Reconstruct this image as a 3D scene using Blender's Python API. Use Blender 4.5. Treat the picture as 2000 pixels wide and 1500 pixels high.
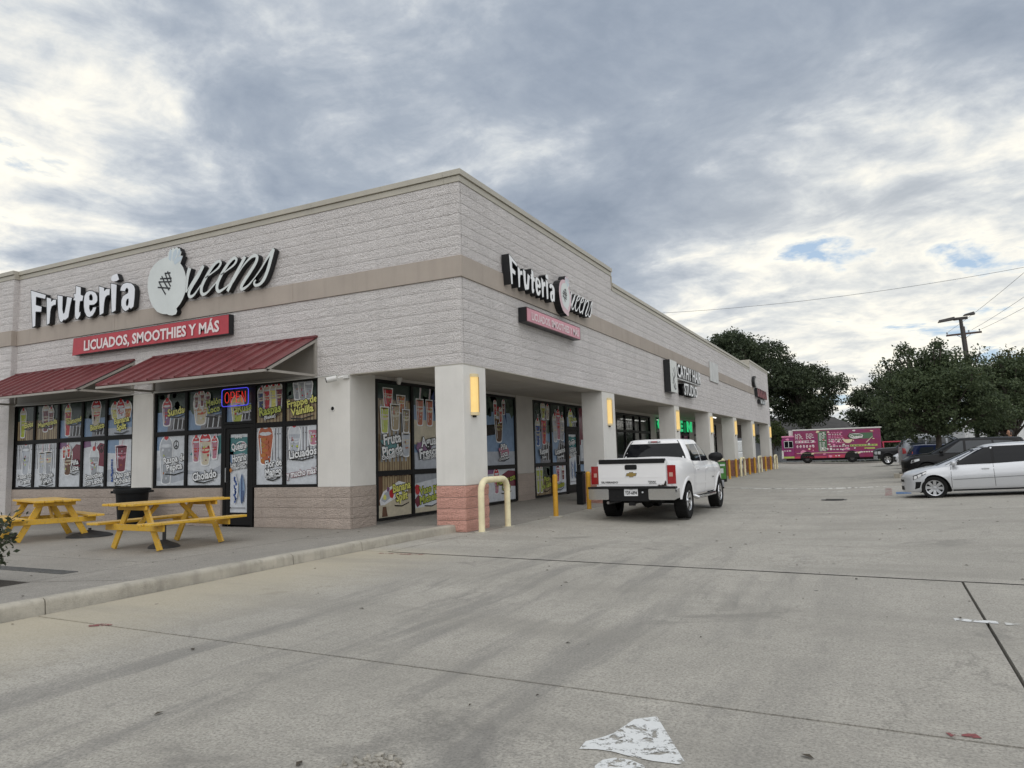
import bpy, math, random
import numpy as np
from mathutils import Vector, Matrix, geometry
random.seed(7)
for o in list(bpy.data.objects): bpy.data.objects.remove(o)
SC = bpy.context.scene
COL = SC.collection
rad = math.radians
# ------------------------------------------------------------------ camera
cam = bpy.data.cameras.new('camera'); camo = bpy.data.objects.new('camera', cam); COL.objects.link(camo)
CP = Vector((6.59044, -11.18434, 1.29916))
YAW, PITCH, ROLL = rad(26.64954), rad(5.70392), rad(-1.61409)
fw = Vector((-math.sin(YAW)*math.cos(PITCH), math.cos(YAW)*math.cos(PITCH), math.sin(PITCH)))
rt = Vector((math.cos(YAW), math.sin(YAW), 0)); up = rt.cross(fw)
r2 = rt*math.cos(ROLL)+up*math.sin(ROLL); u2 = -rt*math.sin(ROLL)+up*math.cos(ROLL)
camo.matrix_world = Matrix(((r2.x,u2.x,-fw.x,CP.x),(r2.y,u2.y,-fw.y,CP.y),(r2.z,u2.z,-fw.z,CP.z),(0,0,0,1)))
cam.sensor_width = 36; cam.lens = 1421.08*36/2000; cam.clip_end = 3000; cam.clip_start = .05
SC.camera = camo
SC.render.resolution_x, SC.render.resolution_y = 1024, 768
# ------------------------------------------------------------------ exposure
SC.view_settings.view_transform = 'Standard'; SC.view_settings.look = 'None'
SC.view_settings.exposure = 0.55; SC.view_settings.gamma = 1
SC.view_settings.use_curve_mapping = False
# ------------------------------------------------------------------ node helpers
def nd(nt, t, ins=None, **kw):
    n = nt.nodes.new(t)
    for k, v in kw.items(): setattr(n, k, v)
    for k, v in (ins or {}).items():
        s = n.inputs[k]
        if isinstance(v, bpy.types.NodeSocket): nt.links.new(v, s)
        else: s.default_value = v
    return n
def c4(c): return (c[0], c[1], c[2], 1)
def mth(nt, op, a, b=0.0, cl=False):
    n = nd(nt, 'ShaderNodeMath', {0: a, 1: b}, operation=op); n.use_clamp = cl; return n.outputs[0]
def vmt(nt, op, a, b=(0,0,0)):
    return nd(nt, 'ShaderNodeVectorMath', {0: a, 1: b}, operation=op)
def mixc(nt, f, a, b, mode='MIX'):
    n = nd(nt, 'ShaderNodeMix', data_type='RGBA', blend_type=mode)
    for s, v in ((n.inputs[0], f), (n.inputs[6], a), (n.inputs[7], b)):
        if isinstance(v, bpy.types.NodeSocket): nt.links.new(v, s)
        else: s.default_value = c4(v) if isinstance(v, (tuple, list)) else v
    return n.outputs[2]
def ramp(nt, f, stops):
    n = nd(nt, 'ShaderNodeValToRGB', {0: f}); e = n.color_ramp.elements
    while len(e) < len(stops): e.new(.5)
    for i, (p, c) in enumerate(stops):
        e[i].position = p; e[i].color = c4(c) if isinstance(c, (tuple, list)) else (c, c, c, 1)
    return n.outputs[0]
def noise(nt, vec, scale, detail=4, rough=.55, dist=0.0, lac=2.0):
    return nd(nt, 'ShaderNodeTexNoise', {'Vector': vec, 'Scale': scale, 'Detail': detail, 'Roughness': rough, 'Distortion': dist}).outputs[0]
# ------------------------------------------------------------------ sky: a broken deck of grey cloud over a Nishita sky
SUN_EL, SUN_AZ = rad(48), rad(152)      # azimuth clockwise from +Y
W = bpy.data.worlds.new('World'); SC.world = W; W.use_nodes = True
nt = W.node_tree; nt.nodes.clear()
sky = nd(nt, 'ShaderNodeTexSky'); sky.sky_type = 'NISHITA'; sky.sun_disc = False
sky.sun_elevation = SUN_EL; sky.sun_rotation = SUN_AZ
co = nd(nt, 'ShaderNodeTexCoord').outputs['Generated']
d = vmt(nt, 'NORMALIZE', co).outputs[0]
sx = nd(nt, 'ShaderNodeSeparateXYZ', {0: d})
zc = mth(nt, 'MAXIMUM', sx.outputs[2], 0.0)
hh = mth(nt, 'ADD', zc, 0.17)
pv = nd(nt, 'ShaderNodeCombineXYZ', {0: mth(nt, 'DIVIDE', sx.outputs[0], hh), 1: mth(nt, 'DIVIDE', sx.outputs[1], hh), 2: 0.0}).outputs[0]
def lobe(dirv, power):
    v = Vector(dirv).normalized()
    t = vmt(nt, 'DOT_PRODUCT', d, tuple(v)).outputs['Value']
    return mth(nt, 'POWER', mth(nt, 'MAXIMUM', t, 0.0), power)
def pxdir(x, y):
    return fw + r2*((x-1000)/1421.08) - u2*((y-750)/1421.08)
warp = vmt(nt, 'ADD', pv, (3.1, 1.7, 0.4)).outputs[0]
big = noise(nt, warp, .62, 4, .5, .5)
mid = noise(nt, warp, 2.1, 9, .58, .55)
fine = noise(nt, warp, 6.5, 10, .62, .25)
# thickness of the deck; openings thin it towards the low bright sky and at upper left
thick = mth(nt, 'ADD', mth(nt, 'MULTIPLY', big, .55), mth(nt, 'MULTIPLY', mid, .85))
thick = mth(nt, 'ADD', thick, mth(nt, 'MULTIPLY', fine, .42))
thick = mth(nt, 'SUBTRACT', thick, .10)
low = ramp(nt, sx.outputs[2], [(0.0, 1.0), (.10, .9), (.20, .45), (.30, 0.0)])
thick = mth(nt, 'SUBTRACT', thick, mth(nt, 'MULTIPLY', low, .10))
for (px, py), pw, k in (((90, 60), 40, .11), ((-60, 330), 60, .07), ((300, 40), 90, .03), ((40, 480), 120, .06), ((1700, 630), 24, .18), ((1420, 590), 90, .08), ((2000, 600), 60, .07)):
    thick = mth(nt, 'SUBTRACT', thick, mth(nt, 'MULTIPLY', lobe(pxdir(px, py), pw), k))
for (px, py), pw, k in (((650, 230), 20, .07), ((1350, 380), 40, .09), ((300, 330), 90, .06), ((1750, 130), 30, .04), ((1050, 60), 60, .03)):
    thick = mth(nt, 'ADD', thick, mth(nt, 'MULTIPLY', lobe(pxdir(px, py), pw), k))
thick = mth(nt, 'ADD', mth(nt, 'MULTIPLY', mth(nt, 'SUBTRACT', thick, .735), 1.35), .735)
cloud = ramp(nt, mth(nt, 'MULTIPLY', thick, .75), [(.36, (.92, .885, .78)), (.43, (.76, .755, .715)), (.51, (.56, .59, .615)), (.585, (.42, .46, .515)), (.66, (.335, .38, .445)), (.76, (.285, .33, .40)), (.92, (.22, .265, .335))])
glow = lobe(pxdir(1720, 640), 40)
cloud = mixc(nt, mth(nt, 'MULTIPLY', glow, .22), cloud, (1.0, .95, .80))
gap = ramp(nt, mth(nt, 'ADD', thick, mth(nt, 'MULTIPLY', mth(nt, 'ADD', lobe(pxdir(1690, 495), 420), lobe(pxdir(1930, 545), 700)), -.11)), [(.34, 0.0), (.47, 1.0)])
skyc = vmt(nt, 'SCALE', sky.outputs[0]); skyc.inputs[3].default_value = .10
skyb = mixc(nt, .65, skyc.outputs[0], (.44, .56, .70))
allc = mixc(nt, gap, skyb, cloud)
below = ramp(nt, sx.outputs[2], [(.0, 1.0), (.012, 0.0)])
allc = mixc(nt, below, allc, (.55, .55, .52))
sc = vmt(nt, 'SCALE', allc); sc.inputs[3].default_value = 8.2
bg = nd(nt, 'ShaderNodeBackground', {0: sc.outputs[0], 1: 0.1})
ow = nd(nt, 'ShaderNodeOutputWorld'); nt.links.new(bg.outputs[0], ow.inputs[0])
# ------------------------------------------------------------------ sun, spread wide from behind the camera as added fill for the walls
sl = bpy.data.lights.new('sun_fill', 'SUN'); sl.energy = 1.5; sl.angle = rad(100); sl.color = (1, .96, .90)
so = bpy.data.objects.new('sun_fill', sl); COL.objects.link(so)
sd = Vector((math.sin(SUN_AZ)*math.cos(SUN_EL), math.cos(SUN_AZ)*math.cos(SUN_EL), math.sin(SUN_EL)))
so.rotation_euler = sd.to_track_quat('Z', 'Y').to_euler()
# ------------------------------------------------------------------ materials
MATS = {}
def mat(name, col, rough=.6, metal=0.0, var=.0, vscale=3.0, bump=0.0, bscale=40.0, col2=None, spec=.5, coat=0.0, emit=None, estr=0.0, streak=0.0, dirt=0.0, trans=0.0):
    if name in MATS: return MATS[name]
    m = bpy.data.materials.new(name); m.use_nodes = True; nt = m.node_tree; nt.nodes.clear()
    out = nd(nt, 'ShaderNodeOutputMaterial'); b = nd(nt, 'ShaderNodeBsdfPrincipled'); nt.links.new(b.outputs[0], out.inputs[0])
    b.inputs['Base Color'].default_value = c4(col); b.inputs['Roughness'].default_value = rough
    b.inputs['Metallic'].default_value = metal; b.inputs['Specular IOR Level'].default_value = spec
    b.inputs['Coat Weight'].default_value = coat; b.inputs['Coat Roughness'].default_value = .04
    pos = nd(nt, 'ShaderNodeNewGeometry').outputs['Position']
    if var > 0 or col2:
        n = noise(nt, pos, vscale, 6, .65)
        a = tuple(max(0, x*(1-var)) for x in col); bb = col2 or tuple(min(1, x*(1+var)) for x in col)
        c = mixc(nt, ramp(nt, n, [(.35, 0.0), (.65, 1.0)]), a, bb)
        if streak:
            st = noise(nt, vmt(nt, 'MULTIPLY', pos, (6, 6, .5)).outputs[0], 1.0, 5, .6)
            c = mixc(nt, ramp(nt, st, [(.5, 0.0), (.78, streak)]), c, tuple(x*.55 for x in col))
        if dirt:
            dn = noise(nt, pos, 9, 6, .7)
            c = mixc(nt, ramp(nt, dn, [(.52, 0.0), (.72, dirt)]), c, tuple(x*.35 for x in col))
        nt.links.new(c, b.inputs['Base Color'])
        r = mth(nt, 'ADD', mth(nt, 'MULTIPLY', n, .2), rough-.1, True); nt.links.new(r, b.inputs['Roughness'])
    if bump > 0:
        n2 = noise(nt, pos, bscale, 5, .7)
        bn = nd(nt, 'ShaderNodeBump', {'Height': n2, 'Strength': bump, 'Distance': .02}); nt.links.new(bn.outputs[0], b.inputs['Normal'])
    if emit:
        b.inputs['Emission Color'].default_value = c4(emit); b.inputs['Emission Strength'].default_value = estr
    if trans: b.inputs['Transmission Weight'].default_value = trans
    MATS[name] = m; return m
def split_face(name, col, strength=1.0, var=.10):
    m = bpy.data.materials.new(name); m.use_nodes = True; nt = m.node_tree; b = nt.nodes['Principled BSDF']
    b.inputs['Roughness'].default_value = .9; b.inputs['Specular IOR Level'].default_value = .25
    pos = nd(nt, 'ShaderNodeNewGeometry').outputs['Position']
    a = noise(nt, pos, 42, 5, .66, .2)
    f = noise(nt, pos, 90, 3, .6)
    v = nd(nt, 'ShaderNodeTexVoronoi', {'Vector': pos, 'Scale': 46.0, 'Randomness': 1.0}).outputs['Distance']
    hgt = mth(nt, 'ADD', mth(nt, 'MULTIPLY', a, 1.25), mth(nt, 'ADD', mth(nt, 'MULTIPLY', v, .5), mth(nt, 'MULTIPLY', f, .25)))
    bn = nd(nt, 'ShaderNodeBump', {'Height': hgt, 'Strength': min(1, strength), 'Distance': .036}); nt.links.new(bn.outputs[0], b.inputs['Normal'])
    lowf = noise(nt, pos, .8, 5, .6)
    c = mixc(nt, ramp(nt, lowf, [(.3, 0.0), (.7, 1.0)]), tuple(x*(1-var) for x in col), tuple(min(1, x*(1+var)) for x in col))
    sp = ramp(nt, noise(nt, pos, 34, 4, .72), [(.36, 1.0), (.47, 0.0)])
    c = mixc(nt, mth(nt, 'MULTIPLY', sp, .60), c, tuple(x*.55 for x in col))  # speckle deepened in the colour to stand in for relief shading
    ri = mth(nt, 'FRACT', mth(nt, 'ADD', nd(nt, 'ShaderNodeNewGeometry').outputs['Random Per Island'], nd(nt, 'ShaderNodeObjectInfo').outputs['Random']))
    c = mixc(nt, mth(nt, 'MULTIPLY', ri, .22), c, tuple(x*.68 for x in col))
    st = noise(nt, vmt(nt, 'MULTIPLY', pos, (3, 3, .35)).outputs[0], 1.0, 5, .65)
    c = mixc(nt, ramp(nt, st, [(.55, 0.0), (.8, .35)]), c, tuple(x*.62 for x in col))
    nt.links.new(c, b.inputs['Base Color']); MATS[name] = m; return m
# ------------------------------------------------------------------ mesh builder
class MB:
    def __init__(s): s.v = []; s.f = []; s.m = []
    def add(s, vs, fs, mi=0):
        n = len(s.v); s.v += [tuple(p) for p in vs]
        for f in fs: s.f.append(tuple(i+n for i in f)); s.m.append(mi)
    def box(s, x0, x1, y0, y1, z0, z1, mi=0):
        vs = [(x, y, z) for z in (z0, z1) for y in (y0, y1) for x in (x0, x1)]
        s.add(vs, [(0,2,3,1),(4,5,7,6),(0,1,5,4),(2,6,7,3),(0,4,6,2),(1,3,7,5)], mi)
    def obox(s, c, size, R=None, mi=0, taper=1.0):
        R = R or Matrix.Identity(3); c = Vector(c); vs = []
        for z in (-.5, .5):
            t = taper if z > 0 else 1
            for y in (-.5, .5):
                for x in (-.5, .5): vs.append(c + R @ Vector((x*size[0]*t, y*size[1]*t, z*size[2])))
        s.add(vs, [(0,2,3,1),(4,5,7,6),(0,1,5,4),(2,6,7,3),(0,4,6,2),(1,3,7,5)], mi)
    def beam(s, a, b, w, h, mi=0, upv=(0,0,1)):
        a, b = Vector(a), Vector(b); x = (b-a); L = x.length; x.normalize()
        y = Vector(upv).cross(x)
        if y.length < 1e-4: y = Vector((0,1,0)).cross(x)
        y.normalize(); z = x.cross(y)
        s.obox((a+b)/2, (L, w, h), Matrix((x, y, z)).transposed(), mi)
    def tube(s, pts, r, n=8, mi=0, caps=True):
        pts = [Vector(p) for p in pts]; k = len(pts); rs = r if isinstance(r, (list, tuple)) else [r]*k
        base = len(s.v); prev = None
        for i, p in enumerate(pts):
            t = (pts[min(i+1, k-1)]-pts[max(i-1, 0)]).normalized()
            if prev is None:
                a = Vector((0,0,1)) if abs(t.z) < .9 else Vector((1,0,0)); nx = a.cross(t).normalized()
            else: nx = (prev - t*prev.dot(t)).normalized()
            prev = nx; ny = t.cross(nx)
            for j in range(n):
                an = 2*math.pi*j/n; s.v.append(tuple(p+(nx*math.cos(an)+ny*math.sin(an))*rs[i]))
        for i in range(k-1):
            for j in range(n):
                a = base+i*n+j; b = base+i*n+(j+1) % n; s.f.append((a, b, b+n, a+n)); s.m.append(mi)
        if caps:
            s.f.append(tuple(base+j for j in range(n))[::-1]); s.m.append(mi)
            s.f.append(tuple(base+(k-1)*n+j for j in range(n))); s.m.append(mi)
    def lathe(s, prof, n=16, M=None, mi=0, close=True):
        M = M or Matrix.Identity(4); base = len(s.v); k = len(prof)
        for r, z in prof:
            for j in range(n):
                an = 2*math.pi*j/n; s.v.append(tuple(M @ Vector((r*math.cos(an), r*math.sin(an), z))))
        for i in range(k-1):
            for j in range(n):
                a = base+i*n+j; b = base+i*n+(j+1) % n; s.f.append((a, b, b+n, a+n)); s.m.append(mi)
        if close:
            s.f.append(tuple(base+j for j in range(n))[::-1]); s.m.append(mi)
            s.f.append(tuple(base+(k-1)*n+j for j in range(n))); s.m.append(mi)
    def poly(s, pts, F, n0=0.0, mi=0, holes=()):
        """flat polygon (u,v) on frame F at height n0 along the normal"""
        loops = [[Vector((p[0], p[1], 0)) for p in pts]]+[[Vector((p[0], p[1], 0)) for p in h] for h in holes]
        flat = [p for l in loops for p in l]
        tris = geometry.tessellate_polygon(loops)
        vs = [F(p.x, p.y, n0) for p in flat]; out = []
        for t in tris:
            a, b, c = (flat[i] for i in t)
            out.append(tuple(t) if (b-a).cross(c-a).z > 0 else tuple(t[::-1]))
        s.add(vs, out, mi)
    def prism(s, pts, F, n0, n1, mi=0, holes=(), side_mi=None):
        s.poly(pts, F, n1, mi, holes)
        for l in [pts]+list(holes):
            k = len(l); vs = [F(p[0], p[1], n0) for p in l]+[F(p[0], p[1], n1) for p in l]
            ar = sum(l[i][0]*l[(i+1) % k][1]-l[(i+1) % k][0]*l[i][1] for i in range(k)); w = ar > 0
            if l is not pts: w = not w if False else w
            fs = [(i, (i+1) % k, k+(i+1) % k, k+i) if w else (i, k+i, k+(i+1) % k, (i+1) % k) for i in range(k)]
            s.add(vs, fs, mi if side_mi is None else side_mi)
        bk = MB(); bk.poly(pts, F, n0, mi, holes); s.add(bk.v, [f[::-1] for f in bk.f], mi if side_mi is None else side_mi)
    def patch(s, fn, c, nu=4, nv=3, mi=0):
        """curved quad patch: corners c (4 of (a,b)), mapped by fn(a,b)"""
        vs = []
        for j in range(nv+1):
            for i in range(nu+1):
                a, b = i/nu, j/nv
                p = [(1-a)*(1-b)*c[0][k]+a*(1-b)*c[1][k]+a*b*c[2][k]+(1-a)*b*c[3][k] for k in (0, 1)]
                vs.append(fn(p[0], p[1]))
        s.add(vs, [(j*(nu+1)+i, j*(nu+1)+i+1, (j+1)*(nu+1)+i+1, (j+1)*(nu+1)+i) for j in range(nv) for i in range(nu)], mi)
    def mesh(s, name, mats, smooth=False, recalc=False):
        me = bpy.data.meshes.new(name); me.from_pydata(s.v, [], s.f)
        for m in (mats if isinstance(mats, (list, tuple)) else [mats]): me.materials.append(m)
        if len(me.materials) > 1: me.polygons.foreach_set('material_index', s.m)
        if recalc:
            import bmesh
            bm = bmesh.new(); bm.from_mesh(me); bmesh.ops.remove_doubles(bm, verts=bm.verts, dist=1e-5); bmesh.ops.recalc_face_normals(bm, faces=bm.faces); bm.to_mesh(me); bm.free()
        if smooth:
            me.polygons.foreach_set('use_smooth', [True]*len(me.polygons))
            try: me.set_sharp_from_angle(angle=rad(38 if smooth is True else smooth))
            except Exception: pass
        me.update(); return me
    def build(s, name, mats, parent=None, smooth=False, recalc=False, loc=None, bevel=0):
        o = bpy.data.objects.new(name, s.mesh(name, mats, smooth, recalc)); COL.objects.link(o)
        if parent: o.parent = parent
        if loc: o.location = loc
        if bevel:
            b = o.modifiers.new('bevel', 'BEVEL'); b.width = bevel; b.segments = 2; b.limit_method = 'ANGLE'
        return o
def tag(o, label=None, cat=None, group=None, kind=None):
    if label: o['label'] = label
    if cat: o['category'] = cat
    if group: o['group'] = group
    if kind: o['kind'] = kind
    return o
def thing(name, label, cat, loc=(0,0,0), rz=0, group=None):
    o = bpy.data.objects.new(name, None); COL.objects.link(o); o.location = loc; o.rotation_euler = (0, 0, rz)
    o.empty_display_size = .1
    return tag(o, label, cat, group)
def dup(root, loc, rz=None, label=None):
    def cp(o, par):
        c = o.copy(); COL.objects.link(c)
        if par: c.parent = par
        for ch in list(o.children): cp(ch, c)
        return c
    r = cp(root, None); r.location = loc
    if rz is not None: r.rotation_euler = (0, 0, rz)
    if label: r['label'] = label
    return r
# frames: F(u, v, n) -> world/local
def frame(o, u, v, n):
    o, u, v, n = Vector(o), Vector(u), Vector(v), Vector(n)
    return lambda a, b, c=0.0: o+u*a+v*b+n*c
FL = lambda y=0.0: frame((0, y, 0), (1,0,0), (0,0,1), (0,-1,0))      # front face, u = x, v = z
FR = lambda x=0.0: frame((x, 0, 0), (0,1,0), (0,0,1), (1,0,0))       # side face, u = y, v = z
FG = lambda z=0.0: frame((0, 0, z), (1,0,0), (0,1,0), (0,0,1))       # ground
# ------------------------------------------------------------------ flat text
_TX = {}
def text2d(s, bold=0.0, shear=0.0):
    k = (s, bold, shear)
    if k in _TX: return _TX[k]
    cu = bpy.data.curves.new('t', 'FONT'); cu.body = s; cu.size = 1; cu.resolution_u = 2; cu.offset = bold; cu.shear = shear
    cu.align_x = 'LEFT'
    ob = bpy.data.objects.new('t', cu); me = ob.to_mesh()
    vs = [(v.co.x, min(1.12, max(-.36, v.co.y))) for v in me.vertices]; fs = [tuple(p.vertices) for p in me.polygons]
    ob.to_mesh_clear(); bpy.data.objects.remove(ob); bpy.data.curves.remove(cu)
    if vs:
        x0 = min(v[0] for v in vs); x1 = max(v[0] for v in vs)
    else: x0 = x1 = 0
    _TX[k] = (vs, fs, x0, x1); return _TX[k]
def put_text(mb, s, F, cx, cy, h, n0, mi, bold=.0, width=None, shear=0.0, ref=None, rot=0.0, sx=None):
    """text centred on (cx, cy); h = cap height; width squeezes to fit"""
    vs, fs, x0, x1 = text2d(s, bold, shear)
    if not vs: return
    _, _, a0, a1 = text2d(s, 0.0, shear)
    k = h/.7; kx = k if sx is None else k*sx
    if width and (a1-a0)*kx > width: kx = width/(a1-a0)
    ca, sa = math.cos(rot), math.sin(rot); out = []
    for x, y in vs:
        X = (x-(a0+a1)/2)*kx; Y = (y-.35)*k
        out.append(F(cx+X*ca-Y*sa, cy+X*sa+Y*ca, n0))
    mb.add(out, fs, mi)
# ================================================================== ground
def sstep(a, b, x):
    t = min(1, max(0, (x-a)/(b-a))); return t*t*(3-2*t)
def lotz(x, y):
    s = sstep(-3, 3, y)
    z = -.09*sstep(.3, 3.2, x) + (.045*(x-5.4) if x > 5.4 else 0)
    if x > 14: z = -.09+.045*8.6
    return s*z
def sidez(x, y):
    if y <= 0: return .13*min(1, max(0, (x+2.42)/2.05))
    return (.13*min(1, max(0, (x+2.42)/2.05)))*(1-sstep(0, 1.0, y))*(1-sstep(-.60, -.12, x)) + .05*sstep(0, 2.5, y)*sstep(0.0, -1.0, x)
def concrete(name, col, lot=True):
    m = bpy.data.materials.new(name); m.use_nodes = True; nt = m.node_tree; b = nt.nodes['Principled BSDF']
    b.inputs['Specular IOR Level'].default_value = .3
    pos = nd(nt, 'ShaderNodeNewGeometry').outputs['Position']
    oi = nd(nt, 'ShaderNodeObjectInfo').outputs['Random']
    n1 = noise(nt, pos, .5, 7, .62, .5); n2 = noise(nt, pos, 2.6, 8, .70, .3); n3 = noise(nt, pos, 62, 4, .75); n4 = noise(nt, pos, 15, 8, .78)
    c = mixc(nt, ramp(nt, n1, [(.34, 0.0), (.66, 1.0)]), tuple(x*.86 for x in col), tuple(x*1.12 for x in col))
    c = mixc(nt, ramp(nt, n2, [(.38, .5), (.58, 0.0)]), c, tuple(x*.76 for x in col))
    c = mixc(nt, ramp(nt, n4, [(.40, .75), (.50, 0.0)]), c, tuple(x*.70 for x in col))
    c = mixc(nt, ramp(nt, n3, [(.38, .85), (.50, 0.0)]), c, tuple(x*.50 for x in col))
    c = mixc(nt, ramp(nt, n3, [(.55, 0.0), (.68, .6)]), c, tuple(min(1, x*1.55) for x in col))
    ck = nd(nt, 'ShaderNodeTexVoronoi', {'Vector': vmt(nt, 'ADD', pos, vmt(nt, 'SCALE', nd(nt, 'ShaderNodeTexNoise', {'Vector': pos, 'Scale': 1.6, 'Detail': 6, 'Roughness': .7}).outputs[1]).outputs[0]).outputs[0], 'Scale': .42}, feature='DISTANCE_TO_EDGE').outputs['Distance']
    c = mixc(nt, mth(nt, 'MULTIPLY', ramp(nt, ck, [(.0, 1.0), (.004, .8), (.007, 0.0)]), ramp(nt, n1, [(.50, 0.0), (.58, .4)])), c, tuple(x*.35 for x in col))
    if lot:
        sp = nd(nt, 'ShaderNodeSeparateXYZ', {0: pos})
        # rubber laid down along the drive lane
        wv = vmt(nt, 'MULTIPLY', vmt(nt, 'ADD', pos, nd(nt, 'ShaderNodeTexNoise', {'Vector': pos, 'Scale': .16, 'Detail': 2}).outputs[1]).outputs[0], (1.25, .14, 1)).outputs[0]
        t = noise(nt, wv, 2.0, 9, .66, .2)
        near = ramp(nt, mth(nt, 'MULTIPLY', mth(nt, 'ADD', sp.outputs[1], 12.0), .05), [(.0, 1.0), (.45, .8), (.6, .25)])
        lane = ramp(nt, mth(nt, 'MULTIPLY', sp.outputs[0], .12), [(.13, 0.0), (.28, 1.0), (.62, .8), (.78, .15)])
        k = mth(nt, 'MULTIPLY', ramp(nt, t, [(.49, 0.0), (.61, .58)]), mth(nt, 'MULTIPLY', near, lane))
        c = mixc(nt, k, c, (.135, .132, .128))
        # oily patches
        o = noise(nt, pos, .75, 5, .6, .8)
        c = mixc(nt, ramp(nt, o, [(.62, 0.0), (.70, .45)]), c, (.13, .125, .115))
        # fine silt washed up beside the kerb
        silt = mth(nt, 'MULTIPLY', ramp(nt, mth(nt, 'ADD', mth(nt, 'MULTIPLY', sp.outputs[0], .25), mth(nt, 'MULTIPLY', n2, .25)), [(.18, 1.0), (.56, 0.0)]), ramp(nt, mth(nt, 'MULTIPLY', sp.outputs[1], -.1), [(.20, 0.0), (.27, 1.0)]))
        c = mixc(nt, mth(nt, 'MULTIPLY', silt, .62), c, (.47, .41, .29))
        far = noise(nt, vmt(nt, 'MULTIPLY', pos, (.18, .9, 1)).outputs[0], 1.1, 7, .65, .4)
        c = mixc(nt, ramp(nt, far, [(.48, 0.0), (.70, .55)]), c, tuple(x*.58 for x in col))
    # chewing-gum dots
    vo = nd(nt, 'ShaderNodeTexVoronoi', {'Vector': vmt(nt, 'MULTIPLY', pos, (1, 1, 0)).outputs[0], 'Scale': 1.5, 'Randomness': 1.0})
    jit = noise(nt, pos, 14, 3, .6)
    dd = mth(nt, 'ADD', vo.outputs['Distance'], mth(nt, 'MULTIPLY', jit, .05))
    c = mixc(nt, ramp(nt, dd, [(.055, .8), (.066, 0.0)]), c, (.055, .053, .05))
    c = mixc(nt, mth(nt, 'MULTIPLY', oi, .16), c, tuple(x*.72 for x in col))
    nt.links.new(c, b.inputs['Base Color'])
    nt.links.new(mth(nt, 'ADD', mth(nt, 'MULTIPLY', n2, .25), .66), b.inputs['Roughness'])
    bn = nd(nt, 'ShaderNodeBump', {'Height': mth(nt, 'ADD', n3, mth(nt, 'MULTIPLY', n4, .8)), 'Strength': .5, 'Distance': .012}); nt.links.new(bn.outputs[0], b.inputs['Normal'])
    MATS[name] = m; return m
M_LOT = concrete('lot_concrete', (.415, .392, .345))
M_WALK = concrete('walk_concrete', (.325, .305, .272), False)
M_KERB = mat('kerb_concrete', (.40, .37, .31), .85, var=.2, vscale=1.6, bump=.5, bscale=60, streak=.7, dirt=.35)
M_JOINT = mat('joint_filler', (.035, .033, .03), .95)
M_SOIL = mat('soil', (.05, .042, .034), .95, var=.4, vscale=12, bump=1, bscale=30)
M_GRASS = mat('grass_ground', (.075, .085, .04), .95, var=.4, vscale=1.0)
mb = MB(); mb.box(-400, 400, -400, 600, -1.2, -.42)
tag(mb.build('ground', M_GRASS), kind='structure')
mb = MB()
xs = [-.4, 1, 2, 3.2, 4.5, 5.4, 7, 9, 14, 42]; ys = [-40, -20, -10, -4, -3, -2, -1, 0, 1, 2, 3, 10, 30, 66]
vs = [(x, y, lotz(x, y)-.045) for y in ys for x in xs]
mb.add(vs, [(j*len(xs)+i, j*len(xs)+i+1, (j+1)*len(xs)+i+1, (j+1)*len(xs)+i) for j in range(len(ys)-1) for i in range(len(xs)-1)])
mb.box(-30, -.2, -40, 66, -.42, -.25); mb.box(-60, 42, 41, 66, -.4, -.1)
LOT = tag(mb.build('parking_lot', M_JOINT), kind='structure')
def slab(parent, name, corners, zf, m, thick=.05, nu=10, nv=8, gap=.011):
    """one concrete panel; corners ccw in plan; skirts give the joint its depth"""
    cs = [Vector((c[0], c[1])) for c in corners]; ce = sum(cs, Vector((0, 0)))/4
    cs = [c + Vector((gap if ce.x > c.x else -gap, gap if ce.y > c.y else -gap)) for c in cs]
    P = MB(); vs = []
    for j in range(nv+1):
        for i in range(nu+1):
            a, b = i/nu, j/nv
            p = cs[0]*(1-a)*(1-b)+cs[1]*a*(1-b)+cs[2]*a*b+cs[3]*(1-a)*b
            vs.append((p.x, p.y, zf(p.x, p.y)))
    P.add(vs, [(j*(nu+1)+i, j*(nu+1)+i+1, (j+1)*(nu+1)+i+1, (j+1)*(nu+1)+i) for j in range(nv) for i in range(nu)])
    rim = [i for i in range(nu+1)]+[j*(nu+1)+nu for j in range(1, nv+1)]+[nv*(nu+1)+i for i in range(nu-1, -1, -1)]+[j*(nu+1) for j in range(nv-1, 0, -1)]
    k = len(P.v); n = len(rim)
    P.v += [(P.v[i][0], P.v[i][1], P.v[i][2]-thick) for i in rim]
    for i in range(n): P.f.append((rim[(i+1) % n], rim[i], k+i, k+(i+1) % n)); P.m.append(0)
    return P.build(name, m, parent)
A = lambda x: -2.575-.058*(x-.06)
B = lambda x: -7.16-.022*(x+.15)
def S4(x0, x1, f0, f1): return [(x0, f0(x0)), (x1, f0(x1)), (x1, f1(x1)), (x0, f1(x0))]
K = lambda v: (lambda x: v)
XC = [-.25, 7.19, 15, 24, 42]
for i in range(4):
    slab(LOT, 'slab', S4(XC[i], XC[i+1], K(-24), K(-15)), lotz, M_LOT)
    slab(LOT, 'slab', S4(XC[i], XC[i+1], K(-15), B), lotz, M_LOT)
    slab(LOT, 'slab', S4(XC[i], XC[i+1], B, A), lotz, M_LOT)
slab(LOT, 'gutter_slab', S4(-.25, .22, A, K(-.02)), lotz, M_LOT, nu=2)
YR = [None, 5.6, 14.2, 23, 32, 41, 52, 66]
XR = [.22, 15, 28, 42]
for j in range(7):
    for i in range(3):
        f0 = A if j == 0 else K(YR[j]); f1 = K(YR[j+1])
        slab(LOT, 'slab', S4(XR[i], XR[i+1], f0, f1), lotz, M_LOT, nu=14, nv=10)
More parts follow.
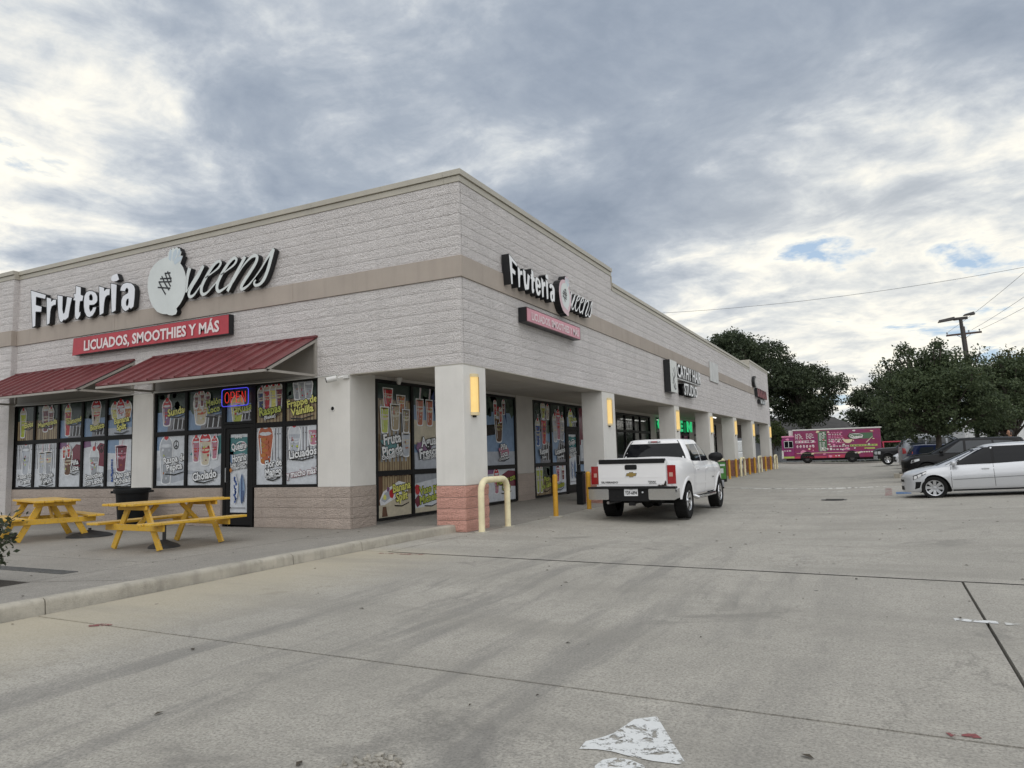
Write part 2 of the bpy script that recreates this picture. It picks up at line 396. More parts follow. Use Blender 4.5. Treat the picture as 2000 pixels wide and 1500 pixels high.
for x0, x1 in ((-14, -6), (-6, .22)): slab(LOT, 'slab', S4(x0, x1, K(41.6), K(66)), lotz, M_LOT)
# paint on the concrete
M_PAINT = None
def worn_paint(name, col, wear=.5, sc=9):
    m = bpy.data.materials.new(name); m.use_nodes = True; nt = m.node_tree; b = nt.nodes['Principled BSDF']
    pos = nd(nt, 'ShaderNodeNewGeometry').outputs['Position']
    n = noise(nt, vmt(nt, 'MULTIPLY', pos, (1, 1, 1)).outputs[0], sc, 7, .72, .4)
    k = ramp(nt, n, [(wear-.03, 1.0), (wear+.03, 0.0)])
    b.inputs['Base Color'].default_value = c4(col); b.inputs['Roughness'].default_value = .75
    c = mixc(nt, noise(nt, pos, 70, 3, .6), tuple(x*.82 for x in col), col); nt.links.new(c, b.inputs['Base Color'])
    nt.links.new(mth(nt, 'SUBTRACT', 1.0, k), b.inputs['Alpha']); MATS[name] = m; return m
M_WHITE_P = worn_paint('white_road_paint', (.70, .71, .70), .45, 13)
M_WHITE_P2 = worn_paint('old_white_road_paint', (.6, .6, .57), .47, 7)
M_BLUE_P = worn_paint('blue_road_paint', (.07, .16, .34), .42, 6)
M_RED_P = worn_paint('red_spray_paint', (.25, .07, .07), .50, 14)
def marking(name, polys, m, parent=LOT):
    mb = MB()
    for pl in polys:
        mb.poly(pl, lambda u, v, n: Vector((u, v, lotz(u, v)+n)), .004)
    return mb.build(name, m, parent)
def densify(pl, step=.4):
    out = []
    for i in range(len(pl)):
        a, b = Vector(pl[i]), Vector(pl[(i+1) % len(pl)]); k = max(1, int((b-a).length/step))
        out += [tuple(a+(b-a)*t/k) for t in range(k)]
    return out
for x0, x1 in ((.22, 3.0), (3.0, 6.0), (6.0, 9.5), (9.5, 14.9)):
    n = 14; T_ = [(x0+(x1-x0)*k/n, A(x0+(x1-x0)*k/n)-.010-.008*random.random()) for k in range(n+1)]+[(x0+(x1-x0)*k/n, A(x0+(x1-x0)*k/n)+.010+.010*random.random()) for k in range(n, -1, -1)]
    marking('joint_sealant', [T_], M_JOINT)
marking('painted_arrow', [[(5.51,-7.54),(5.42,-7.62),(5.40,-7.74),(5.385,-7.83),(5.35,-7.90),(5.30,-7.97),(5.305,-8.06),(5.38,-8.035),(5.44,-8.03),(5.53,-8.05),(5.64,-8.06),(5.745,-8.05),(5.765,-8.02)],
    [(5.44,-8.13),(5.48,-8.09),(5.55,-8.085),(5.62,-8.12),(5.70,-8.35),(5.82,-8.9),(5.95,-9.6),(5.75,-9.66),(5.62,-9.0),(5.5,-8.45),(5.43,-8.2)]], M_WHITE_P)
marking('painted_line', [[(6.99,-4.80),(7.26,-4.81),(7.26,-4.72),(6.985,-4.71)]], M_WHITE_P)
marking('painted_line', [[(7.30,-4.83),(11.5,-4.95),(11.5,-4.87),(7.30,-4.75)]], M_WHITE_P2)
marking('spray_mark', [[(6.76,-7.25),(6.88,-7.22),(6.90,-7.27),(6.78,-7.30)], [(.58,-7.22),(.72,-7.10),(.80,-7.16),(.66,-7.27)], [(.2,-2.72),(.9,-2.66),(.9,-2.74),(.2,-2.8)]], M_RED_P)
def strip(a, b, w):
    a, b = Vector(a), Vector(b); n = (b-a).normalized().orthogonal()*w/2
    return [tuple(a+n), tuple(a-n), tuple(b-n), tuple(b+n)]
for a, b in (((4.1, 13.2), (7.2, 16.0)), ((5.3, 13.2), (7.4, 15.1)), ((2.7, 14.0), (5.0, 15.9)), ((6.3, 13.2), (7.2, 14.0)), ((7.0, 15.4), (11, 15.4)), ((6.9, 13.2), (11.5, 13.2)), ((1.5, 15.9), (7.0, 16.1))):
    marking('painted_line', [densify(strip(a, b, .1))[::-1]], M_WHITE_P2)
for y in (20.4, 25.5, 29.2, 33.0, 36.6, 40.3): marking('painted_line', [densify(strip((7.2, y), (11.2, y), .1))[::-1]], M_WHITE_P2)
marking('accessible_bay_paint', [[(6.88, 11.6),(7.25, 11.6),(7.25, 12.6),(6.88, 12.6)]], M_BLUE_P)
marking('fire_lane_paint', [densify([(6.60, 11.0),(6.78, 11.0),(6.80, 15.0),(6.62, 15.0)])], worn_paint('faded_red_paint', (.42, .26, .24), .50, 8))
# broken patch at the near edge of the picture: rubble in a pothole
mb = MB(); rnd = random.Random(3)
for i in range(150):
    a = rnd.uniform(0, 6.28); r = math.sqrt(rnd.random()); s = rnd.uniform(.006, .02)
    mb.obox((4.56+.15*r*math.cos(a), -8.62+.19*r*math.sin(a), .002+s*.2), (s*1.5, s, s*.6), Matrix.Rotation(rnd.uniform(0, 6), 3, Vector((rnd.random()*.4, rnd.random()*.4, 1)).normalized()))
tag(mb.build('broken_concrete', mat('rubble', (.30, .28, .24), .9, var=.35, vscale=40), LOT), kind='stuff')
# manhole cover with cracked rim
mb = MB(); mb.lathe([(.34, 0), (.34, .012), (.30, .014), (.0, .014)], 24, Matrix.Translation((5.4, 10.1, lotz(5.4, 10.1)+.0)))
for k in range(-3, 4): mb.box(5.4-.22, 5.4+.22, 10.1+k*.07-.014, 10.1+k*.07+.014, lotz(5.4, 10.1)+.014, lotz(5.4, 10.1)+.022)
tag(mb.build('manhole_cover', mat('cast_iron', (.06, .057, .052), .6, .6, var=.3, vscale=20)), 'dark round manhole cover in the middle of the drive lane', 'manhole cover')
# ------------------------------------------------------------------ kerb, pavement, patio
def kx(y): return -.25 - (.0028*(-y-3)**2 if y < -3 else 0) + (.05*sstep(-1.2, 0, y))
base = MB(); base.box(-.42, -.27, -24, .05, -.3, -.02)
KERB = tag(base.build('kerb', M_KERB), kind='structure')
def kerb_seg(y0, y1):
    g = .006; n = max(2, int((y1-y0)/.5)); P = MB(); prof = [(0, -.06), (-.012, .09), (-.02, .112), (-.04, .128), (-.07, .132), (-.155, .131), (-.155, -.05)]
    for i in range(n+1):
        y = y0+g+(y1-y0-2*g)*i/n; wob = .004*math.sin(y*3.1)
        for u, z in prof: P.v.append((kx(y)+u+wob, y, z+.003*math.sin(y*5+u*30)))
    k = len(prof)
    for i in range(n):
        for j in range(k-1): P.f.append((i*k+j, i*k+j+1, (i+1)*k+j+1, (i+1)*k+j)); P.m.append(0)
    P.f.append(tuple(range(k))[::-1]); P.f.append(tuple(n*k+j for j in range(k))); P.m += [0, 0]
    P.f = [f[::-1] for f in P.f]
    return P.build('kerb_segment', M_KERB, KERB, smooth=45)
for a, b in ((-24, -19), (-19, -13), (-13, -7.05), (-7.05, -3.95), (-3.95, -2.55), (-2.55, .03)): kerb_seg(a, b)
mb = MB(); mb.box(-26, -.5, -30, 0, -.4, -.06); mb.box(-2.7, .2, 0, 41, -.4, -.09)
WALK = tag(mb.build('pavement', M_JOINT), kind='structure')
ys = [-24, -12, -6.0, -1.55, -.004]
for a, b in zip(ys, ys[1:]):
    P = slab(WALK, 'paving_slab', [(-2.42, a), (-.41, a), (-.41, b), (-2.42, b)], lambda x, y: sidez(x, y)+(-.002 if x > -.7 else 0), M_WALK, nu=12, nv=10, gap=.013)
for x0, x1 in ((-26, -16), (-16, -9.6), (-9.6, -2.42)):
    for a, b in ((-24, -12), (-12, -4.4), (-4.4, -.004)):
        slab(WALK, 'paving_slab', [(x0, a), (x1, a), (x1, b), (x0, b)], sidez, M_WALK, gap=.007)
for a, b in ((.0, 4.2), (4.2, 9), (9, 14), (14, 19), (19, 24), (24, 29), (29, 34), (34, 41)):
    slab(WALK, 'paving_slab', [(-2.62, a), (.215, a), (.215, b), (-2.62, b)], sidez, M_WALK, nu=12, nv=12, gap=.004)
mb = MB(); mb.poly([(-8, -7.6), (-2.27, -7.6), (-2.27, -6.02), (-8, -6.02)], FG(.006))
tag(mb.build('planter_soil', M_SOIL), kind='structure')
# drain grate let into the patio
g = thing('drain_grate', 'dark slotted drain grate set in the patio in front of the yellow tables', 'drain grate', (-3.6, -5.38, .0))
Mgr = mat('grate_iron', (.15, .15, .145), .6, .5, var=.3, vscale=20)
mb = MB(); mb.box(-1.0, 1.0, -.10, -.085, -.02, .010); mb.box(-1.0, 1.0, .085, .10, -.02, .010); mb.box(-1, -.985, -.085, .085, -.02, .010); mb.box(.985, 1.0, -.085, .085, -.02, .010); mb.build('frame', Mgr, g)
mb = MB()
for k in range(44): mb.box(-.97+k*.0445, -.945+k*.0445, -.083, .083, -.02, .008)
tag(mb.build('bar_row', Mgr, g), kind='stuff')
mb = MB(); mb.box(-.98, .98, -.083, .083, .001, .0035); mb.build('pit', M_JOINT, g)
# fallen leaves
mb = MB(); rnd = random.Random(11)
for i in range(260):
    x, y = (rnd.uniform(-6, 14), rnd.uniform(-9, 12))
    if -.5 < x < -.2: continue
    z = (lotz(x, y) if x > -.25 else sidez(x, y) if y < 0 else None)
    if z is None or (x > 5.3 and y < -10): continue
    s = rnd.uniform(.012, .034); a = rnd.uniform(0, 6.28); c, q = math.cos(a)*s, math.sin(a)*s
    mb.add([(x-c, y-q, z+.006), (x+q*.45, y-c*.45, z+.012), (x+c, y+q, z+.007), (x-q*.45, y+c*.45, z+.012)], [(0, 1, 2), (0, 2, 3)])
tag(mb.build('fallen_leaves', mat('dry_leaf', (.055, .045, .032), .9, var=.4, vscale=3)), kind='stuff')
# ================================================================== shop building
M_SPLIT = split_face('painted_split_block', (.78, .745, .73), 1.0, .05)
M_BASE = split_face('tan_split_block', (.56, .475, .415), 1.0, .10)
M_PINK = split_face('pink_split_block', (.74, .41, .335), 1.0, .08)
M_MORT = mat('mortar', (.66, .64, .625), .95, var=.1, vscale=4)
M_MORT2 = mat('mortar_base', (.44, .37, .32), .95, var=.1, vscale=4)
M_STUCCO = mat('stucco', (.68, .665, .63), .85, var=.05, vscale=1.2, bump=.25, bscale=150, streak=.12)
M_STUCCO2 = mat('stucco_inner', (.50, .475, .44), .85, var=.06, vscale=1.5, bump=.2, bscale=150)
M_BAND = mat('tan_stucco', (.39, .34, .295), .85, var=.06, vscale=1.0, bump=.2, bscale=140, streak=.25)
M_COPE = mat('coping_metal', (.42, .395, .335), .45, .0, var=.06, vscale=1.5, streak=.15)
M_CEIL = mat('soffit_panel', (.42, .39, .34), .8, var=.06, vscale=1.0)
M_BLACK = mat('black_frame', (.008, .0075, .0075), .5, spec=.25)
M_GLASS = mat('dark_glass', (.012, .014, .016), .06, spec=.6)
M_GREY = mat('roof_grey', (.3, .3, .29), .9)
BLD = thing('shop_building', 'long pale block shop building with an arcade of square columns along its right side', 'building', (0, 0, 0))
def V2(p):
    d_ = Vector(p)-CP; w_ = d_.dot(fw); return (1421.08*d_.dot(r2)/w_, 1421.08*d_.dot(u2)/w_) if w_ > .1 else None
def screen_area(ps):
    q = [V2(p) for p in ps]
    if any(x is None for x in q): return 0
    if all(abs(x[0]) > 1010 for x in q): return 0
    return abs(sum(q[i][0]*q[(i+1) % 4][1]-q[(i+1) % 4][0]*q[i][1] for i in range(4)))/2
rb = random.Random(5)
def block_mb(wd, ht, seed):
    r = random.Random(seed); P = MB(); nx, nz = 5, 4
    for j in range(nz+1):
        for i in range(nx+1):
            e = i in (0, nx) or j in (0, nz)
            dx = 0 if i in (0, nx) else r.uniform(-.018, .018); dz = 0 if j in (0, nz) else r.uniform(-.012, .012)
            P.v.append((.0015+(wd-.003)*i/nx+dx, -(.004 if e else r.uniform(.004, .013)), .0035+(ht-.007)*j/nz+dz))
    P.f = [(j*(nx+1)+i, j*(nx+1)+i+1, (j+1)*(nx+1)+i+1, (j+1)*(nx+1)+i) for j in range(nz) for i in range(nx)]
    k = len(P.v); a, b, c, d_ = 0, nx, (nz+1)*(nx+1)-1, nz*(nx+1)
    P.v += [(.0015, .05, .003), (wd-.0015, .05, .003), (wd-.0015, .05, ht-.003), (.0015, .05, ht-.003)]
    P.f += [(b, a, k, k+1), (c, b, k+1, k+2), (d_, c, k+2, k+3), (a, d_, k+3, k)]
    P.m = [0]*len(P.f); return P
CW, CH = .4064, .1992
_bm = {}
def block_mesh(wd, ht, var, m):
    k = (round(wd, 2), round(ht, 4), var, m.name)
    if k not in _bm:
        P = block_mb(k[0], ht, hash(k[:3]) & 9999); _bm[k] = (P, P.mesh('block', m))
    return _bm[k]
BLOCKS = []          # (origin, facing, width, height, material, variant)
def lay(facing, u0, u1, z0, rows, m, ch=CH, plane=0.0):
    for r in range(rows):
        u = u0; first = True; off = CW/2 if r % 2 else 0
        while u < u1-.03:
            w_ = (CW-off if first and off else CW); first = False
            if u+w_ > u1 or u1-(u+w_) < .10: w_ = u1-u
            if w_ > .62: w_ = w_/2
            z = z0+r*ch
            if facing == 'L': o = (u, plane, z); ps = [(u, plane, z), (u+w_, plane, z), (u+w_, plane, z+ch), (u, plane, z+ch)]
            elif facing == 'R': o = (plane, u, z); ps = [(plane, u, z), (plane, u+w_, z), (plane, u+w_, z+ch), (plane, u, z+ch)]
            BLOCKS.append((screen_area(ps), o, facing, w_, ch, m, rb.randrange(6)))
            u += w_
HB0, HB1, HS = 4.587, 4.976, 2.990
XP = -13.68
BASE = .8128/4
# upper walls
lay('L', XP, 0, HS, 8, M_SPLIT); lay('L', XP, 0, HB1, 7, M_SPLIT)
lay('R', .055, 40.82, HS, 8, M_SPLIT); lay('R', .055, 40.82, HB1, 5, M_SPLIT)
lay('R', .055, 8.43, HB1+5*CH, 2, M_SPLIT); lay('R', 33.12, 40.82, HB1+5*CH, 2, M_SPLIT)
# base under the front windows
lay('L', XP, -6.05, 0, 4, M_BASE, BASE); lay('L', -5.07, -2.56, 0, 4, M_BASE, BASE)
lay('R', .055, .80, 0, 4, M_BASE, BASE, plane=-2.56); lay('R', 7.28, 8.36, 0, 4, M_BASE, BASE, plane=-2.56)
# projecting bay at the far left
PJ = -.14
lay('L', -19.8, XP, 0, 15, M_SPLIT, .1993, plane=PJ); lay('L', -19.8, XP, HS, 8, M_SPLIT, plane=PJ); lay('L', -19.8, XP, HB1, 7, M_SPLIT, plane=PJ)
BLOCKS.sort(key=lambda b: -b[0])
RZ = {'L': 0, 'R': math.pi/2}
stuff = {}
for i, (ar, o, fc, w_, ch, m, vr) in enumerate(BLOCKS):
    P, me = block_mesh(w_, ch, vr, m)
    if i < 300-56:
        ob = bpy.data.objects.new('block', me); COL.objects.link(ob); ob.parent = BLD; ob.location = o; ob.rotation_euler = (0, 0, RZ[fc])
    else:
        s_ = stuff.setdefault(m.name, MB())
        if fc == 'L': vs = [(o[0]+v[0], o[1]+v[1], o[2]+v[2]) for v in P.v]
        else: vs = [(o[0]-v[1], o[1]+v[0], o[2]+v[2]) for v in P.v]
        s_.add(vs, P.f)
allst = MB(); names = list(stuff)
for k, nme in enumerate(names): allst.add(stuff[nme].v, stuff[nme].f, k)
tag(allst.build('block_field', [MATS[n] for n in names], BLD), kind='stuff')
# backing walls (mortar shows in the joints)
mb = MB()
mb.box(-19.8, -.012, .006, .25, HS+.002, 6.37)
mb.box(-.25, -.006, .25, 8.43, HS+.002, 6.37, 0); mb.box(-.25, -.006, 8.43, 33.12, HS+.002, 5.97, 0); mb.box(-.25, -.006, 33.12, 40.82, HS+.002, 6.37, 0)
mb.box(-19.8, XP-.012, PJ+.010, .01, 0, 6.37)
mb.build('wall', M_MORT, BLD)
for q in ((XP, -6.05, .010, .2), (-5.07, -2.572, .010, .2), (-2.75, -2.570, .2, .80), (-2.75, -2.570, 7.28, 8.36)):
    mb = MB(); mb.box(*q, -.1, .81); mb.build('base_wall', M_MORT2, BLD)
# side cheek of the projecting bay
mb = MB(); mb.box(XP-.011, XP, PJ, -.002, -.1, 6.37); mb.build('bay_cheek', M_SPLIT, BLD)
# plaster bands
def band(name, x0, x1, y0, y1): 
    mb = MB(); mb.box(x0, x1, y0, y1, HB0-.004, HB1+.004); return mb.build(name, M_BAND, BLD, bevel=.006)
for a, b in ((XP, -9.66), (-9.655, -4.0), (-3.995, .034)): band('band_panel', a, b, -.034, .02)
for a, b in ((.022, 5.5), (5.505, 11), (11.005, 16.5), (16.505, 22), (22.005, 27.5), (27.505, 33), (33.005, 34.2)): band('band_panel', -.02, .034, a, b)
mb = MB(); mb.box(-19.8, XP+.02, PJ-.034, PJ+.02, HB0-.004, HB1+.004); mb.box(XP, XP+.02, PJ+.02, -.036, HB0-.004, HB1+.004); mb.build('band_panel', M_BAND, BLD)
# metal coping: two steps with a drip line
def coping(u0, u1, top, axis, plane=0.0, end=False):
    mb = MB()
    def bx(o0, o1, z0, z1, a, b):
        if axis == 'L': mb.box(a, b, plane-o1, plane+.32, z0, z1)
        else: mb.box(plane-.32, plane+o1, a, b, z0, z1)
    bx(0, .022, top-.225, top-.112, u0, u1); bx(0, .055, top-.105, top, u0-.0, u1)
    bx(0, .012, top-.112, top-.105, u0, u1)
    return mb.build('coping', M_COPE, BLD, bevel=.004)
for a, b in ((XP, -10.3), (-10.297, -6.9), (-6.897, -3.5), (-3.497, -.325)): coping(a, b, 6.594, 'L')
mb = MB(); mb.box(-.322, .022, -.022, .32, 6.369, 6.482); mb.box(-.322, .055, -.055, .32, 6.489, 6.594); mb.box(-.322, .012, -.012, .32, 6.482, 6.489); mb.build('coping', M_COPE, BLD, bevel=.004)
for a, b in ((.323, 3.1), (3.103, 5.9), (5.903, 8.45)): coping(a, b, 6.594, 'R')
for a, b in ((8.47, 13), (13.003, 18), (18.003, 23), (23.003, 28), (28.003, 33.08)): coping(a, b, 6.185, 'R')
coping(33.10, 40.86, 6.594, 'R')
coping(-19.8, XP+.03, 6.594, 'L', PJ)
mb = MB(); mb.box(-.32, .03, 8.435, 8.468, 5.98, 6.37); mb.build('step_flashing', M_COPE, BLD)
mb = MB(); mb.box(-.9, .024, 33.06, 33.098, 6.19, 6.366); mb.box(-.95, .05, 33.04, 33.098, 6.49, 6.59); mb.box(-.92, .03, 33.05, 33.098, 6.366, 6.49); mb.build('step_flashing', M_COPE, BLD)
# stucco piers on the front, stucco over the inner arcade wall
mb = MB(); mb.box(-8.955, -8.255, .0, .2, .815, 3.0); mb.build('stucco_pier', M_STUCCO, BLD)
mb = MB(); mb.box(-3.365, -2.56, .0, .2, .815, HS); mb.box(-2.75, -2.56, .2, .80, .815, 3.04); mb.build('stucco_pier', M_STUCCO, BLD)
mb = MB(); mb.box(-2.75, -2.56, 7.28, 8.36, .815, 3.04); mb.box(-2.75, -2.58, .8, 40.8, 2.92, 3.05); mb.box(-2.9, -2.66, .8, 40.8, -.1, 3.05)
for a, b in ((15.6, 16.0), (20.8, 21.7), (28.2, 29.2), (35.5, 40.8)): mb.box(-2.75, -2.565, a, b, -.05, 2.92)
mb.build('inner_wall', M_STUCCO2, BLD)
# arcade ceiling and beam soffit
mb = MB(); n = 0
for a in range(0, 41, 2):
    for x0, x1 in ((-2.56, -1.55), (-1.54, -.56)):
        mb = MB(); mb.box(x0, x1, max(.02, a+.004), min(40.8, a+1.996), 3.035, 3.06); mb.build('ceiling_panel', M_CEIL, BLD)
mb = MB(); mb.box(-2.7, -.2, .0, 40.82, 3.062, 3.10); mb.box(-2.56, -.01, .012, .30, 2.985, 3.03); mb.box(-.56, -.011, .30, 40.82, 2.985, 3.03); mb.build('soffit', M_CEIL, BLD)
mb = MB(); mb.box(-2.56, 0.004, -.004, .012, 2.978, 2.992); mb.box(-.012, .004, .012, 40.82, 2.978, 2.992); mb.build('soffit_trim', M_COPE, BLD)
# body behind: roof, back walls, floor slab
mb = MB(); mb.box(-19.8, -.25, .25, 40.7, 5.55, 5.65); mb.box(-19.8, -19.6, .2, 40.8, 0, 6.3); mb.box(-19.6, -.25, 40.62, 40.82, 3.05, 6.37); mb.box(-19.6, -2.6, 40.62, 40.82, 0, 3.05)
mb.build('roof', M_GREY, BLD)
mb = MB(); mb.box(-19.6, -2.9, .26, .3, -.1, 3.2); mb.box(-19.6, -2.9, .3, 40.6, 3.1, 3.2); mb.build('interior_backing', M_BLACK, BLD)
# columns with pink block plinths
COLY = [(0.0, .84), (7.33, 8.35), (15.04, 15.72), (20.95, 21.75), (26.88, 27.75), (32.7, 33.7), (39.84, 40.8)]
for ci, (a, b) in enumerate(COLY):
    mb = MB(); mb.box(-.60, -.001 if ci else .0, a, b, .8135, 2.984)
    c = mb.build('column', M_STUCCO, BLD, bevel=.012)
    core = MB(); core.box(-.585, -.015, a+.015, b-.015, -.1, .81); core.build('plinth_core', M_MORT2, c)
    for r in range(4):
        z0 = r*BASE; half = (b-a)/2
        for k in range(2):
            P = MB(); y0, y1 = a+k*half, a+(k+1)*half; r_ = random.Random(ci*37+r*5+k)
            nx = 5; rows = 4
            # three visible rough faces wrapped as one block
            path = ([(-.60, y0), (-.40, y0), (-.2, y0), (.0, y0)] if k == 0 else [(.0, y0)])+[(.0, y0+half*t/4) for t in range(1, 4)]+([(.0, y1)] if k == 0 else [(.0, y1), (-.2, y1), (-.4, y1), (-.6, y1)])
            for j in range(rows+1):
                for i, (x, y) in enumerate(path):
                    e = j in (0, rows) or i in (0, len(path)-1)
                    d_ = .002 if e else r_.uniform(.002, .014)
                    ox = d_ if x > -.01 else 0; oy = (-d_ if abs(y-a) < 1e-6 else d_ if abs(y-b) < 1e-6 else 0)
                    P.v.append((x+ox, y+oy, z0+.004+(BASE-.008)*j/rows))
            n = len(path)
            P.f = [(j*n+i, j*n+i+1, (j+1)*n+i+1, (j+1)*n+i) for j in range(rows) for i in range(n-1)]
            P.f += [tuple(rows*n+i for i in range(n))]; P.m = [0]*len(P.f)
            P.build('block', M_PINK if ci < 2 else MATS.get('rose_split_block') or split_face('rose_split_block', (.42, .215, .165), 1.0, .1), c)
# ================================================================== shop windows with printed vinyl
PAL = {'green': (.030,.048,.040), 'leaf': (.055,.085,.060), 'tan': (.34,.27,.16), 'tan2': (.22,.17,.10), 'dark': (.03,.025,.025), 'sky': (.20,.29,.43), 'white': (.56,.59,.63), 'pale': (.40,.43,.48),
 'grey': (.20,.20,.22), 'lgrey': (.30,.32,.35), 'red': (.46,.035,.04), 'wine': (.16,.03,.05), 'orange': (.42,.16,.04), 'yellow': (.70,.68,.18), 'lime': (.42,.48,.08), 'pink': (.42,.18,.24), 'purple': (.20,.10,.20),
 'blue': (.05,.10,.30), 'teal': (.06,.19,.20), 'cream': (.52,.47,.36), 'brown': (.13,.07,.045), 'black': (.008,.008,.008), 'outl': (.72,.74,.76), 'mango': (.40,.11,.05), 'navy': (.03,.05,.14)}
PN = list(PAL); PI = {k: i for i, k in enumerate(PN)}
PM = [mat('print_'+k, c, .16, spec=.35, var=.10, vscale=8) for k, c in PAL.items()]
class Art:
    def __init__(s, F, u0, u1, v0, v1, seed=0):
        s.F, s.u0, s.u1, s.v0, s.v1 = F, u0, u1, v0, v1; s.w, s.h = u1-u0, v1-v0; s.mb = MB(); s.n = .004; s.r = random.Random(seed)
    def up(s): s.n += .0009
    def P(s, pts, col, norm=True):
        q = [(s.u0+min(1, max(0, a))*s.w, s.v0+min(1, max(0, b))*s.h) for a, b in pts] if norm else [(min(s.u1, max(s.u0, a)), min(s.v1, max(s.v0, b))) for a, b in pts]
        ar = sum(q[i][0]*q[(i+1) % len(q)][1]-q[(i+1) % len(q)][0]*q[i][1] for i in range(len(q)))
        if abs(ar) < 1e-7: return
        if ar < 0: q = q[::-1]
        s.mb.poly(q, s.F, s.n, PI[col])
    def rect(s, a0, a1, b0, b1, col): s.P([(a0, b0), (a1, b0), (a1, b1), (a0, b1)], col)
    def disc(s, cx, cy, r, col, k=12, sq=1.0, wob=0.0):
        s.P([(s.u0+cx*s.w+r*(1+wob*s.r.uniform(-1, 1))*math.cos(t*2*math.pi/k), s.v0+cy*s.h+r*sq*(1+wob*s.r.uniform(-1, 1))*math.sin(t*2*math.pi/k)) for t in range(k)], col, False)
    def fence(s, b0, b1, wide=.085):
        s.rect(0, 1, b0, b1, 'brown'); s.up(); n = max(3, int(s.w/wide))
        for i in range(n):
            s.rect((i+.12)/n, (i+.86)/n, b0, b1-(.02 if i % 2 else 0), 'tan' if s.r.random() < .7 else 'tan2')
        s.up()
    def stripes(s, b0, b1):
        n = max(4, int(s.w/.075))
        for i in range(n): s.rect((i+.2)/n, (i+.62)/n, b0, b1, s.r.choice(['lgrey', 'grey', 'lgrey']))
        s.up()
        for i in range(int(n*1.2)): s.disc((i+.5)/n/1.2, b1-.10, .014, 'dark', 6)
        s.up()
    def leaves(s, b0, b1):
        s.rect(0, 1, b0, b1, 'green'); s.up()
        for i in range(12): s.disc(s.r.random(), s.r.uniform(b0, b1), s.r.uniform(.04, .13)*s.w, 'leaf' if i % 3 else 'green', 7, 1, .3)
        s.up()
    def bg(s, kind):
        if kind == 'fence': s.rect(0, 1, 0, 1, 'dark'); s.up(); s.leaves(.5, 1); s.fence(0, .58)
        elif kind == 'sky':
            s.rect(0, 1, 0, 1, 'sky'); s.up(); s.leaves(.52, 1)
            s.P([(.35, 0), (1, 0), (1, .34), (.62, .40), (.40, .22)], 'grey'); s.up(); s.P([(.5, .05), (.98, .05), (.98, .28), (.62, .33)], 'dark'); s.up()
            for k in range(3): s.P([(.55+k*.15, .04), (.58+k*.15, .04), (.62+k*.15, .34), (.59+k*.15, .34)], 'white')
            s.up()
        elif kind == 'white':
            s.rect(0, 1, 0, 1, 'white'); s.up(); s.P([(0, .1), (.55, .05), (1, .12), (1, .3), (.5, .42), (0, .35)], 'pale'); s.up(); s.P([(.0, .72), (.45, .70), (.45, 1), (0, 1)], 'sky'); s.up()
        elif kind == 'stripes': s.rect(0, 1, 0, 1, 'white'); s.up(); s.stripes(.42, .98)
        elif kind == 'redcar':
            s.rect(0, 1, 0, 1, 'white'); s.up(); s.P([(.45, .48), (1, .42), (1, .92), (.75, .95), (.5, .8)] if s.r.random() < .5 else [(0, .45), (.5, .5), (.42, .8), (.1, .9), (0, .92)], 'wine'); s.up(); s.P([(0, .85), (.35, .88), (.3, 1), (0, 1)], 'purple'); s.up()
        elif kind == 'car':
            s.rect(0, 1, 0, 1, 'pale'); s.up(); s.P([(.05, .6), (.3, .86), (1, .98), (1, .62), (.6, .55)], 'teal'); s.up(); s.P([(0, .3), (.6, .25), (1, .4), (1, .6), (.5, .52), (0, .45)], 'white'); s.up(); s.rect(0, 1, 0, .22, 'white'); s.up()
        elif kind == 'beach':
            s.rect(0, 1, 0, 1, 'sky'); s.up(); s.leaves(.78, 1); s.P([(.6, .9), (.75, .6), (.7, .98)], 'navy'); s.rect(0, 1, 0, .2, 'pale'); s.P([(0, .42), (.34, .45), (.34, .6), (0, .58)], 'dark'); s.up()
    def cup(s, cx, cy, w, h, col, top='cream', straws=1, dome=True):
        """a tapered cup with white cut-out edge; cx.. in pane fractions, w/h in metres"""
        U, V = s.u0+cx*s.w, s.v0+cy*s.h; o = .026; w *= 1.22; h *= .9
        k0 = .62 if dome else .70; f = lambda x, y: ((x-s.u0)/s.w, (y-s.v0)/s.h)
        def tr(e, yb=0.0, yt=1.0):
            wb, wt = w*(k0+(1-k0)*yb)/2, w*(k0+(1-k0)*yt)/2; q = []
            for t in range(5): an = math.pi*(1+t/4); q.append((U+(wb+e)*math.cos(an), V-h/2+h*yb-e+(.10*w)*math.sin(an)))
            return q+[(U+wt+e, V-h/2+h*yt+e), (U-wt-e, V-h/2+h*yt+e)]
        def dm(e, sq=.62): return [(U+(w/2+e)*math.cos(math.pi*t/10), V+h/2+(w*sq+e)*math.sin(math.pi*t/10)) for t in range(11)]
        def sw(k, e):
            a = U+w*(.10+.20*k-.10*straws); x1 = a+.16*w*(1 if k % 2 == 0 else .4); y0, y1 = V+h*.45, V+h/2+w*.62+.13
            return [(a-.010-e, y0), (a+.010+e, y0), (x1+.010+e, y1+e), (x1-.010-e, y1+e)]
        for k in range(straws): s.P(sw(k, .020), 'outl', False)
        s.up(); s.P(tr(o), 'outl', False); s.n += .0002
        if dome: s.P(dm(o), 'outl', False)
        s.up()
        for k in range(straws): s.P(sw(k, 0), ('pink', 'pale', 'red')[k % 3], False)
        s.up(); s.P(tr(0), col, False)
        if dome: s.P(dm(-.004), top, False)
        else: s.P([(U+w*.47*math.cos(.6283*t), V+h*.49+.07*w*math.sin(.6283*t)) for t in range(10)], top, False)
        s.up(); s.P(tr(-.006, .52, .74), top, False); s.up(); s.P(tr(-.006, .62, .68), col, False); s.up()
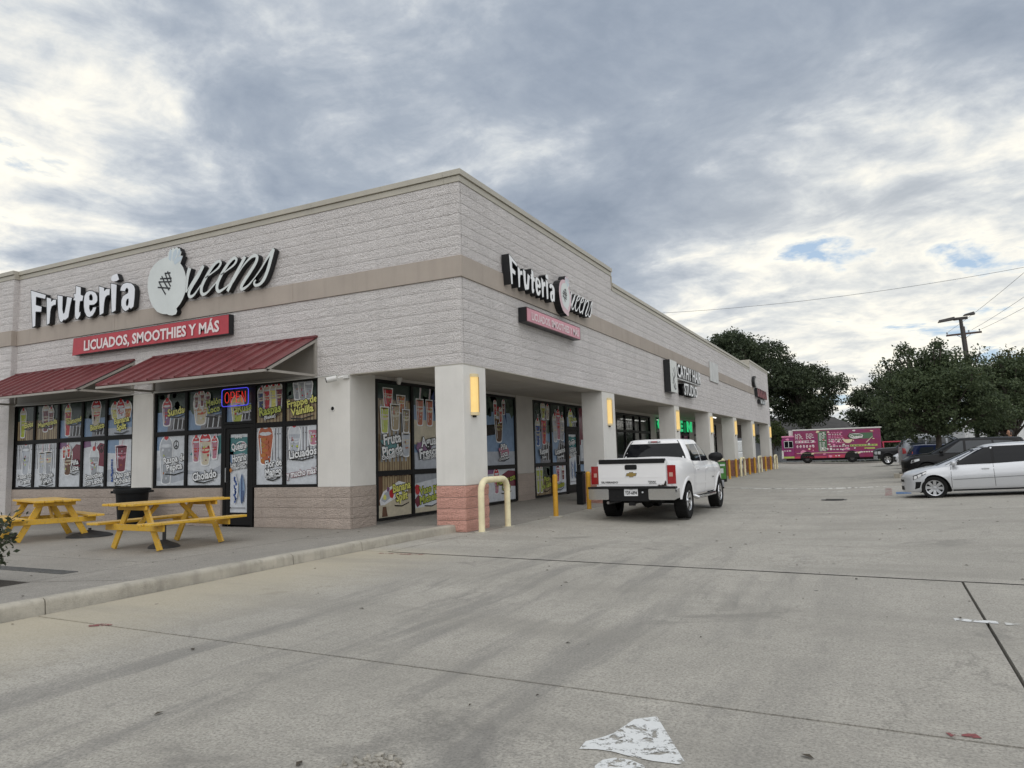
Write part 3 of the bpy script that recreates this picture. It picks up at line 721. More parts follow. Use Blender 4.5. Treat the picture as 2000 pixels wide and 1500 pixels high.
        if dome:
            for k in range(3): s.P([(U+(w*(.42-.12*k))*math.cos(.5236*t), V+h/2+w*(.12+.17*k)+w*.10*math.sin(.5236*t)) for t in range(12)], ('white', top, 'white')[k], False); s.n += .0003
            s.disc(*f(U, V+h/2+w*.60), .045*w/.25, 'red', 8)
        s.up()
        for k in range(10): s.disc(*f(U+s.r.uniform(-.30, .30)*w, V+s.r.uniform(-.40, .45)*h), s.r.uniform(.010, .028)*max(.6, w/.3), s.r.choice([col, top, 'red', 'white', 'wine', 'orange', 'lime']), 7, 1, .35)
        s.up(); s.P([(U-w*.26, V-h*.42), (U-w*.20, V-h*.42), (U-w*.30, V+h*.44), (U-w*.37, V+h*.44)], 'white', False); s.up()
    def text(s, t, cx, cy, h, fill='outl', width=.86, dark='black', rot=.12, swoosh=True, edge=True):
        lines = t.split('|'); U = s.u0+cx*s.w; h *= 1.22; width = min(.96, width*1.15)
        for i, l in enumerate(lines):
            v = s.v0+cy*s.h+(len(lines)-1-2*i)*h*.60
            n = s.n
            put_text(s.mb, l, s.F, U, v, h, n+.0012+.0002*i, PI[dark], .085, width*s.w, rot=rot)
            put_text(s.mb, l, s.F, U, v, h, n+.0026+.0002*i, PI[fill], .030, width*s.w, rot=rot)
        s.n += .004
        if swoosh:
            v = s.v0+cy*s.h-(len(lines))*h*.85; W_ = min(width*s.w*.42, .3)
            s.P([(U-W_, v-.01), (U, v-.035), (U+W_, v+.03), (U+W_, v+.05), (U, v-.01), (U-W_, v+.015)], 'black', False)
        s.up()
    def peace(s, cx, cy, r):
        U, V = s.u0+cx*s.w, s.v0+cy*s.h; k = 20
        ring = [(U+r*math.cos(t*6.2832/k), V+r*1.15*math.sin(t*6.2832/k)) for t in range(k)]; inn = [(U+(r-.02)*math.cos(t*6.2832/k), V+(r-.02)*1.15*math.sin(t*6.2832/k)) for t in range(k)]
        s.mb.poly(ring, s.F, s.n, PI['black'], [inn]); s.n += .0005
        for a in (90, 270, 225, 315):
            x, y = r*math.cos(rad(a)), r*1.1*math.sin(rad(a)); q = strip((U, V), (U+x, V+y), .02); s.P(q, 'black', False); s.n += .0002
        s.up()
def window(parent, F, u0, u1, v0, v1, ucuts, vcuts, arts, bar=.06, name='window', label=None):
    """frame with mullions; arts[(col,row)] = fn(Art)"""
    mb = MB()
    us = [u0]+list(ucuts)+[u1]; D0, D1 = -.07, .0
    def bx(a, b, c, d_, n1=D1):
        mb.prism([(a, c), (b, c), (b, d_), (a, d_)], F, D0, n1)
    bx(u0, u0+bar, v0, v1); bx(u1-bar, u1, v0, v1)
    bx(u0+bar, u1-bar, v0, v0+.05); bx(u0+bar, u1-bar, v1-.06, v1)
    for c in ucuts: bx(c-bar/2-.01, c+bar/2+.01, v0+.05, v1-.06, D1-.002)
    w_ = mb.build(name, M_BLACK, parent)
    for i in range(len(us)-1):
        a = us[i]+(bar if i == 0 else bar/2+.01); b = us[i+1]-(bar if i == len(us)-2 else bar/2+.01)
        vc = vcuts[i] if isinstance(vcuts, dict) else vcuts
        vs = [v0+.05]+list(vc)+[v1-.06]
        t = MB()
        for c in vc: t.prism([(a, c-.05), (b, c-.05), (b, c+.05), (a, c+.05)], F, D0, D1-.004)
        if vc: t.build('transom_bar', M_BLACK, w_)
        for j in range(len(vs)-1):
            c0 = vs[j]+(.05 if j else 0); c1 = vs[j+1]-(.05 if j < len(vs)-2 else 0)
            g = MB(); g.prism([(a, c0), (b, c0), (b, c1), (a, c1)], F, -.06, -.045); g.build('pane', M_GLASS, w_)
            fn = arts.get((i, j))
            if fn:
                A_ = Art(lambda u, v, n, F=F: F(u, v, n-.045), a+.005, b-.005, c0+.005, c1-.005, hash((i, j, round(u0, 1))) & 999); fn(A_)
                A_.mb.build('window_graphic', PM, w_)
    return w_
def art(bg, cups, txt, peace=None, extra=None):
    def f(A_):
        A_.bg(bg)
        if peace: A_.peace(*peace)
        for c in cups: A_.cup(*c[:5], **(c[5] if len(c) > 5 else {}))
        if extra: extra(A_)
        for t in txt: A_.text(*t[:4], **(t[4] if len(t) > 4 else {}))
    return f
Y_ = dict(fill='yellow'); FF = frame((0, .03, 0), (1,0,0), (0,0,1), (0,-1,0))
S_ = dict(swoosh=False)
def splash(A_): A_.disc(.6, .25, .22, 'red', 11, .7, .35); A_.up(); A_.P([(.1, .55), (.9, .55), (.78, .40), (.22, .40)], 'outl'); A_.up()
ar1 = {
 (0,1): art('fence', [(.32,.45,.20,.62,'lime',dict(straws=2))], [('Elote', .70,.47,.11,dict(fill='yellow',width=.55))]),
 (1,1): art('fence', [(.42,.55,.22,.55,'wine',dict(straws=2)), (.68,.55,.17,.42,'wine',dict(straws=1))], [('Mangonada', .55,.47,.10,Y_)]),
 (2,1): art('sky', [(.34,.42,.20,.62,'red',dict(top='yellow',straws=2))], [('Chamoyada', .66,.50,.10,dict(fill='yellow',width=.66))]),
 (3,1): art('sky', [(.54,.58,.28,.42,'cream',dict(top='red',straws=0))], [('Bionico', .62,.28,.11,dict(fill='yellow',width=.55))]),
 (4,1): art('beach', [(.26,.60,.22,.20,'yellow',dict(straws=0)), (.78,.60,.22,.20,'orange',dict(straws=0)), (.52,.60,.24,.26,'white',dict(top='red',straws=0))], [('Banana|Split', .58,.32,.11,dict(fill='yellow',width=.6))]),
 (0,0): art('stripes', [(.55,.58,.30,.62,'pale',dict(top='lgrey',straws=0))], [('Fresas con|Crema', .58,.20,.095,{})]),
 (1,0): art('stripes', [(.30,.56,.20,.55,'pale',dict(dome=False)), (.62,.56,.22,.58,'lgrey',dict(dome=False))], [('Vaso de|Yogurt', .56,.20,.095,{})]),
 (2,0): art('redcar', [(.38,.50,.28,.50,'brown',dict(top='cream',straws=2)), (.22,.74,.10,.2,'red',dict(straws=0)), (.45,.76,.10,.2,'red',dict(straws=0))], [('Piña|Loca', .76,.48,.10,dict(width=.42))]),
 (3,0): art('redcar', [(.50,.46,.28,.44,'lgrey',dict(top='white',straws=2))], [('Smoothies|con Leche', .52,.17,.10,dict(width=.7))], peace=(.82,.82,.085)),
 (4,0): art('white', [(.55,.60,.34,.62,'wine',dict(top='pink',dome=False))], [('Vaso para|Michelada', .66,.19,.10,dict(width=.62))], extra=lambda A_: [A_.disc(.18+.05*A_.r.random(), .12+.055*k, .035, 'blue', 7, 1, .4) for k in range(9)]),
}
window(BLD, FF, -13.70, -8.965, .815, 3.0, [-12.87, -11.85, -10.89, -9.98], [2.02], ar1)
def door_art(A_):
    A_.rect(0, 1, 0, 1, 'white'); A_.up(); A_.rect(0, 1, .74, .96, 'teal'); A_.rect(0, .18, .6, .78, 'sky'); A_.up()
    A_.P([(.2, .60), (.85, .62), (.8, .76), (.3, .74)], 'pale'); A_.up()
    A_.disc(.62, .845, .17, 'outl', 16, .62); A_.up(); A_.disc(.62, .845, .145, 'teal', 16, .58); A_.up(); A_.disc(.74, .85, .09, 'pink', 12, .8); A_.up()
    A_.text('Queens', .48, .85, .12, width=.72, swoosh=False); A_.text('Horario', .52, .70, .13, width=.68, swoosh=False); A_.text('Lunes - Domingo', .52, .625, .08, width=.86, swoosh=False)
    A_.text('10:00am-9:00pm', .54, .575, .055, width=.7, swoosh=False, edge=False)
    put_text(A_.mb, '3640', A_.F, A_.u0+.5*A_.w, A_.v1-.05, .075, A_.n, PI['outl'], .03)
    for cx, c1, c2 in ((.34, 'white', 'blue'), (.72, 'sky', 'navy')):
        pts = [(A_.u0+cx*A_.w+.085*math.sin(t*math.pi)*sg, A_.v0+(.10+.40*(t if sg > 0 else 1-t))*A_.h) for sg in (1, -1) for t in [k/12 for k in range(12)]]
        A_.P(pts, c1, False); A_.up()
        if c2 == 'blue':
            for k in range(16): A_.disc(cx+A_.r.uniform(-.06, .06), .14+.32*k/16, .026, 'blue', 6, 1.2, .4)
        else:
            A_.P(strip((A_.u0+cx*A_.w, A_.v0+.12*A_.h), (A_.u0+cx*A_.w, A_.v0+.48*A_.h), .03), 'navy', False); A_.P(strip((A_.u0+(cx+.08)*A_.w, A_.v0+.14*A_.h), (A_.u0+(cx+.08)*A_.w, A_.v0+.28*A_.h), .03), 'navy', False)
        A_.up()
    A_.rect(.12, .92, .055, .065, 'grey'); A_.disc(.08, .06, .018, 'black', 8); A_.disc(.07, .54, .05, 'orange', 4, 1.2); A_.up()
ar2 = {
 (0,1): art('sky', [(.34,.42,.24,.42,'purple',dict(top='red',straws=1))], [('Sundae', .72,.54,.13,dict(fill='yellow',width=.6))]),
 (1,1): art('sky', [(.36,.42,.36,.44,'cream',dict(top='orange',straws=0)), (.24,.72,.1,.24,'wine',dict(straws=0)), (.42,.76,.1,.26,'wine',dict(straws=0)), (.60,.72,.1,.24,'wine',dict(straws=0))], [('Melón|Loco', .78,.60,.11,dict(fill='lime',width=.46))]),
 (0,0): art('white', [(.34,.42,.34,.85,'lgrey',dict(top='pale',straws=2))], [('Raspa de|Pepita', .64,.46,.12,dict(width=.66))], peace=(.68,.82,.09)),
 (1,0): art('car', [(.24,.66,.20,.42,'pink',dict(top='red')), (.52,.64,.28,.52,'cream',dict(top='red')), (.80,.68,.16,.36,'pink',dict(top='red'))], [('Cholado', .52,.20,.14,dict(width=.6))]),
 (3,1): art('fence', [(.16,.58,.14,.36,'navy'), (.40,.60,.16,.40,'red'), (.66,.62,.16,.38,'yellow'), (.88,.62,.14,.40,'wine')], [('Raspas', .55,.33,.14,dict(fill='lime',width=.7)), ('(Shakes)', .55,.14,.055,dict(width=.4, swoosh=False))]),
 (4,1): art('fence', [(.36,.76,.17,.30,'lgrey',dict(top='pale')), (.55,.78,.20,.34,'lgrey',dict(top='pale')), (.74,.74,.16,.28,'lgrey',dict(top='pale'))], [('Frappe de|Vainilla', .54,.38,.12,dict(fill='yellow',width=.86))]),
 (3,0): art('stripes', [(.34,.62,.34,.60,'mango',dict(top='mango',straws=0))], [('Flor de|Mango', .66,.30,.12,dict(width=.52)), ('(Mango Flower)', .70,.15,.05,dict(width=.5, swoosh=False))], extra=lambda A_: [A_.disc(.34+.11*A_.r.uniform(-1, 1), .42+.047*k, .085, 'mango' if k % 2 else 'orange', 7, .6, .35) or A_.up() for k in range(9)]),
 (4,0): art('stripes', [(.26,.72,.26,.36,'pale',dict(top='white',straws=0)), (.88,.80,.2,.3,'pink',dict(top='white'))], [('Licuados', .55,.54,.13,dict(width=.76)), ('y mucho más!', .52,.2,.10,dict(width=.9, dark='wine', swoosh=False))]),
}
def rusa(A_):
    A_.bg('sky'); A_.cup(.42, .24, .30, .36, 'lime', top='yellow', straws=0); A_.text('Rusa', .72, .40, .13, fill='lime', width=.5, swoosh=False); A_.text('(Rusa Pineapple)', .72, .26, .045, width=.55, swoosh=False)
ar2[(2,1)] = rusa
# front window wall of five bays; the middle one carries the door
w2 = window(BLD, FF, -8.25, -6.03, .815, 3.0, [-7.20], [2.03], {k: v for k, v in ar2.items() if k[0] < 2})
w3 = window(BLD, FF, -5.15, -3.37, .815, 3.0, [-4.30], [2.10], {(k[0]-3, k[1]): v for k, v in ar2.items() if k[0] > 2})
w4 = window(BLD, FF, -6.028, -5.152, 2.16, 3.0, [], [], {(0, 0): rusa}, name='transom_window')
def door(F, u0, u1, v0, v1, fn, hinge_left=True, name='door'):
    mb = MB(); b = .10
    for a, c, d_, e in ((u0, u0+b, v0, v1), (u1-b, u1, v0, v1), (u0+b, u1-b, v0, v0+.24), (u0+b, u1-b, v1-.11, v1)): mb.prism([(a, d_), (c, d_), (c, e), (a, e)], F, -.07, -.012)
    d_ = mb.build(name, M_BLACK, BLD)
    g = MB(); g.prism([(u0+b, v0+.24), (u1-b, v0+.24), (u1-b, v1-.11), (u0+b, v1-.11)], F, -.06, -.045); g.build('pane', M_GLASS, d_)
    if fn:
        A_ = Art(lambda u, v, n, F=F: F(u, v, n-.045), u0+b+.01, u1-b-.01, v0+.26, v1-.12, 5); fn(A_); A_.mb.build('window_graphic', PM, d_)
    h = MB(); uh = u0+.06 if not hinge_left else u1-.06; h.tube([F(uh, v0+.9, -.01), F(uh, v0+.9, .05), F(uh, v0+1.2, .05), F(uh, v0+1.2, -.01)], .012, 6); h.build('handle', mat('steel', (.35, .35, .36), .3, .9), d_)
    f = MB(); f.prism([(u0-.07, 0), (u0-.005, 0), (u0-.005, v1+.09), (u0-.07, v1+.09)], F, -.07, .0); f.prism([(u1+.005, 0), (u1+.07, 0), (u1+.07, v1+.09), (u1+.005, v1+.09)], F, -.07, .0); f.prism([(u0-.004, v1+.01), (u1+.004, v1+.01), (u1+.004, v1+.09), (u0-.004, v1+.09)], F, -.07, -.002); f.build('frame', M_BLACK, d_)
    return d_
door(FF, -5.955, -5.225, .03, 2.06, door_art, hinge_left=False)
# windows along the arcade
FS = frame((-2.56, 0, 0), (0,1,0), (0,0,1), (1,0,0))
def fruta(A_):
    A_.bg('fence'); A_.fence(0, .82)
    for i in range(7): A_.rect(.1+.12*i, .15+.12*i, .1, .75, 'lgrey')
    A_.up()
    for c in ((.32,.84,.26,.40,'red'), (.70,.78,.24,.36,'orange')): A_.cup(*c, dome=False, straws=0)
    for c in ((.20,.58,.22,.55,'lime'), (.50,.62,.26,.55,'tan'), (.82,.58,.20,.50,'tan2'), (.80,.30,.22,.5,'pale')): A_.cup(*c, dome=False, straws=0)
    A_.disc(.3, .28, .3, 'teal', 12, .6, .35); A_.up(); A_.text('Fruta|Picada', .38, .30, .17, width=.5, swoosh=False); A_.text('Chopped Fruit', .38, .17, .075, width=.55, swoosh=False)
def aguas(A_):
    A_.bg('beach'); A_.rect(.0, 1, .3, .6, 'cream'); A_.up()
    for c in ((.22,.70,.22,.60,'mango'), (.52,.70,.22,.60,'mango'), (.82,.70,.22,.60,'wine')): A_.cup(*c, dome=False, straws=1)
    A_.disc(.3, .26, .25, 'purple', 12, .7, .35); A_.disc(.7, .24, .25, 'pale', 12, .7, .35); A_.up(); A_.text('Aguas|Frescas', .5, .28, .17, width=.8, swoosh=False); A_.text('Fresh Juices', .5, .15, .07, width=.7, swoosh=False)
def split2(A_):
    A_.rect(0, 1, 0, 1, 'cream'); A_.up(); A_.fence(.52, 1); A_.rect(0, .14, .3, 1, 'brown'); A_.up()
    A_.P([(.06, .42), (.16, .62), (.62, .86), (.9, .78), (.9, .6), (.2, .3), (.08, .3)], 'outl'); A_.up(); A_.P([(.1, .42), (.2, .58), (.6, .78), (.8, .72), (.2, .36)], 'pale'); A_.up()
    A_.disc(.40, .56, .10, 'red', 10, 1, .2); A_.disc(.2, .48, .06, 'yellow', 8, 1, .3); A_.disc(.3, .68, .05, 'purple', 8, 1, .3); A_.up(); A_.P([(.12, .02), (.28, .02), (.24, .26), (.14, .26)], 'brown'); A_.up(); A_.text('Banana|Split', .70, .60, .14, fill='yellow', width=.46)
def vaso2(A_):
    A_.rect(0, 1, 0, 1, 'white'); A_.up(); A_.P([(0, .75), (1, .9), (1, 1), (0, 1)], 'lgrey'); A_.P([(0, .0), (1, 0), (1, .16), (0, .12)], 'cream'); A_.up(); A_.disc(.12, .6, .12, 'red', 10, 1, .3); A_.disc(.12, .3, .12, 'wine', 10, 1, .3); A_.up(); A_.text('Vaso para|Michelada', .56, .5, .14, fill='lime', width=.74)
arS = {(0,1): fruta, (0,0): split2, (1,1): aguas, (1,0): vaso2,
 (2,1): art('stripes', [(.5,.6,.4,.9,'cream')], [('Licuados', .5,.25,.14,{})]), (2,0): art('white', [], [('Bionico', .5,.5,.14,Y_)]),
 (3,1): art('beach', [(.46,.52,.38,.62,'brown',dict(top='tan',straws=0)), (.34,.82,.13,.3,'red',dict(straws=0)), (.62,.84,.13,.3,'wine',dict(straws=0)), (.5,.72,.13,.3,'red',dict(straws=0))], [('Piña|Loca', .58,.22,.13,dict(width=.4)), ('(Crazy Pineapple)', .58,.10,.05,dict(width=.6, swoosh=False))], extra=lambda A_: (A_.disc(.58, .2, .3, 'pink', 11, .5, .4), A_.up())),
 (3,0): art('redcar', [(.34,.55,.24,.5,'pink',dict(top='red'))], [('Mangos con|Chile', .66,.55,.13,dict(fill='lime',width=.6))])}
window(BLD, FS, .82, 7.24, .075, 2.97, [2.14, 3.50, 5.42], [1.03], arS, bar=.07)
arT = {(0,1): art('sky', [(.24,.46,.26,.62,'blue'), (.60,.52,.30,.75,'red',dict(top='wine')), (.56,.84,.26,.3,'lime'), (.84,.82,.2,.3,'cream')], [('Raspas', .52,.20,.13,dict(width=.6)), ('(Shakes)', .52,.10,.06,dict(width=.4, swoosh=False))]),
 (1,1): art('sky', [(.30,.55,.28,.7,'pale'), (.52,.60,.28,.75,'pink',dict(top='red')), (.78,.55,.26,.6,'lgrey')], [('Licuados', .55,.2,.13,dict(width=.7)), ('(Smoothies)', .55,.10,.06,dict(width=.5, swoosh=False))]),
 (0,0): art('fence', [(.16,.5,.16,.7,'lime'), (.36,.5,.16,.7,'lime')], [('Pico|de Gallo', .68,.45,.13,dict(fill='lime',width=.46))]),
 (1,0): art('white', [(.4,.65,.22,.4,'pink',dict(top='wine')), (.75,.65,.18,.3,'wine')], [('Bionico', .5,.28,.13,dict(fill='lime',width=.7))])}
window(BLD, FS, 8.40, 10.93, .075, 2.97, [9.70], [1.03], arT, bar=.07)
door(FS, 11.02, 11.92, .07, 2.10, door_art, name='door')
window(BLD, FS, 10.95, 11.99, 2.19, 2.97, [], [], {(0, 0): rusa}, bar=.06, name='transom_window')
def banner(A_): A_.rect(0, 1, 0, 1, 'pale'); A_.up(); A_.rect(.1, .9, .3, 1, 'wine'); A_.up(); A_.rect(.2, .8, .05, .4, 'white'); A_.up()
window(BLD, FS, 12.0, 15.58, .075, 2.97, [13.2, 14.4], [1.03], {(0, 1): banner, (0, 0): art('white', [], [('Raspas', .5,.5,.14,Y_)]), (1, 1): art('stripes', [(.5,.6,.4,.9,'red')], [('Sundae', .5,.25,.14,{})])}, bar=.07)
# neighbouring shops: dark glass
for a, b, cuts in ((16.02, 20.78, [17.2, 18.4, 19.3]), (21.72, 28.18, [23, 24.3, 25.6, 26.9]), (29.22, 35.48, [30.6, 32, 33.6])):
    window(BLD, FS, a, b, .06, 2.92, cuts, [2.2], {}, bar=.08)
# ================================================================== awnings
M_AWN = mat('red_metal', (.135, .026, .028), .42, .0, var=.12, vscale=1.5, coat=.1, streak=.15)
M_AWNF = mat('awning_frame', (.33, .31, .28), .5, var=.08)
M_AWNU = mat('awning_underside', (.13, .12, .11), .6, var=.1)  # colour darkened to carry the shade under the awning
def awning(name, x0, x1, label):
    a = thing(name, label, 'awning', ((x0+x1)/2, 0, 3.0)); hw = (x1-x0)/2; T, O, PR = .77, .03, 1.36
    def S(u, v, n):                                   # v: 0 at wall .. 1 at outer edge
        dv = Vector((0, -PR, O-T)); nn = Vector((0, dv.z, -dv.y)).normalized() if False else Vector((0, -(T-O), PR)).normalized()
        return Vector((u, -.035-PR*v, T+(O-T)*v))+nn*n
    pitch = .40; k = int(round(2*hw/pitch)); pitch = 2*hw/k
    for i in range(k):
        u0 = -hw+i*pitch; mb = MB()
        prof = [(0, 0), (.012, .045), (.06, .045), (.075, .004), (pitch*.5, .012), (pitch-.002, .0)]
        for v in (0, 1):
            for u, n in prof: mb.v.append(tuple(S(u0+u, v, n+.012)))
        q = len(prof)
        for j in range(q-1): mb.f.append((j, j+q, j+q+1, j+1)); mb.m.append(0)
        for v in (1,):                                # closed lower ends
            base = len(mb.v)
            for u, n in prof: mb.v.append(tuple(S(u0+u, v, n+.012)))
            for u, n in prof: mb.v.append(tuple(S(u0+u, v, 0)))
            for j in range(q-1): mb.f.append((base+j, base+q+j, base+q+j+1, base+j+1)); mb.m.append(0)
        mb.build('roof_panel', M_AWN, a)
    mb = MB(); mb.add([S(-hw, 0, -.004), S(hw, 0, -.004), S(hw, 1, -.004), S(-hw, 1, -.004)], [(0, 1, 2, 3)]); mb.build('underside', M_AWNU, a)
    mb = MB(); mb.box(-hw-.01, hw+.01, -.06, -.005, T+.02, T+.065); mb.build('ridge_flashing', M_AWN, a)
    mb = MB()
    mb.beam(S(-hw, 1, -.03), S(hw, 1, -.03), .045, .045)
    mb.box(-hw, hw, -.055, -.01, -.02, .025)
    for s in (-1, 1):
        u = s*(hw-.025)
        mb.beam(S(u, .02, -.035), S(u, .985, -.035), .045, .05); mb.beam((u, -.05, .02), (u, -PR-.01, O-.02), .045, .045, upv=(1, 0, 0)); mb.box(u-.025, u+.025, -.06, -.012, .026, T-.02)
    mb.build('frame', M_AWNF, a)
    mb = MB(); mb.box(-hw+.05, hw-.05, -.02, -.008, .026, T-.03); mb.build('back_panel', mat('back_panel_grey', (.26, .245, .225), .8, var=.06), a)
    return a
awning('awning', -8.24, -3.37, 'dark red ribbed metal awning over the door and the right-hand shopfront')
awning('awning', -13.62, -8.92, 'dark red ribbed metal awning over the left five-pane window, behind the trash bin')
# ================================================================== channel-letter signs
M_FACE = mat('letter_white', (.74, .76, .80), .4, var=.04, vscale=3)
M_FACE2 = mat('letter_pale', (.62, .66, .65), .4, var=.05, vscale=1.5)
M_LEAFB = mat('leaf_pale_blue', (.50, .58, .64), .4)
M_BOX = mat('sign_black', (.010, .011, .013), .4)
M_PINKF = mat('logo_pink', (.62, .44, .48), .4, var=.06)
M_SRED = mat('sign_red', (.42, .045, .06), .4, var=.10, vscale=2.5)
M_SPINK = mat('sign_faded_pink', (.62, .28, .34), .45, var=.08, vscale=2)
M_STXT = mat('sign_text', (.74, .66, .66), .5)
SIGN_L = {'F': [(-0.218,1.042),(0.448,0.837),(0.424,0.724),(0.029,0.83),(0.032,0.622),(0.291,0.549),(0.273,0.406),(0.031,0.437),(0.042,0.066),(-0.086,0.036)], 'r': [(0.476,0.774),(0.675,0.712),(0.683,0.633),(0.758,0.676),(0.887,0.663),(0.88,0.52),(0.791,0.521),(0.703,0.495),(0.664,0.379),(0.643,0.067),(0.519,0.034)], 'u': [(0.925,0.769),(1.155,0.717),(1.159,0.376),(1.194,0.266),(1.245,0.284),(1.294,0.47),(1.326,0.677),(1.54,0.628),(1.47,0.413),(1.413,0.138),(1.271,0.077),(1.232,0.103),(1.142,0.04),(1.058,0.077),(1.0,0.211),(0.956,0.474)], 't': [(1.668,0.915),(1.877,0.848),(1.88,0.656),(1.986,0.621),(1.956,0.49),(1.86,0.492),(1.839,0.351),(1.837,0.225),(1.896,0.231),(1.884,0.13),(1.789,0.047),(1.703,0.06),(1.661,0.155),(1.658,0.39),(1.665,0.531),(1.593,0.547),(1.576,0.591),(1.624,0.612),(1.584,0.717),(1.67,0.71)], 'e': [(2.001,0.493),(2.015,0.599),(2.081,0.69),(2.192,0.717),(2.331,0.693),(2.458,0.633),(2.531,0.534),(2.536,0.427),(2.497,0.375),(2.403,0.337),(2.231,0.349),(2.229,0.269),(2.277,0.192),(2.339,0.229),(2.372,0.284),(2.51,0.278),(2.452,0.154),(2.36,0.072),(2.237,0.043),(2.138,0.079),(2.049,0.2),(2.008,0.349)], 'e_h': [(2.225,0.487),(2.215,0.574),(2.252,0.614),(2.308,0.598),(2.345,0.522),(2.342,0.469),(2.286,0.467)], 'r2': [(2.574,0.786),(2.781,0.718),(2.785,0.635),(2.85,0.679),(2.998,0.665),(2.992,0.503),(2.898,0.506),(2.833,0.461),(2.798,0.325),(2.781,0.089),(2.629,0.045)], 'i': [(3.019,0.798),(3.248,0.732),(3.234,0.098),(3.077,0.055)], 'dot': [(3.014,0.922),(3.079,0.98),(3.25,0.998),(3.322,0.845),(3.231,0.817),(3.112,0.824),(3.044,0.856)], 'a': [(3.373,0.559),(3.396,0.652),(3.471,0.72),(3.614,0.735),(3.77,0.697),(3.875,0.623),(3.916,0.532),(3.91,0.361),(3.88,0.117),(3.78,0.069),(3.714,0.111),(3.703,0.069),(3.588,0.036),(3.482,0.095),(3.426,0.197),(3.422,0.318),(3.47,0.416),(3.572,0.455),(3.662,0.478),(3.667,0.555),(3.619,0.596),(3.568,0.56),(3.565,0.517)], 'a_h': [(3.606,0.261),(3.629,0.319),(3.686,0.329),(3.688,0.251),(3.673,0.184),(3.635,0.163),(3.608,0.201)]}
SIGN_Q = {'body': [(4.354,0.557),(4.374,0.732),(4.447,0.9),(4.573,1.024),(4.75,1.104),(4.928,1.134),(5.029,1.142),(5.052,1.235),(5.117,1.318),(5.156,1.281),(5.205,1.331),(5.251,1.292),(5.337,1.328),(5.376,1.273),(5.43,1.278),(5.451,1.209),(5.482,1.187),(5.454,1.104),(5.533,1.083),(5.498,1.01),(5.451,0.922),(5.535,0.832),(5.606,0.701),(5.651,0.557),(5.643,0.386),(5.623,0.217),(5.553,0.089),(5.458,-0.019),(5.349,-0.101),(5.375,-0.164),(5.34,-0.229),(5.217,-0.244),(5.104,-0.223),(5.041,-0.195),(4.89,-0.174),(4.71,-0.104),(4.552,0.037),(4.443,0.209),(4.38,0.394)], 'l1': [(5.061,1.076),(5.077,1.214),(5.118,1.301),(5.159,1.254),(5.156,1.096),(5.133,1.021)], 'l2': [(5.182,1.075),(5.208,1.202),(5.276,1.274),(5.339,1.258),(5.329,1.158),(5.257,1.046),(5.209,1.001)], 'l3': [(5.247,0.946),(5.239,0.997),(5.311,1.073),(5.43,1.087),(5.524,1.076),(5.481,0.995),(5.359,0.944),(5.286,0.916)], 'l4': [(5.349,1.151),(5.389,1.236),(5.43,1.264),(5.457,1.19),(5.417,1.118),(5.336,1.066)]}
SIGN_H = [[(4.944,0.759),(5.135,0.75)],[(4.789,0.657),(5.174,0.617)],[(4.74,0.59),(5.171,0.539)],[(4.718,0.465),(5.138,0.392)],[(4.951,0.776),(5.058,0.559),(5.149,0.431)],[(4.844,0.711),(4.971,0.51),(5.101,0.353)],[(4.753,0.592),(4.872,0.418),(4.991,0.263)],[(5.039,0.795),(5.118,0.665),(5.171,0.544)]]
SIGN_S = [([(5.755,0.774),(5.705,0.652),(5.677,0.502),(5.663,0.349),(5.647,0.231)],[0.098,0.089,0.07,0.054,0.038]),([(5.659,0.23),(5.836,0.429),(6.023,0.608),(6.198,0.761)],[0.022,0.029,0.041,0.063]),([(6.182,0.747),(6.025,0.539),(5.837,0.343),(5.744,0.202),(5.782,0.115),(5.902,0.139),(6.031,0.25),(6.124,0.339)],[0.073,0.073,0.073,0.07,0.063,0.048,0.029,0.022]),([(6.251,0.474),(6.495,0.567),(6.666,0.651),(6.734,0.742),(6.664,0.794),(6.515,0.724),(6.332,0.547),(6.171,0.333),(6.139,0.185),(6.204,0.113),(6.328,0.144),(6.477,0.242),(6.637,0.354)],[0.019,0.029,0.044,0.054,0.057,0.063,0.073,0.076,0.073,0.063,0.044,0.029,0.022]),([(6.738,0.477),(6.975,0.57),(7.143,0.652),(7.209,0.741),(7.141,0.793),(6.996,0.72),(6.817,0.55),(6.66,0.338),(6.628,0.189),(6.691,0.117),(6.812,0.148),(6.958,0.212),(7.07,0.296)],[0.019,0.029,0.044,0.054,0.057,0.063,0.073,0.076,0.073,0.063,0.044,0.029,0.022]),([(7.463,0.774),(7.333,0.604),(7.158,0.383),(6.949,0.089)],[0.07,0.07,0.07,0.07]),([(7.115,0.257),(7.378,0.549),(7.596,0.713),(7.747,0.755),(7.813,0.705),(7.77,0.589),(7.599,0.403),(7.404,0.202),(7.357,0.11),(7.417,0.078),(7.58,0.146),(7.752,0.284)],[0.019,0.025,0.048,0.063,0.067,0.07,0.073,0.073,0.07,0.057,0.035,0.022]),([(7.741,0.27),(7.922,0.438),(8.112,0.652),(8.29,0.814)],[0.022,0.029,0.041,0.07]),([(8.275,0.811),(8.197,0.591),(8.114,0.378),(8.009,0.201),(7.882,0.113),(7.764,0.113),(7.735,0.181),(7.785,0.223)],[0.076,0.076,0.073,0.07,0.057,0.051,0.041,0.029])]
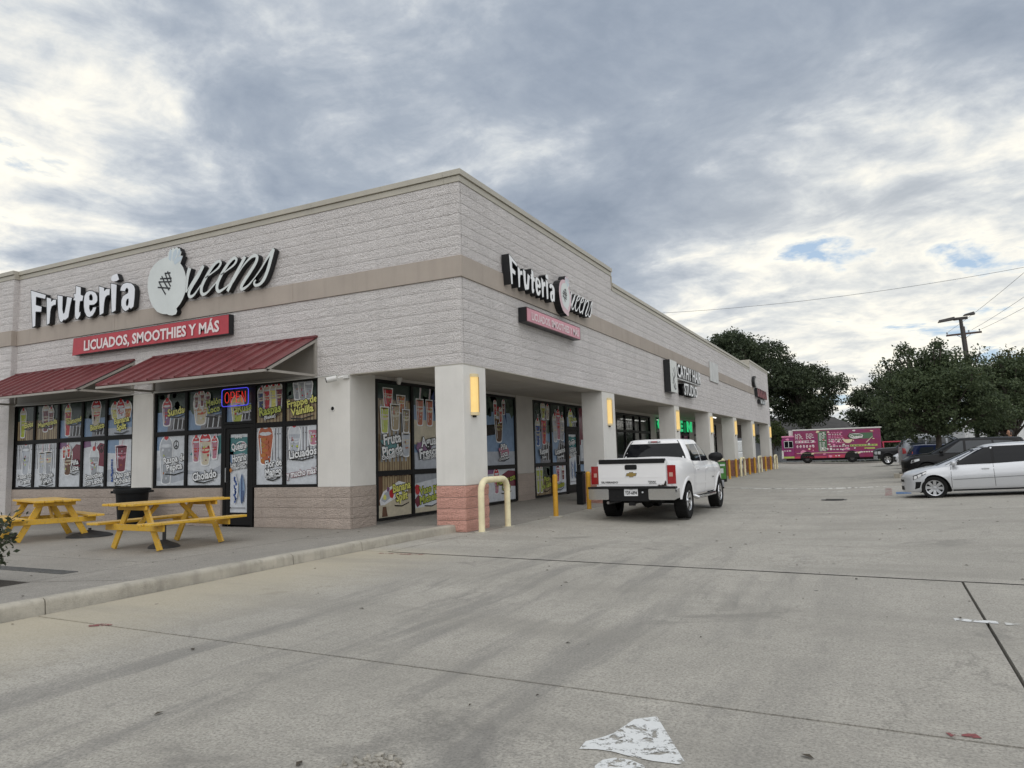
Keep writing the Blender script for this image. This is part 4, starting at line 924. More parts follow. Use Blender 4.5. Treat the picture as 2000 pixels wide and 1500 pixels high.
def ribbon(pts, ws):
    """smooth outline of a brush stroke"""
    P = [Vector(p) for p in pts]; out = []
    def cr(a, b, c, d_, t): return .5*((2*b)+(c-a)*t+(2*a-5*b+4*c-d_)*t*t+(3*b-a-3*c+d_)*t**3)
    C = []; Wd = []
    for i in range(len(P)-1):
        a, b, c, d_ = P[max(0, i-1)], P[i], P[i+1], P[min(len(P)-1, i+2)]
        for k in range(4): C.append(cr(a, b, c, d_, k/4)); Wd.append(ws[i]+(ws[i+1]-ws[i])*k/4)
    C.append(P[-1]); Wd.append(ws[-1]); L, R = [], []
    for i in range(len(C)):
        t = (C[min(i+1, len(C)-1)]-C[max(0, i-1)]).normalized(); n = Vector((-t.y, t.x))
        L.append(C[i]+n*Wd[i]/2); R.append(C[i]-n*Wd[i]/2)
    return L, R
def stroke(mb, pts, ws, F, n0, n1, mi, smi):
    L, R = ribbon(pts, ws); k = len(L); vs = [F(p.x, p.y, n1) for p in L]+[F(p.x, p.y, n1) for p in R]
    mb.add(vs, [(i, k+i, k+i+1, i+1) for i in range(k-1)], mi)
    loop = R+L[::-1]; m = len(loop); vs = [F(p.x, p.y, n0) for p in loop]+[F(p.x, p.y, n1-.0015) for p in loop]
    mb.add(vs, [(i, (i+1) % m, m+(i+1) % m, m+i) for i in range(m)], smi)
def shop_sign(name, F, sx, sz, d_, label, white, pale, pink=None):
    t = thing(name, label, 'shop sign', F(4*sx, 0, 0))
    inv = Matrix.Translation(t.location).inverted(); G = lambda u, v, n=0.0: inv @ F(u*sx, v*sz, n)
    mats = [white, M_BOX]
    nm = {'F': 'letter_f', 'r': 'letter_r', 'u': 'letter_u', 't': 'letter_t', 'e': 'letter_e', 'r2': 'letter_r', 'i': 'letter_i', 'a': 'letter_a'}
    for k in nm:
        P = SIGN_L[k]; mb = MB(); P = P if area(P) > 0 else P[::-1]
        hl = [SIGN_L[k+'_h']] if k+'_h' in SIGN_L else []
        mb.prism(P, G, .03, d_, 0, hl, 1)
        if k == 'i': D = SIGN_L['dot']; mb.prism(D if area(D) > 0 else D[::-1], G, .03, d_, 0, (), 1)
        # thin black return edge framing the face
        for l in [P]+hl:
            for i in range(len(l)):
                a, b = Vector(l[i]), Vector(l[(i+1) % len(l)])
                if (b-a).length > .004: mb.poly(ccw(strip(a, b, .018)), G, d_+.0012, 1)
        mb.build(nm[k], mats, t)
    lg = MB(); B_ = SIGN_Q['body']; B_ = B_ if area(B_) > 0 else B_[::-1]
    lg.prism(B_, G, .03, d_+.004, 0, (), 1); lo = lg.build('pineapple_emblem', [pink or pale, M_BOX], t)
    if pink:
        c = Vector((sum(p[0] for p in B_)/len(B_), sum(p[1] for p in B_)/len(B_))); mb = MB()
        mb.poly([tuple(c+(Vector(p)-c)*.74) for p in B_], G, d_+.0055, 0); mb.build('inner_panel', pale, lo)
    mb = MB()
    for i, k in enumerate(('l1', 'l2', 'l3', 'l4')): mb.poly(ccw(SIGN_Q[k]), G, d_+.006+.0006*i, 0)
    mb.build('leaf_crown', M_LEAFB, lo)
    mb = MB(); n = d_+.009
    for l in SIGN_H:
        for a, b in zip(l, l[1:]): mb.poly(ccw(strip(a, b, .034)), G, n, 0); n += .0004
    mb.build('hatching', M_BOX, lo)
    mb = MB()
    for i, (pts, ws) in enumerate(SIGN_S):
        stroke(mb, pts, [w*1.12+.03 for w in ws], G, .03, d_-.010+.0011*i, 1, 1)
    mb.build('script_backing', M_BOX, t) if False else None
    wl = MB()
    for i, (pts, ws) in enumerate(SIGN_S): stroke(wl, pts, [w*1.14 for w in ws], G, .03, d_+.0011*i, 0, 1)
    wl.build('script_lettering', [pale if not pink else white, M_BOX], t)
    return t
def area(P): return sum(P[i][0]*P[(i+1) % len(P)][1]-P[(i+1) % len(P)][0]*P[i][1] for i in range(len(P)))
def ccw(P): P = [tuple(p) for p in P]; return P if area(P) > 0 else P[::-1]
shop_sign('fruit_shop_sign', frame((-12.69, 0, 4.93), (1,0,0), (0,0,1), (0,-1,0)), 1, 1, .15, 'large white Frutería Queens lettering with pineapple emblem on the front wall above the awnings', M_FACE, M_FACE2)
shop_sign('fruit_shop_sign', frame((0, 1.69, 4.72), (0,1,0), (0,0,1), (1,0,0)), .553, .61, .20, 'smaller white Frutería Queens lettering with pink-edged pineapple on the side wall', mat('letter_bright', (.80, .81, .82), .4), M_FACE2, M_PINKF)
def tag_sign(F, w, h, d_, fm, tm, label, th, kind):
    t = thing('tagline_sign', label, 'sign', F(w/2, 0, 0)); inv = Matrix.Translation(t.location).inverted(); G = lambda u, v, n=0.0: inv @ F(u, v, n)
    mb = MB(); mb.prism([(.0, 0), (w, 0), (w, h), (0, h)], G, .02, d_, 0); mb.build('cabinet', M_BOX, t)
    mb = MB()
    n = 16; vs = []
    for j in (0, 1):
        for i in range(n+1):
            u = w*i/n; vs.append(G((u if i else u-.04*(1-j)*kind), .012+(h-.024)*j-(.02 if kind and i == 0 and j == 0 else 0), d_+.012+.006*kind*math.sin(i*1.9+j)))
    mb.add(vs, [(i, i+1, n+2+i, n+1+i) for i in range(n)]); mb.build('face', fm, t, smooth=True)
    mb = MB(); put_text(mb, 'LICUADOS, SMOOTHIES Y MÁS', G, w*.515, h*.47, th, d_+.024, 0, .032, w*.88); mb.build('lettering', tm, t)
    if kind == 0:
        mb = MB()
        for a, b, c, e in ((0, w, 0, .018), (0, w, h-.018, h), (0, .018, .018, h-.018), (w-.018, w, .018, h-.018)): mb.prism([(a, c), (b, c), (b, e), (a, e)], G, d_, d_+.012)
        mb.build('trim', mat('trim_dark_red', (.10, .03, .035), .4), t)
tag_sign(frame((-11.02, 0, 4.085), (1,0,0), (0,0,1), (0,-1,0)), 5.33, .43, .15, M_SRED, M_STXT, 'red panel reading LICUADOS, SMOOTHIES Y MÁS on the front wall', .235, 1)
tag_sign(frame((0, 2.30, 4.09), (0,1,0), (0,0,1), (1,0,0)), 3.03, .31, .20, M_SPINK, mat('text_pale', (.74, .62, .64), .5), 'faded pink panel reading LICUADOS, SMOOTHIES Y MÁS on the side wall', .155, 0)
# hair studio sign
t = thing('hair_studio_sign', 'CATHY HAIR STUDIO sign with a pale panel beside black-sided white letters', 'shop sign', (0, 16, 4.0))
G = frame((0, -16, -4.0), (0,1,0), (0,0,1), (1,0,0))
mb = MB(); mb.prism([(13.72, 3.39), (14.66, 3.39), (14.66, 4.52), (13.72, 4.52)], G, .02, .25, 1, (), 0); mb.build('panel_box', [M_BOX, mat('panel_pale', (.62, .64, .62), .4, var=.1, vscale=2)], t)
mb = MB()
for pts in ([(14.1, 4.25), (14.3, 4.0), (14.05, 3.8), (14.25, 3.6), (14.4, 3.5)], [(14.3, 4.3), (14.42, 4.05), (14.2, 3.85), (14.42, 3.62)], [(14.0, 4.05), (14.12, 3.85), (13.98, 3.7)], [(14.1, 3.62), (14.3, 3.52), (14.45, 3.55)]):
    stroke(mb, pts, [.02, .05, .03, .05, .02][:len(pts)], G, .25, .256, 0, 0)
mb.build('hair_drawing', mat('panel_grey', (.16, .17, .17), .5), t)
def channel_text(s, parent, cy, cz, h, w, G, d_, name, fm, bold=.02, shadow=True):
    mb = MB()
    for n_, b_, mi in ((.03, .035, 1),):
        for k in range(9): put_text(mb, s, G, cy, cz, h, .03+(d_-.03)*k/9, 1, b_, w)
    put_text(mb, s, G, cy, cz, h, d_, 0, bold, w)
    return mb.build(name, [fm, M_BOX], parent)
channel_text('CATHY HAIR', t, 16.68, 4.24, .46, 3.8, G, .245, 'lettering', MATS['letter_bright'])
channel_text('STUDIO', t, 16.75, 3.63, .42, 2.3, G, .245, 'lettering', MATS['letter_bright'])
mb = MB(); mb.prism([(14.8, 3.93), (18.6, 3.93), (18.6, 3.985), (14.8, 3.985)], G, .02, .2); mb.build('divider_bar', mat('bar_grey', (.42, .43, .43), .4), t)
# blank panel on the band
t = thing('blank_sign_panel', 'plain pale sign panel with grey streaks on the tan band beyond the hair studio sign', 'sign panel', (0, 22.4, 4.85))
mb = MB(); mb.box(.03, .06, -.90, .92, -.44, .44); mb.build('panel', mat('panel_streaked', (.60, .61, .60), .6, var=.12, vscale=2, streak=.6), t)
# red sign near the far corner
t = thing('red_sign', 'deep red block lettering above small grey letters near the far corner', 'shop sign', (0, 36.4, 4.5)); G = frame((0, -36.4, -4.5), (0,1,0), (0,0,1), (1,0,0))
M_DR = mat('letter_dark_red', (.20, .02, .03), .4)
for i in range(6):
    u = 34.5+i*.68; mb = MB(); mb.prism([(u, 4.5), (u+.2, 4.5), (u+.2, 5.02), (u, 5.02)], G, .03, .2, 0, (), 1); mb.prism([(u+.22, 4.5), (u+.58, 4.5), (u+.58, 4.66), (u+.4, 4.9), (u+.22, 5.02)], G, .03, .2, 0, (), 1); mb.build('letter', [M_DR, M_BOX], t)
for i in range(3):
    u = 35.4+i*.75; mb = MB(); mb.prism([(u, 4.12), (u+.6, 4.12), (u+.6, 4.38), (u+.3, 4.3), (u, 4.38)], G, .03, .22, 0, (), 1); mb.build('small_letter', [mat('letter_grey', (.5, .52, .53), .4), M_BOX], t)
t = thing('crescent_sign', 'black crescent-shaped emblem mounted above the red lettering', 'sign', (0, 33.9, 5.35)); G = frame((0, 0, 0), (0,1,0), (0,0,1), (1,0,0))
o_ = [(.62*math.cos(rad(a))+.3, .36*math.sin(rad(a))) for a in range(80, 261, 15)]+[(.42*math.cos(rad(a))+.42, .24*math.sin(rad(a))) for a in range(260, 79, -15)]
mb = MB(); mb.prism(ccw(o_), G, .03, .18); mb.build('crescent', M_BOX, t); mb = MB(); mb.lathe([(.30, 0), (.30, .05), (.0, .05)], 20, Matrix.Translation((.03, .42, .05)) @ Matrix.Rotation(rad(90), 4, 'Y')); mb.build('disc', MATS['panel_pale'], t)
# ================================================================== wall lights, cameras, cable, vent, neon
M_AMB = mat('amber_lens', (.82, .60, .22), .35, var=.06, vscale=6, emit=(1.0, .66, .25), estr=.24)
M_AMB2 = mat('lens_cap', (.72, .60, .36), .4)
wl = thing('wall_light', 'amber half-round wall light on the corner column', 'wall light', (.0, .36, 2.07), 0, 'amber wall lights on the arcade columns')
mb = MB(); mb.lathe([(.095, .05), (.095, .70)], 20, close=True); mb.v = [(max(.004, v[0])+.0, v[1]*1.15, v[2]) for v in mb.v]; mb.build('lens', M_AMB, wl, smooth=True)
for z in (.0, .70):
    mb = MB(); mb.lathe([(.102, z), (.102, z+.055)], 20); mb.v = [(max(.002, v[0]), v[1]*1.15, v[2]) for v in mb.v]; mb.build('end_cap', M_AMB2, wl, smooth=True)
mb = MB(); mb.box(.002, .03, -.045, .045, -.035, -.003); mb.build('bracket', M_BLACK, wl)
mb = MB(); mb.box(.088, .104, .028, .036, .055, .70); mb.build('rib', mat('lens_rib', (.36, .24, .10), .5), wl)
for y, lb in ((7.80, 'amber half-round wall light on the second column, behind the white pickup'), (15.32, 'amber half-round wall light on the third column, under the hair studio sign'), (21.3, 'amber half-round wall light on the fourth column from the front corner'), (27.25, 'amber half-round wall light on the fifth column, right of the ceiling tubes'), (33.15, 'amber half-round wall light on the sixth column from the front corner'), (40.3, 'amber half-round wall light on the farthest column')):
    dup(wl, (.0, y, 2.07), label=lb)
M_WP = mat('white_plastic', (.62, .62, .60), .4, var=.06)
c = thing('security_camera', 'white bullet security camera at the top of the front pier', 'security camera', (-2.78, -.02, 2.93))
mb = MB(); mb.tube([(.0, -.10, -.01), (-.16, -.20, -.05)], [.055, .06], 12); mb.build('housing', M_WP, c, smooth=True)
mb = MB(); mb.tube([(-.161, -.201, -.052), (-.175, -.21, -.056)], .045, 12); mb.build('lens', M_BLACK, c)
mb = MB(); mb.tube([(.12, -.01, .02), (.04, -.06, .0), (.02, -.09, -.01)], .018, 8); mb.box(.08, .22, -.035, .016, -.02, .045); mb.build('bracket', M_WP, c)
c = thing('dome_camera', 'white dome camera under the arcade ceiling by the fruit poster window', 'security camera', (-2.43, 1.45, 3.03))
mb = MB(); mb.lathe([(.075, 0), (.075, -.05), (.05, -.055), (.048, -.10), (.03, -.14), (.0, -.15)], 16, close=False); mb.build('dome', M_WP, c, smooth=True)
cb = MB(); pts = []
for k in range(25):
    x = -13.6+(10.8)*k/24; pts.append((x, -.07, 2.985-.035*math.sin(max(0, min(1, (x+13.6)/4.6))*math.pi) if x < -9 else 2.985-.012*math.sin((x+9)*1.0)**2))
cb.tube(pts, .014, 6)
tag(cb.build('cable', mat('cable_grey', (.45, .45, .43), .5)), 'pale cable running along the front wall under both red awnings', 'cable')
v = thing('round_vent', 'small round dark vent on the front pier below the bullet camera', 'vent', (-2.98, 0, 2.34))
mb = MB(); mb.lathe([(.052, 0), (.052, .012), (.038, .012)], 20, Matrix.Rotation(rad(90), 4, 'X'), close=False); mb.build('ring', M_WP, v)
mb = MB(); mb.lathe([(.042, .004), (0, .004)], 16, Matrix.Rotation(rad(90), 4, 'X'), close=False); mb.build('grille', M_BLACK, v)
def neon(name, label, F, lines, frame_rect, m, mf, r=.007, loc=(0,0,0), light=None):
    t = thing(name, label, 'open sign', loc); inv = Matrix.Translation(loc).inverted(); G = lambda u, v, n=0.0: inv @ F(u, v, n)
    mb = MB()
    for l in lines: mb.tube([G(*p, .0) for p in l], r, 6)
    mb.build('tube_letters', m, t, smooth=True)
    if frame_rect:
        a, b, c, d_ = frame_rect; q = .05; mb = MB()
        pts = [(a+q, c), (b-q, c), (b-q*.3, c+q*.3), (b, c+q), (b, d_-q), (b-q*.3, d_-q*.3), (b-q, d_), (a+q, d_), (a+q*.3, d_-q*.3), (a, d_-q), (a, c+q), (a+q*.3, c+q*.3), (a+q, c)]
        mb.tube([G(*p, .0) for p in pts], r*1.2, 6); mb.build('tube_border', mf, t, smooth=True)
    return t
def open_strokes(x0, z0, w, h, slant=0.0):
    s = w/4.3; L = []
    def q(i, pts): L.append([(x0+i*s*1.12+a*s+slant*b*h, z0+b*h) for a, b in pts])
    q(0, [(.5+.42*math.cos(t*.5236), .5+.5*math.sin(t*.5236)) for t in range(13)])
    q(1, [(.15, 0), (.15, 1), (.6, 1), (.82, .85), (.82, .62), (.6, .5), (.15, .5)])
    q(2, [(.8, 1), (.12, 1), (.12, 0), (.8, 0)]); q(2, [(.12, .52), (.66, .52)]); q(3, [(.1, 0), (.1, 1), (.75, 0), (.75, 1)]); return L
M_NR = mat('neon_red', (.5, .03, .03), .3, emit=(1, .05, .03), estr=.38); M_NB = mat('neon_blue', (.03, .04, .5), .3, emit=(.10, .09, 1), estr=.5)
neon('open_sign', 'lit red OPEN neon sign with blue border above the shop door', FL(-.05), open_strokes(-5.91, 2.61, .64, .23), (-5.99, -5.21, 2.54, 2.91), M_NR, M_NB, loc=(-5.6, -.05, 2.7))
neon('unlit_open_sign', 'unlit grey tube OPEN sign in the dark window behind the pickup', FR(-2.50), open_strokes(15.75, 2.35, 2.5, .33, .3), (15.45, 18.6, 2.22, 2.85), mat('tube_grey', (.30, .30, .31), .4), mat('tube_dark', (.10, .10, .10), .4), loc=(-2.5, 17, 2.5))
t = thing('green_open_sign', 'green lit OPEN letters in the window seen around the third column', 'open sign', (-2.45, 25.0, 2.62)); G = frame((-.0, 0, 0), (0,1,0), (0,0,1), (1,0,0))
M_NG = mat('neon_green', (.03, .4, .16), .4, emit=(.03, .75, .28), estr=.38)
for i, ch in enumerate('OPEN'):
    mb = MB(); 
    for k in range(4): put_text(mb, ch, G, -2.85+i*1.86, 0.0, .50, .01*k, 0, .05, sx=2.1)
    mb.build('letter_'+ch.lower(), M_NG, t)
for k, (x, y0, y1) in enumerate(((-.35, 22.4, 24.0), (-.35, 24.3, 26.3))):
    f = thing('ceiling_tube_light', ('short' if k == 0 else 'long')+' white tube light under the arcade ceiling past the fourth column', 'ceiling light', (-.75, (y0+y1)/2, 3.0))
    mb = MB(); mb.box(-.06, .06, -(y1-y0)/2, (y1-y0)/2, -.02, .03); mb.build('body', M_WP, f); mb = MB(); mb.tube([(0, -(y1-y0)/2, -.04), (0, (y1-y0)/2, -.04)], .02, 8); mb.build('tube', mat('tube_lit', (.8, .8, .8), .4, emit=(1, 1, .95), estr=1.6), f)
for k, y in enumerate((26.5, 33.6)):
    f = thing('ceiling_disc_light', 'small round lit ceiling light '+('before' if k == 0 else 'beyond')+' the fifth arcade column', 'ceiling light', (-1.5, y, 3.03)); mb = MB(); mb.lathe([(.16, 0), (.15, -.04), (.0, -.05)], 16, close=False); mb.build('lens', MATS['tube_lit'], f)
# ================================================================== patio furniture
def wood_paint():
    m = bpy.data.materials.new('yellow_painted_wood'); m.use_nodes = True; nt = m.node_tree; b = nt.nodes['Principled BSDF']
    tc = nd(nt, 'ShaderNodeTexCoord').outputs['Object']
    oi = nd(nt, 'ShaderNodeObjectInfo').outputs['Random']
    v = vmt(nt, 'ADD', tc, nd(nt, 'ShaderNodeCombineXYZ', {0: mth(nt, 'MULTIPLY', oi, 40.0), 1: oi, 2: oi}).outputs[0]).outputs[0]
    n1 = noise(nt, v, 3.5, 5, .6); n2 = noise(nt, vmt(nt, 'MULTIPLY', v, (22, 1.6, 22)).outputs[0], 2.0, 6, .7)
    c = mixc(nt, n1, (.58, .33, .022), (.74, .46, .045))
    sp = nd(nt, 'ShaderNodeNewGeometry'); nz = nd(nt, 'ShaderNodeSeparateXYZ', {0: sp.outputs['Normal']}).outputs[2]
    worn = ramp(nt, mth(nt, 'ADD', n2, mth(nt, 'MULTIPLY', mth(nt, 'MAXIMUM', nz, 0.0), .16)), [(.53, 0.0), (.66, .8)])
    c = mixc(nt, worn, c, (.50, .36, .17))
    c = mixc(nt, ramp(nt, noise(nt, v, 20, 5, .75), [(.57, 0.0), (.67, .7)]), c, (.12, .07, .02))
    nt.links.new(c, b.inputs['Base Color']); b.inputs['Roughness'].default_value = .6
    bn = nd(nt, 'ShaderNodeBump', {'Height': n2, 'Strength': .4, 'Distance': .01}); nt.links.new(bn.outputs[0], b.inputs['Normal'])
    return m
M_YW = wood_paint()
def picnic_table(label, loc, rz):
    t = thing('picnic_table', label, 'picnic table', loc, rz, 'yellow picnic tables on the patio')
    L = 1.84; r = random.Random(int(loc[0]*10))
    def board(nm, c, s, rot=0.0):
        mb = MB(); mb.obox((0, 0, 0), s); o = mb.build(nm, M_YW, t, bevel=.006); o.location = c; o.rotation_euler = (r.uniform(-.006, .006), rot+r.uniform(-.006, .006), r.uniform(-.006, .006)); return o
    for k in range(5): board('top_board', (-.29+k*.145, r.uniform(-.02, .02), .722+r.uniform(-.004, .004)), (.138, L, .038))
    for s in (-1, 1):
        for k in (0, 1): board('seat_board', (s*(.555+k*.145), r.uniform(-.02, .02), .425+r.uniform(-.004, .004)), (.138, L, .038))
    for e in (-1, 1):
        y = e*.62
        board('cross_beam', (0, y, .355), (1.40, .038, .10)); board('top_cleat', (0, y+e*.04, .665), (.68, .038, .07))
        for s in (-1, 1):
            mb = MB(); mb.beam((s*.20, 0, .70), (s*.565, 0, .0), .115, .038, upv=(0, 1, 0)); mb.v = [(v[0], v[1], max(0.0, min(.70, v[2]))) for v in mb.v]
            o = mb.build('leg', M_YW, t, bevel=.005); o.location = (0, y-e*.04, 0)
        mb = MB(); mb.beam((0, y-e*.06, .37), (0, y-e*.40, .69), .07, .036, upv=(1, 0, 0)); mb.build('brace', M_YW, t, bevel=.004)
    return t
picnic_table('yellow wooden picnic table nearest the shop door, end-on in front of the black trash bin', (-3.98, -2.88, 0), rad(-1))
picnic_table('yellow wooden picnic table at the left edge, side-on under the left awning', (-7.78, -2.63, 0), rad(72))
M_RUB = mat('black_plastic', (.010, .011, .012), .5, spec=.2, var=.2, vscale=6)
b = thing('trash_bin', 'large black plastic trash bin against the wall behind the yellow tables', 'trash bin', (-8.05, -.62, 0))
mb = MB(); mb.lathe([(.25, 0), (.27, .04), (.325, .74), (.33, .76)], 28, close=True); mb.build('body', M_RUB, b, smooth=True)
mb = MB(); mb.lathe([(.327, .74), (.36, .745), (.375, .80), (.37, .84), (.34, .85), (.33, .80), (.315, .74)], 28, close=False); mb.build('rim', M_RUB, b, smooth=True)
for a in (35, 215):
    mb = MB(); c_, s_ = math.cos(rad(a)), math.sin(rad(a)); mb.obox((.375*c_, .375*s_, .775), (.08, .20, .05), Matrix.Rotation(rad(a), 3, 'Z')); mb.build('handle', M_RUB, b, bevel=.01)
M_STAND = mat('stand_dark', (.035, .036, .038), .6, var=.3, vscale=9)
def stand(loc, r_, lb, pole):
    u = thing('umbrella_base', lb, 'umbrella base', loc, 0, 'dark umbrella bases on the patio')
    mb = MB(); mb.lathe([(r_, 0), (r_, .02), (r_*.85, .05), (r_*.4, .09), (.05, .12), (.0, .12)], 22, close=False); mb.build('foot', M_STAND, u, smooth=True)
    mb = MB(); mb.tube([(0, 0, .08), (0, 0, pole)], .028, 10); mb.build('stem', M_STAND, u)
stand((-3.86, -3.06, 0), .24, 'dark umbrella base with a short stem under the table nearest the door', .40)
stand((-7.15, -2.15, 0), .40, 'wide dark umbrella base beside the left-hand yellow table', .16)
stand((-8.9, -2.85, 0), .40, 'wide dark umbrella base at the very left edge of the patio', .42)
# bush in the planter at the left edge
def leaf_mesh(pts, size, seed, stretch=1.6, flat=.0):
    """many little leaves (numpy), each a folded diamond"""
    r = np.random.default_rng(seed); n = len(pts)
    d_ = r.normal(size=(n, 3)); d_[:, 2] *= (1-flat); d_ /= np.linalg.norm(d_, axis=1, keepdims=True)
    e = r.normal(size=(n, 3)); e -= d_*np.sum(d_*e, 1, keepdims=True); e /= np.linalg.norm(e, axis=1, keepdims=True)
    s = (size*r.uniform(.6, 1.3, n))[:, None]
    V = np.stack([pts-d_*s*stretch*.5, pts+e*s*.42, pts+d_*s*stretch*.5, pts-e*s*.42], 1).reshape(-1, 3)
    return V
def leaf_object(name, V, m, parent):
    n = len(V)//4; me = bpy.data.meshes.new(name); me.vertices.add(len(V)); me.vertices.foreach_set('co', V.astype(np.float32).ravel())
    me.loops.add(4*n); me.loops.foreach_set('vertex_index', np.arange(4*n, dtype=np.int32)); me.polygons.add(n)
    me.polygons.foreach_set('loop_start', np.arange(0, 4*n, 4, dtype=np.int32)); me.update(calc_edges=True); me.materials.append(m)
    o = bpy.data.objects.new(name, me); COL.objects.link(o); o.parent = parent; return o
def leaf_mat(name, col, col2):
    m = bpy.data.materials.new(name); m.use_nodes = True; nt = m.node_tree; b = nt.nodes['Principled BSDF']
    g = nd(nt, 'ShaderNodeNewGeometry')
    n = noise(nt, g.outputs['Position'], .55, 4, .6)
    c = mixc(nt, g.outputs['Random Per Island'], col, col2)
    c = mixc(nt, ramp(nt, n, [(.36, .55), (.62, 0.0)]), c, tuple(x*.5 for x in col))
    nt.links.new(c, b.inputs['Base Color']); b.inputs['Roughness'].default_value = .55; b.inputs['Specular IOR Level'].default_value = .3
    tr = nd(nt, 'ShaderNodeBsdfTranslucent', {0: c}); mx = nd(nt, 'ShaderNodeMixShader', {0: .28}); out = nt.nodes['Material Output']
    nt.links.new(b.outputs[0], mx.inputs[1]); nt.links.new(tr.outputs[0], mx.inputs[2]); nt.links.new(mx.outputs[0], out.inputs[0]); return m
M_BUSHL = leaf_mat('bush_leaf', (.045, .062, .035), (.10, .115, .065)); M_BARK = mat('bark', (.06, .05, .042), .9, var=.3, vscale=8, bump=.8, bscale=20)
bu = thing('bush', 'leafy dark green bush with thin twigs at the left edge of the patio', 'bush', (-2.85, -6.5, 0))
rnp = np.random.default_rng(4); mb = MB(); P = []
for k in range(26):
    a = rnp.uniform(0, 6.28); out = rnp.uniform(.25, .82); h = rnp.uniform(.15, .85); p0 = Vector((0, 0, 0)); p3 = Vector((out*math.cos(a), .7*out*math.sin(a), h))
    p1 = Vector((p3.x*.3, p3.y*.3, h*.55)); p2 = Vector((p3.x*.7, p3.y*.7, h*.85)); mb.tube([p0, p1, p2, p3], [.012, .009, .006, .003], 5)
    for q in range(34):
        t = rnp.uniform(.35, 1.0); base = p1.lerp(p2, min(1, t*1.5)) if t < .66 else p2.lerp(p3, (t-.66)*3); P.append(np.array(base)+rnp.normal(size=3)*.045)
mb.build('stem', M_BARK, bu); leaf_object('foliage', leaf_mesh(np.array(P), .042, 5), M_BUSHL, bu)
# ================================================================== bollards
M_CREAM = mat('cream_paint', (.78, .70, .46), .5, var=.10, vscale=4, streak=.25, dirt=.15)
M_YEL = mat('yellow_paint', (.62, .33, .03), .5, var=.12, vscale=4, streak=.3, dirt=.3)
M_PAD = mat('footing', (.42, .40, .34), .9, var=.2, vscale=8)
def footing(mb, y, r_=.13):
    pts = [(r_*(1+.15*math.sin(3*k))*math.cos(k*.52), y+r_*(1+.12*math.cos(4*k))*math.sin(k*.52)) for k in range(12)]
    mb.prism(pts, FG(), -.01, .012)
def hoop(loc, w_, label):
    t = thing('hoop_bollard', label, 'hoop bollard', loc, 0, 'cream hoop bollards in front of the columns')
    R_ = .20; pts = [(0, 0, -.02), (0, 0, .90-R_)]+[(0, R_-R_*math.cos(rad(a)), .90-R_+R_*math.sin(rad(a))) for a in range(15, 91, 15)]+[(0, w_-R_+R_*math.sin(rad(a)), .90-R_+R_*math.cos(rad(a))) for a in range(0, 76, 15)]+[(0, w_, .90-R_), (0, w_, -.02)]
    mb = MB(); mb.tube(pts, .057, 14); mb.build('pipe', M_CREAM, t, smooth=True)
    mb = MB(); footing(mb, 0); mb.build('footing', M_PAD, t); mb = MB(); footing(mb, w_); mb.build('footing', M_PAD, t)
    return t
hoop((.27, .08, 0), 1.0, 'cream hoop bollard in front of the corner column, nearest the camera')
for y, lb in ((21.0, 'cream hoop bollard just ahead of the white pickup, before the fourth column'), (26.5, 'cream hoop bollard between the fourth and fifth rows of yellow posts, by the fifth column'), (32.4, 'cream hoop bollard in front of the sixth column'), (39.5, 'cream hoop bollard at the far corner column, last of the row')):
    hoop((.3, y, lotz(.3, y)), 1.15, lb)
def post(loc, label):
    t = thing('bollard', label, 'bollard', loc, 0, 'yellow post bollards along the arcade')
    mb = MB(); mb.tube([(0, 0, -.02), (0, 0, .86)], .055, 14); mb.lathe([(.055, .86), (.045, .885), (.02, .897), (0, .90)], 14, close=False); mb.build('post', M_YEL, t, smooth=True)
    mb = MB(); footing(mb, 0, .16); mb.build('footing', M_PAD, t); return t
for y, lb in ((3.27, 'yellow post bollard standing between the cream hoop and the white pickup'), (5.26, 'yellow post bollard close to the left side of the white pickup'), (23.4, 'yellow post bollard next to the green poster board beyond the pickup'), (25.17, 'yellow post bollard at the right edge of the fifth column base'), (29.2, 'yellow post bollard left of the sixth column, after the second far hoop'), (31.1, 'yellow post bollard against the sixth column base'), (35.4, 'yellow post bollard left of the seventh column'), (37.7, 'yellow post bollard at the seventh column base, farthest of the posts')):
    post((.3 if y < 30 else .28, y, lotz(.3, y)), lb)
# green poster board and black bin under the arcade
g = thing('poster_stand', 'green poster board in a black stand beside the fourth column', 'poster stand', (.50, 20.3, 0), rad(58))
mb = MB(); mb.box(-.30, .30, -.05, .05, 0, .86); mb.build('frame', M_BLACK, g, bevel=.01)
mb = MB(); mb.box(-.26, .26, -.056, -.05, .12, .82); pf = mb.build('poster', mat('poster_green', (.05, .17, .03), .4, var=.3, vscale=5), g)
mb = MB(); mb.box(-.16, .10, -.062, -.057, .36, .56); mb.build('printed_panel', mat('poster_pale', (.5, .55, .55), .4), pf); mb = MB(); mb.box(-.1, .2, -.062, -.057, .66, .74); mb.build('printed_panel', MATS['poster_pale'], pf)
b = thing('ash_bin', 'narrow black bin standing by the second column behind the yellow post', 'bin', (-.42, 6.6, .03)); mb = MB(); mb.box(-.09, .09, -.11, .11, 0, .78); mb.build('body', M_RUB, b, bevel=.015); mb = MB(); mb.box(-.10, .10, -.12, .12, .785, .84); mb.build('lid', M_RUB, b, bevel=.012)
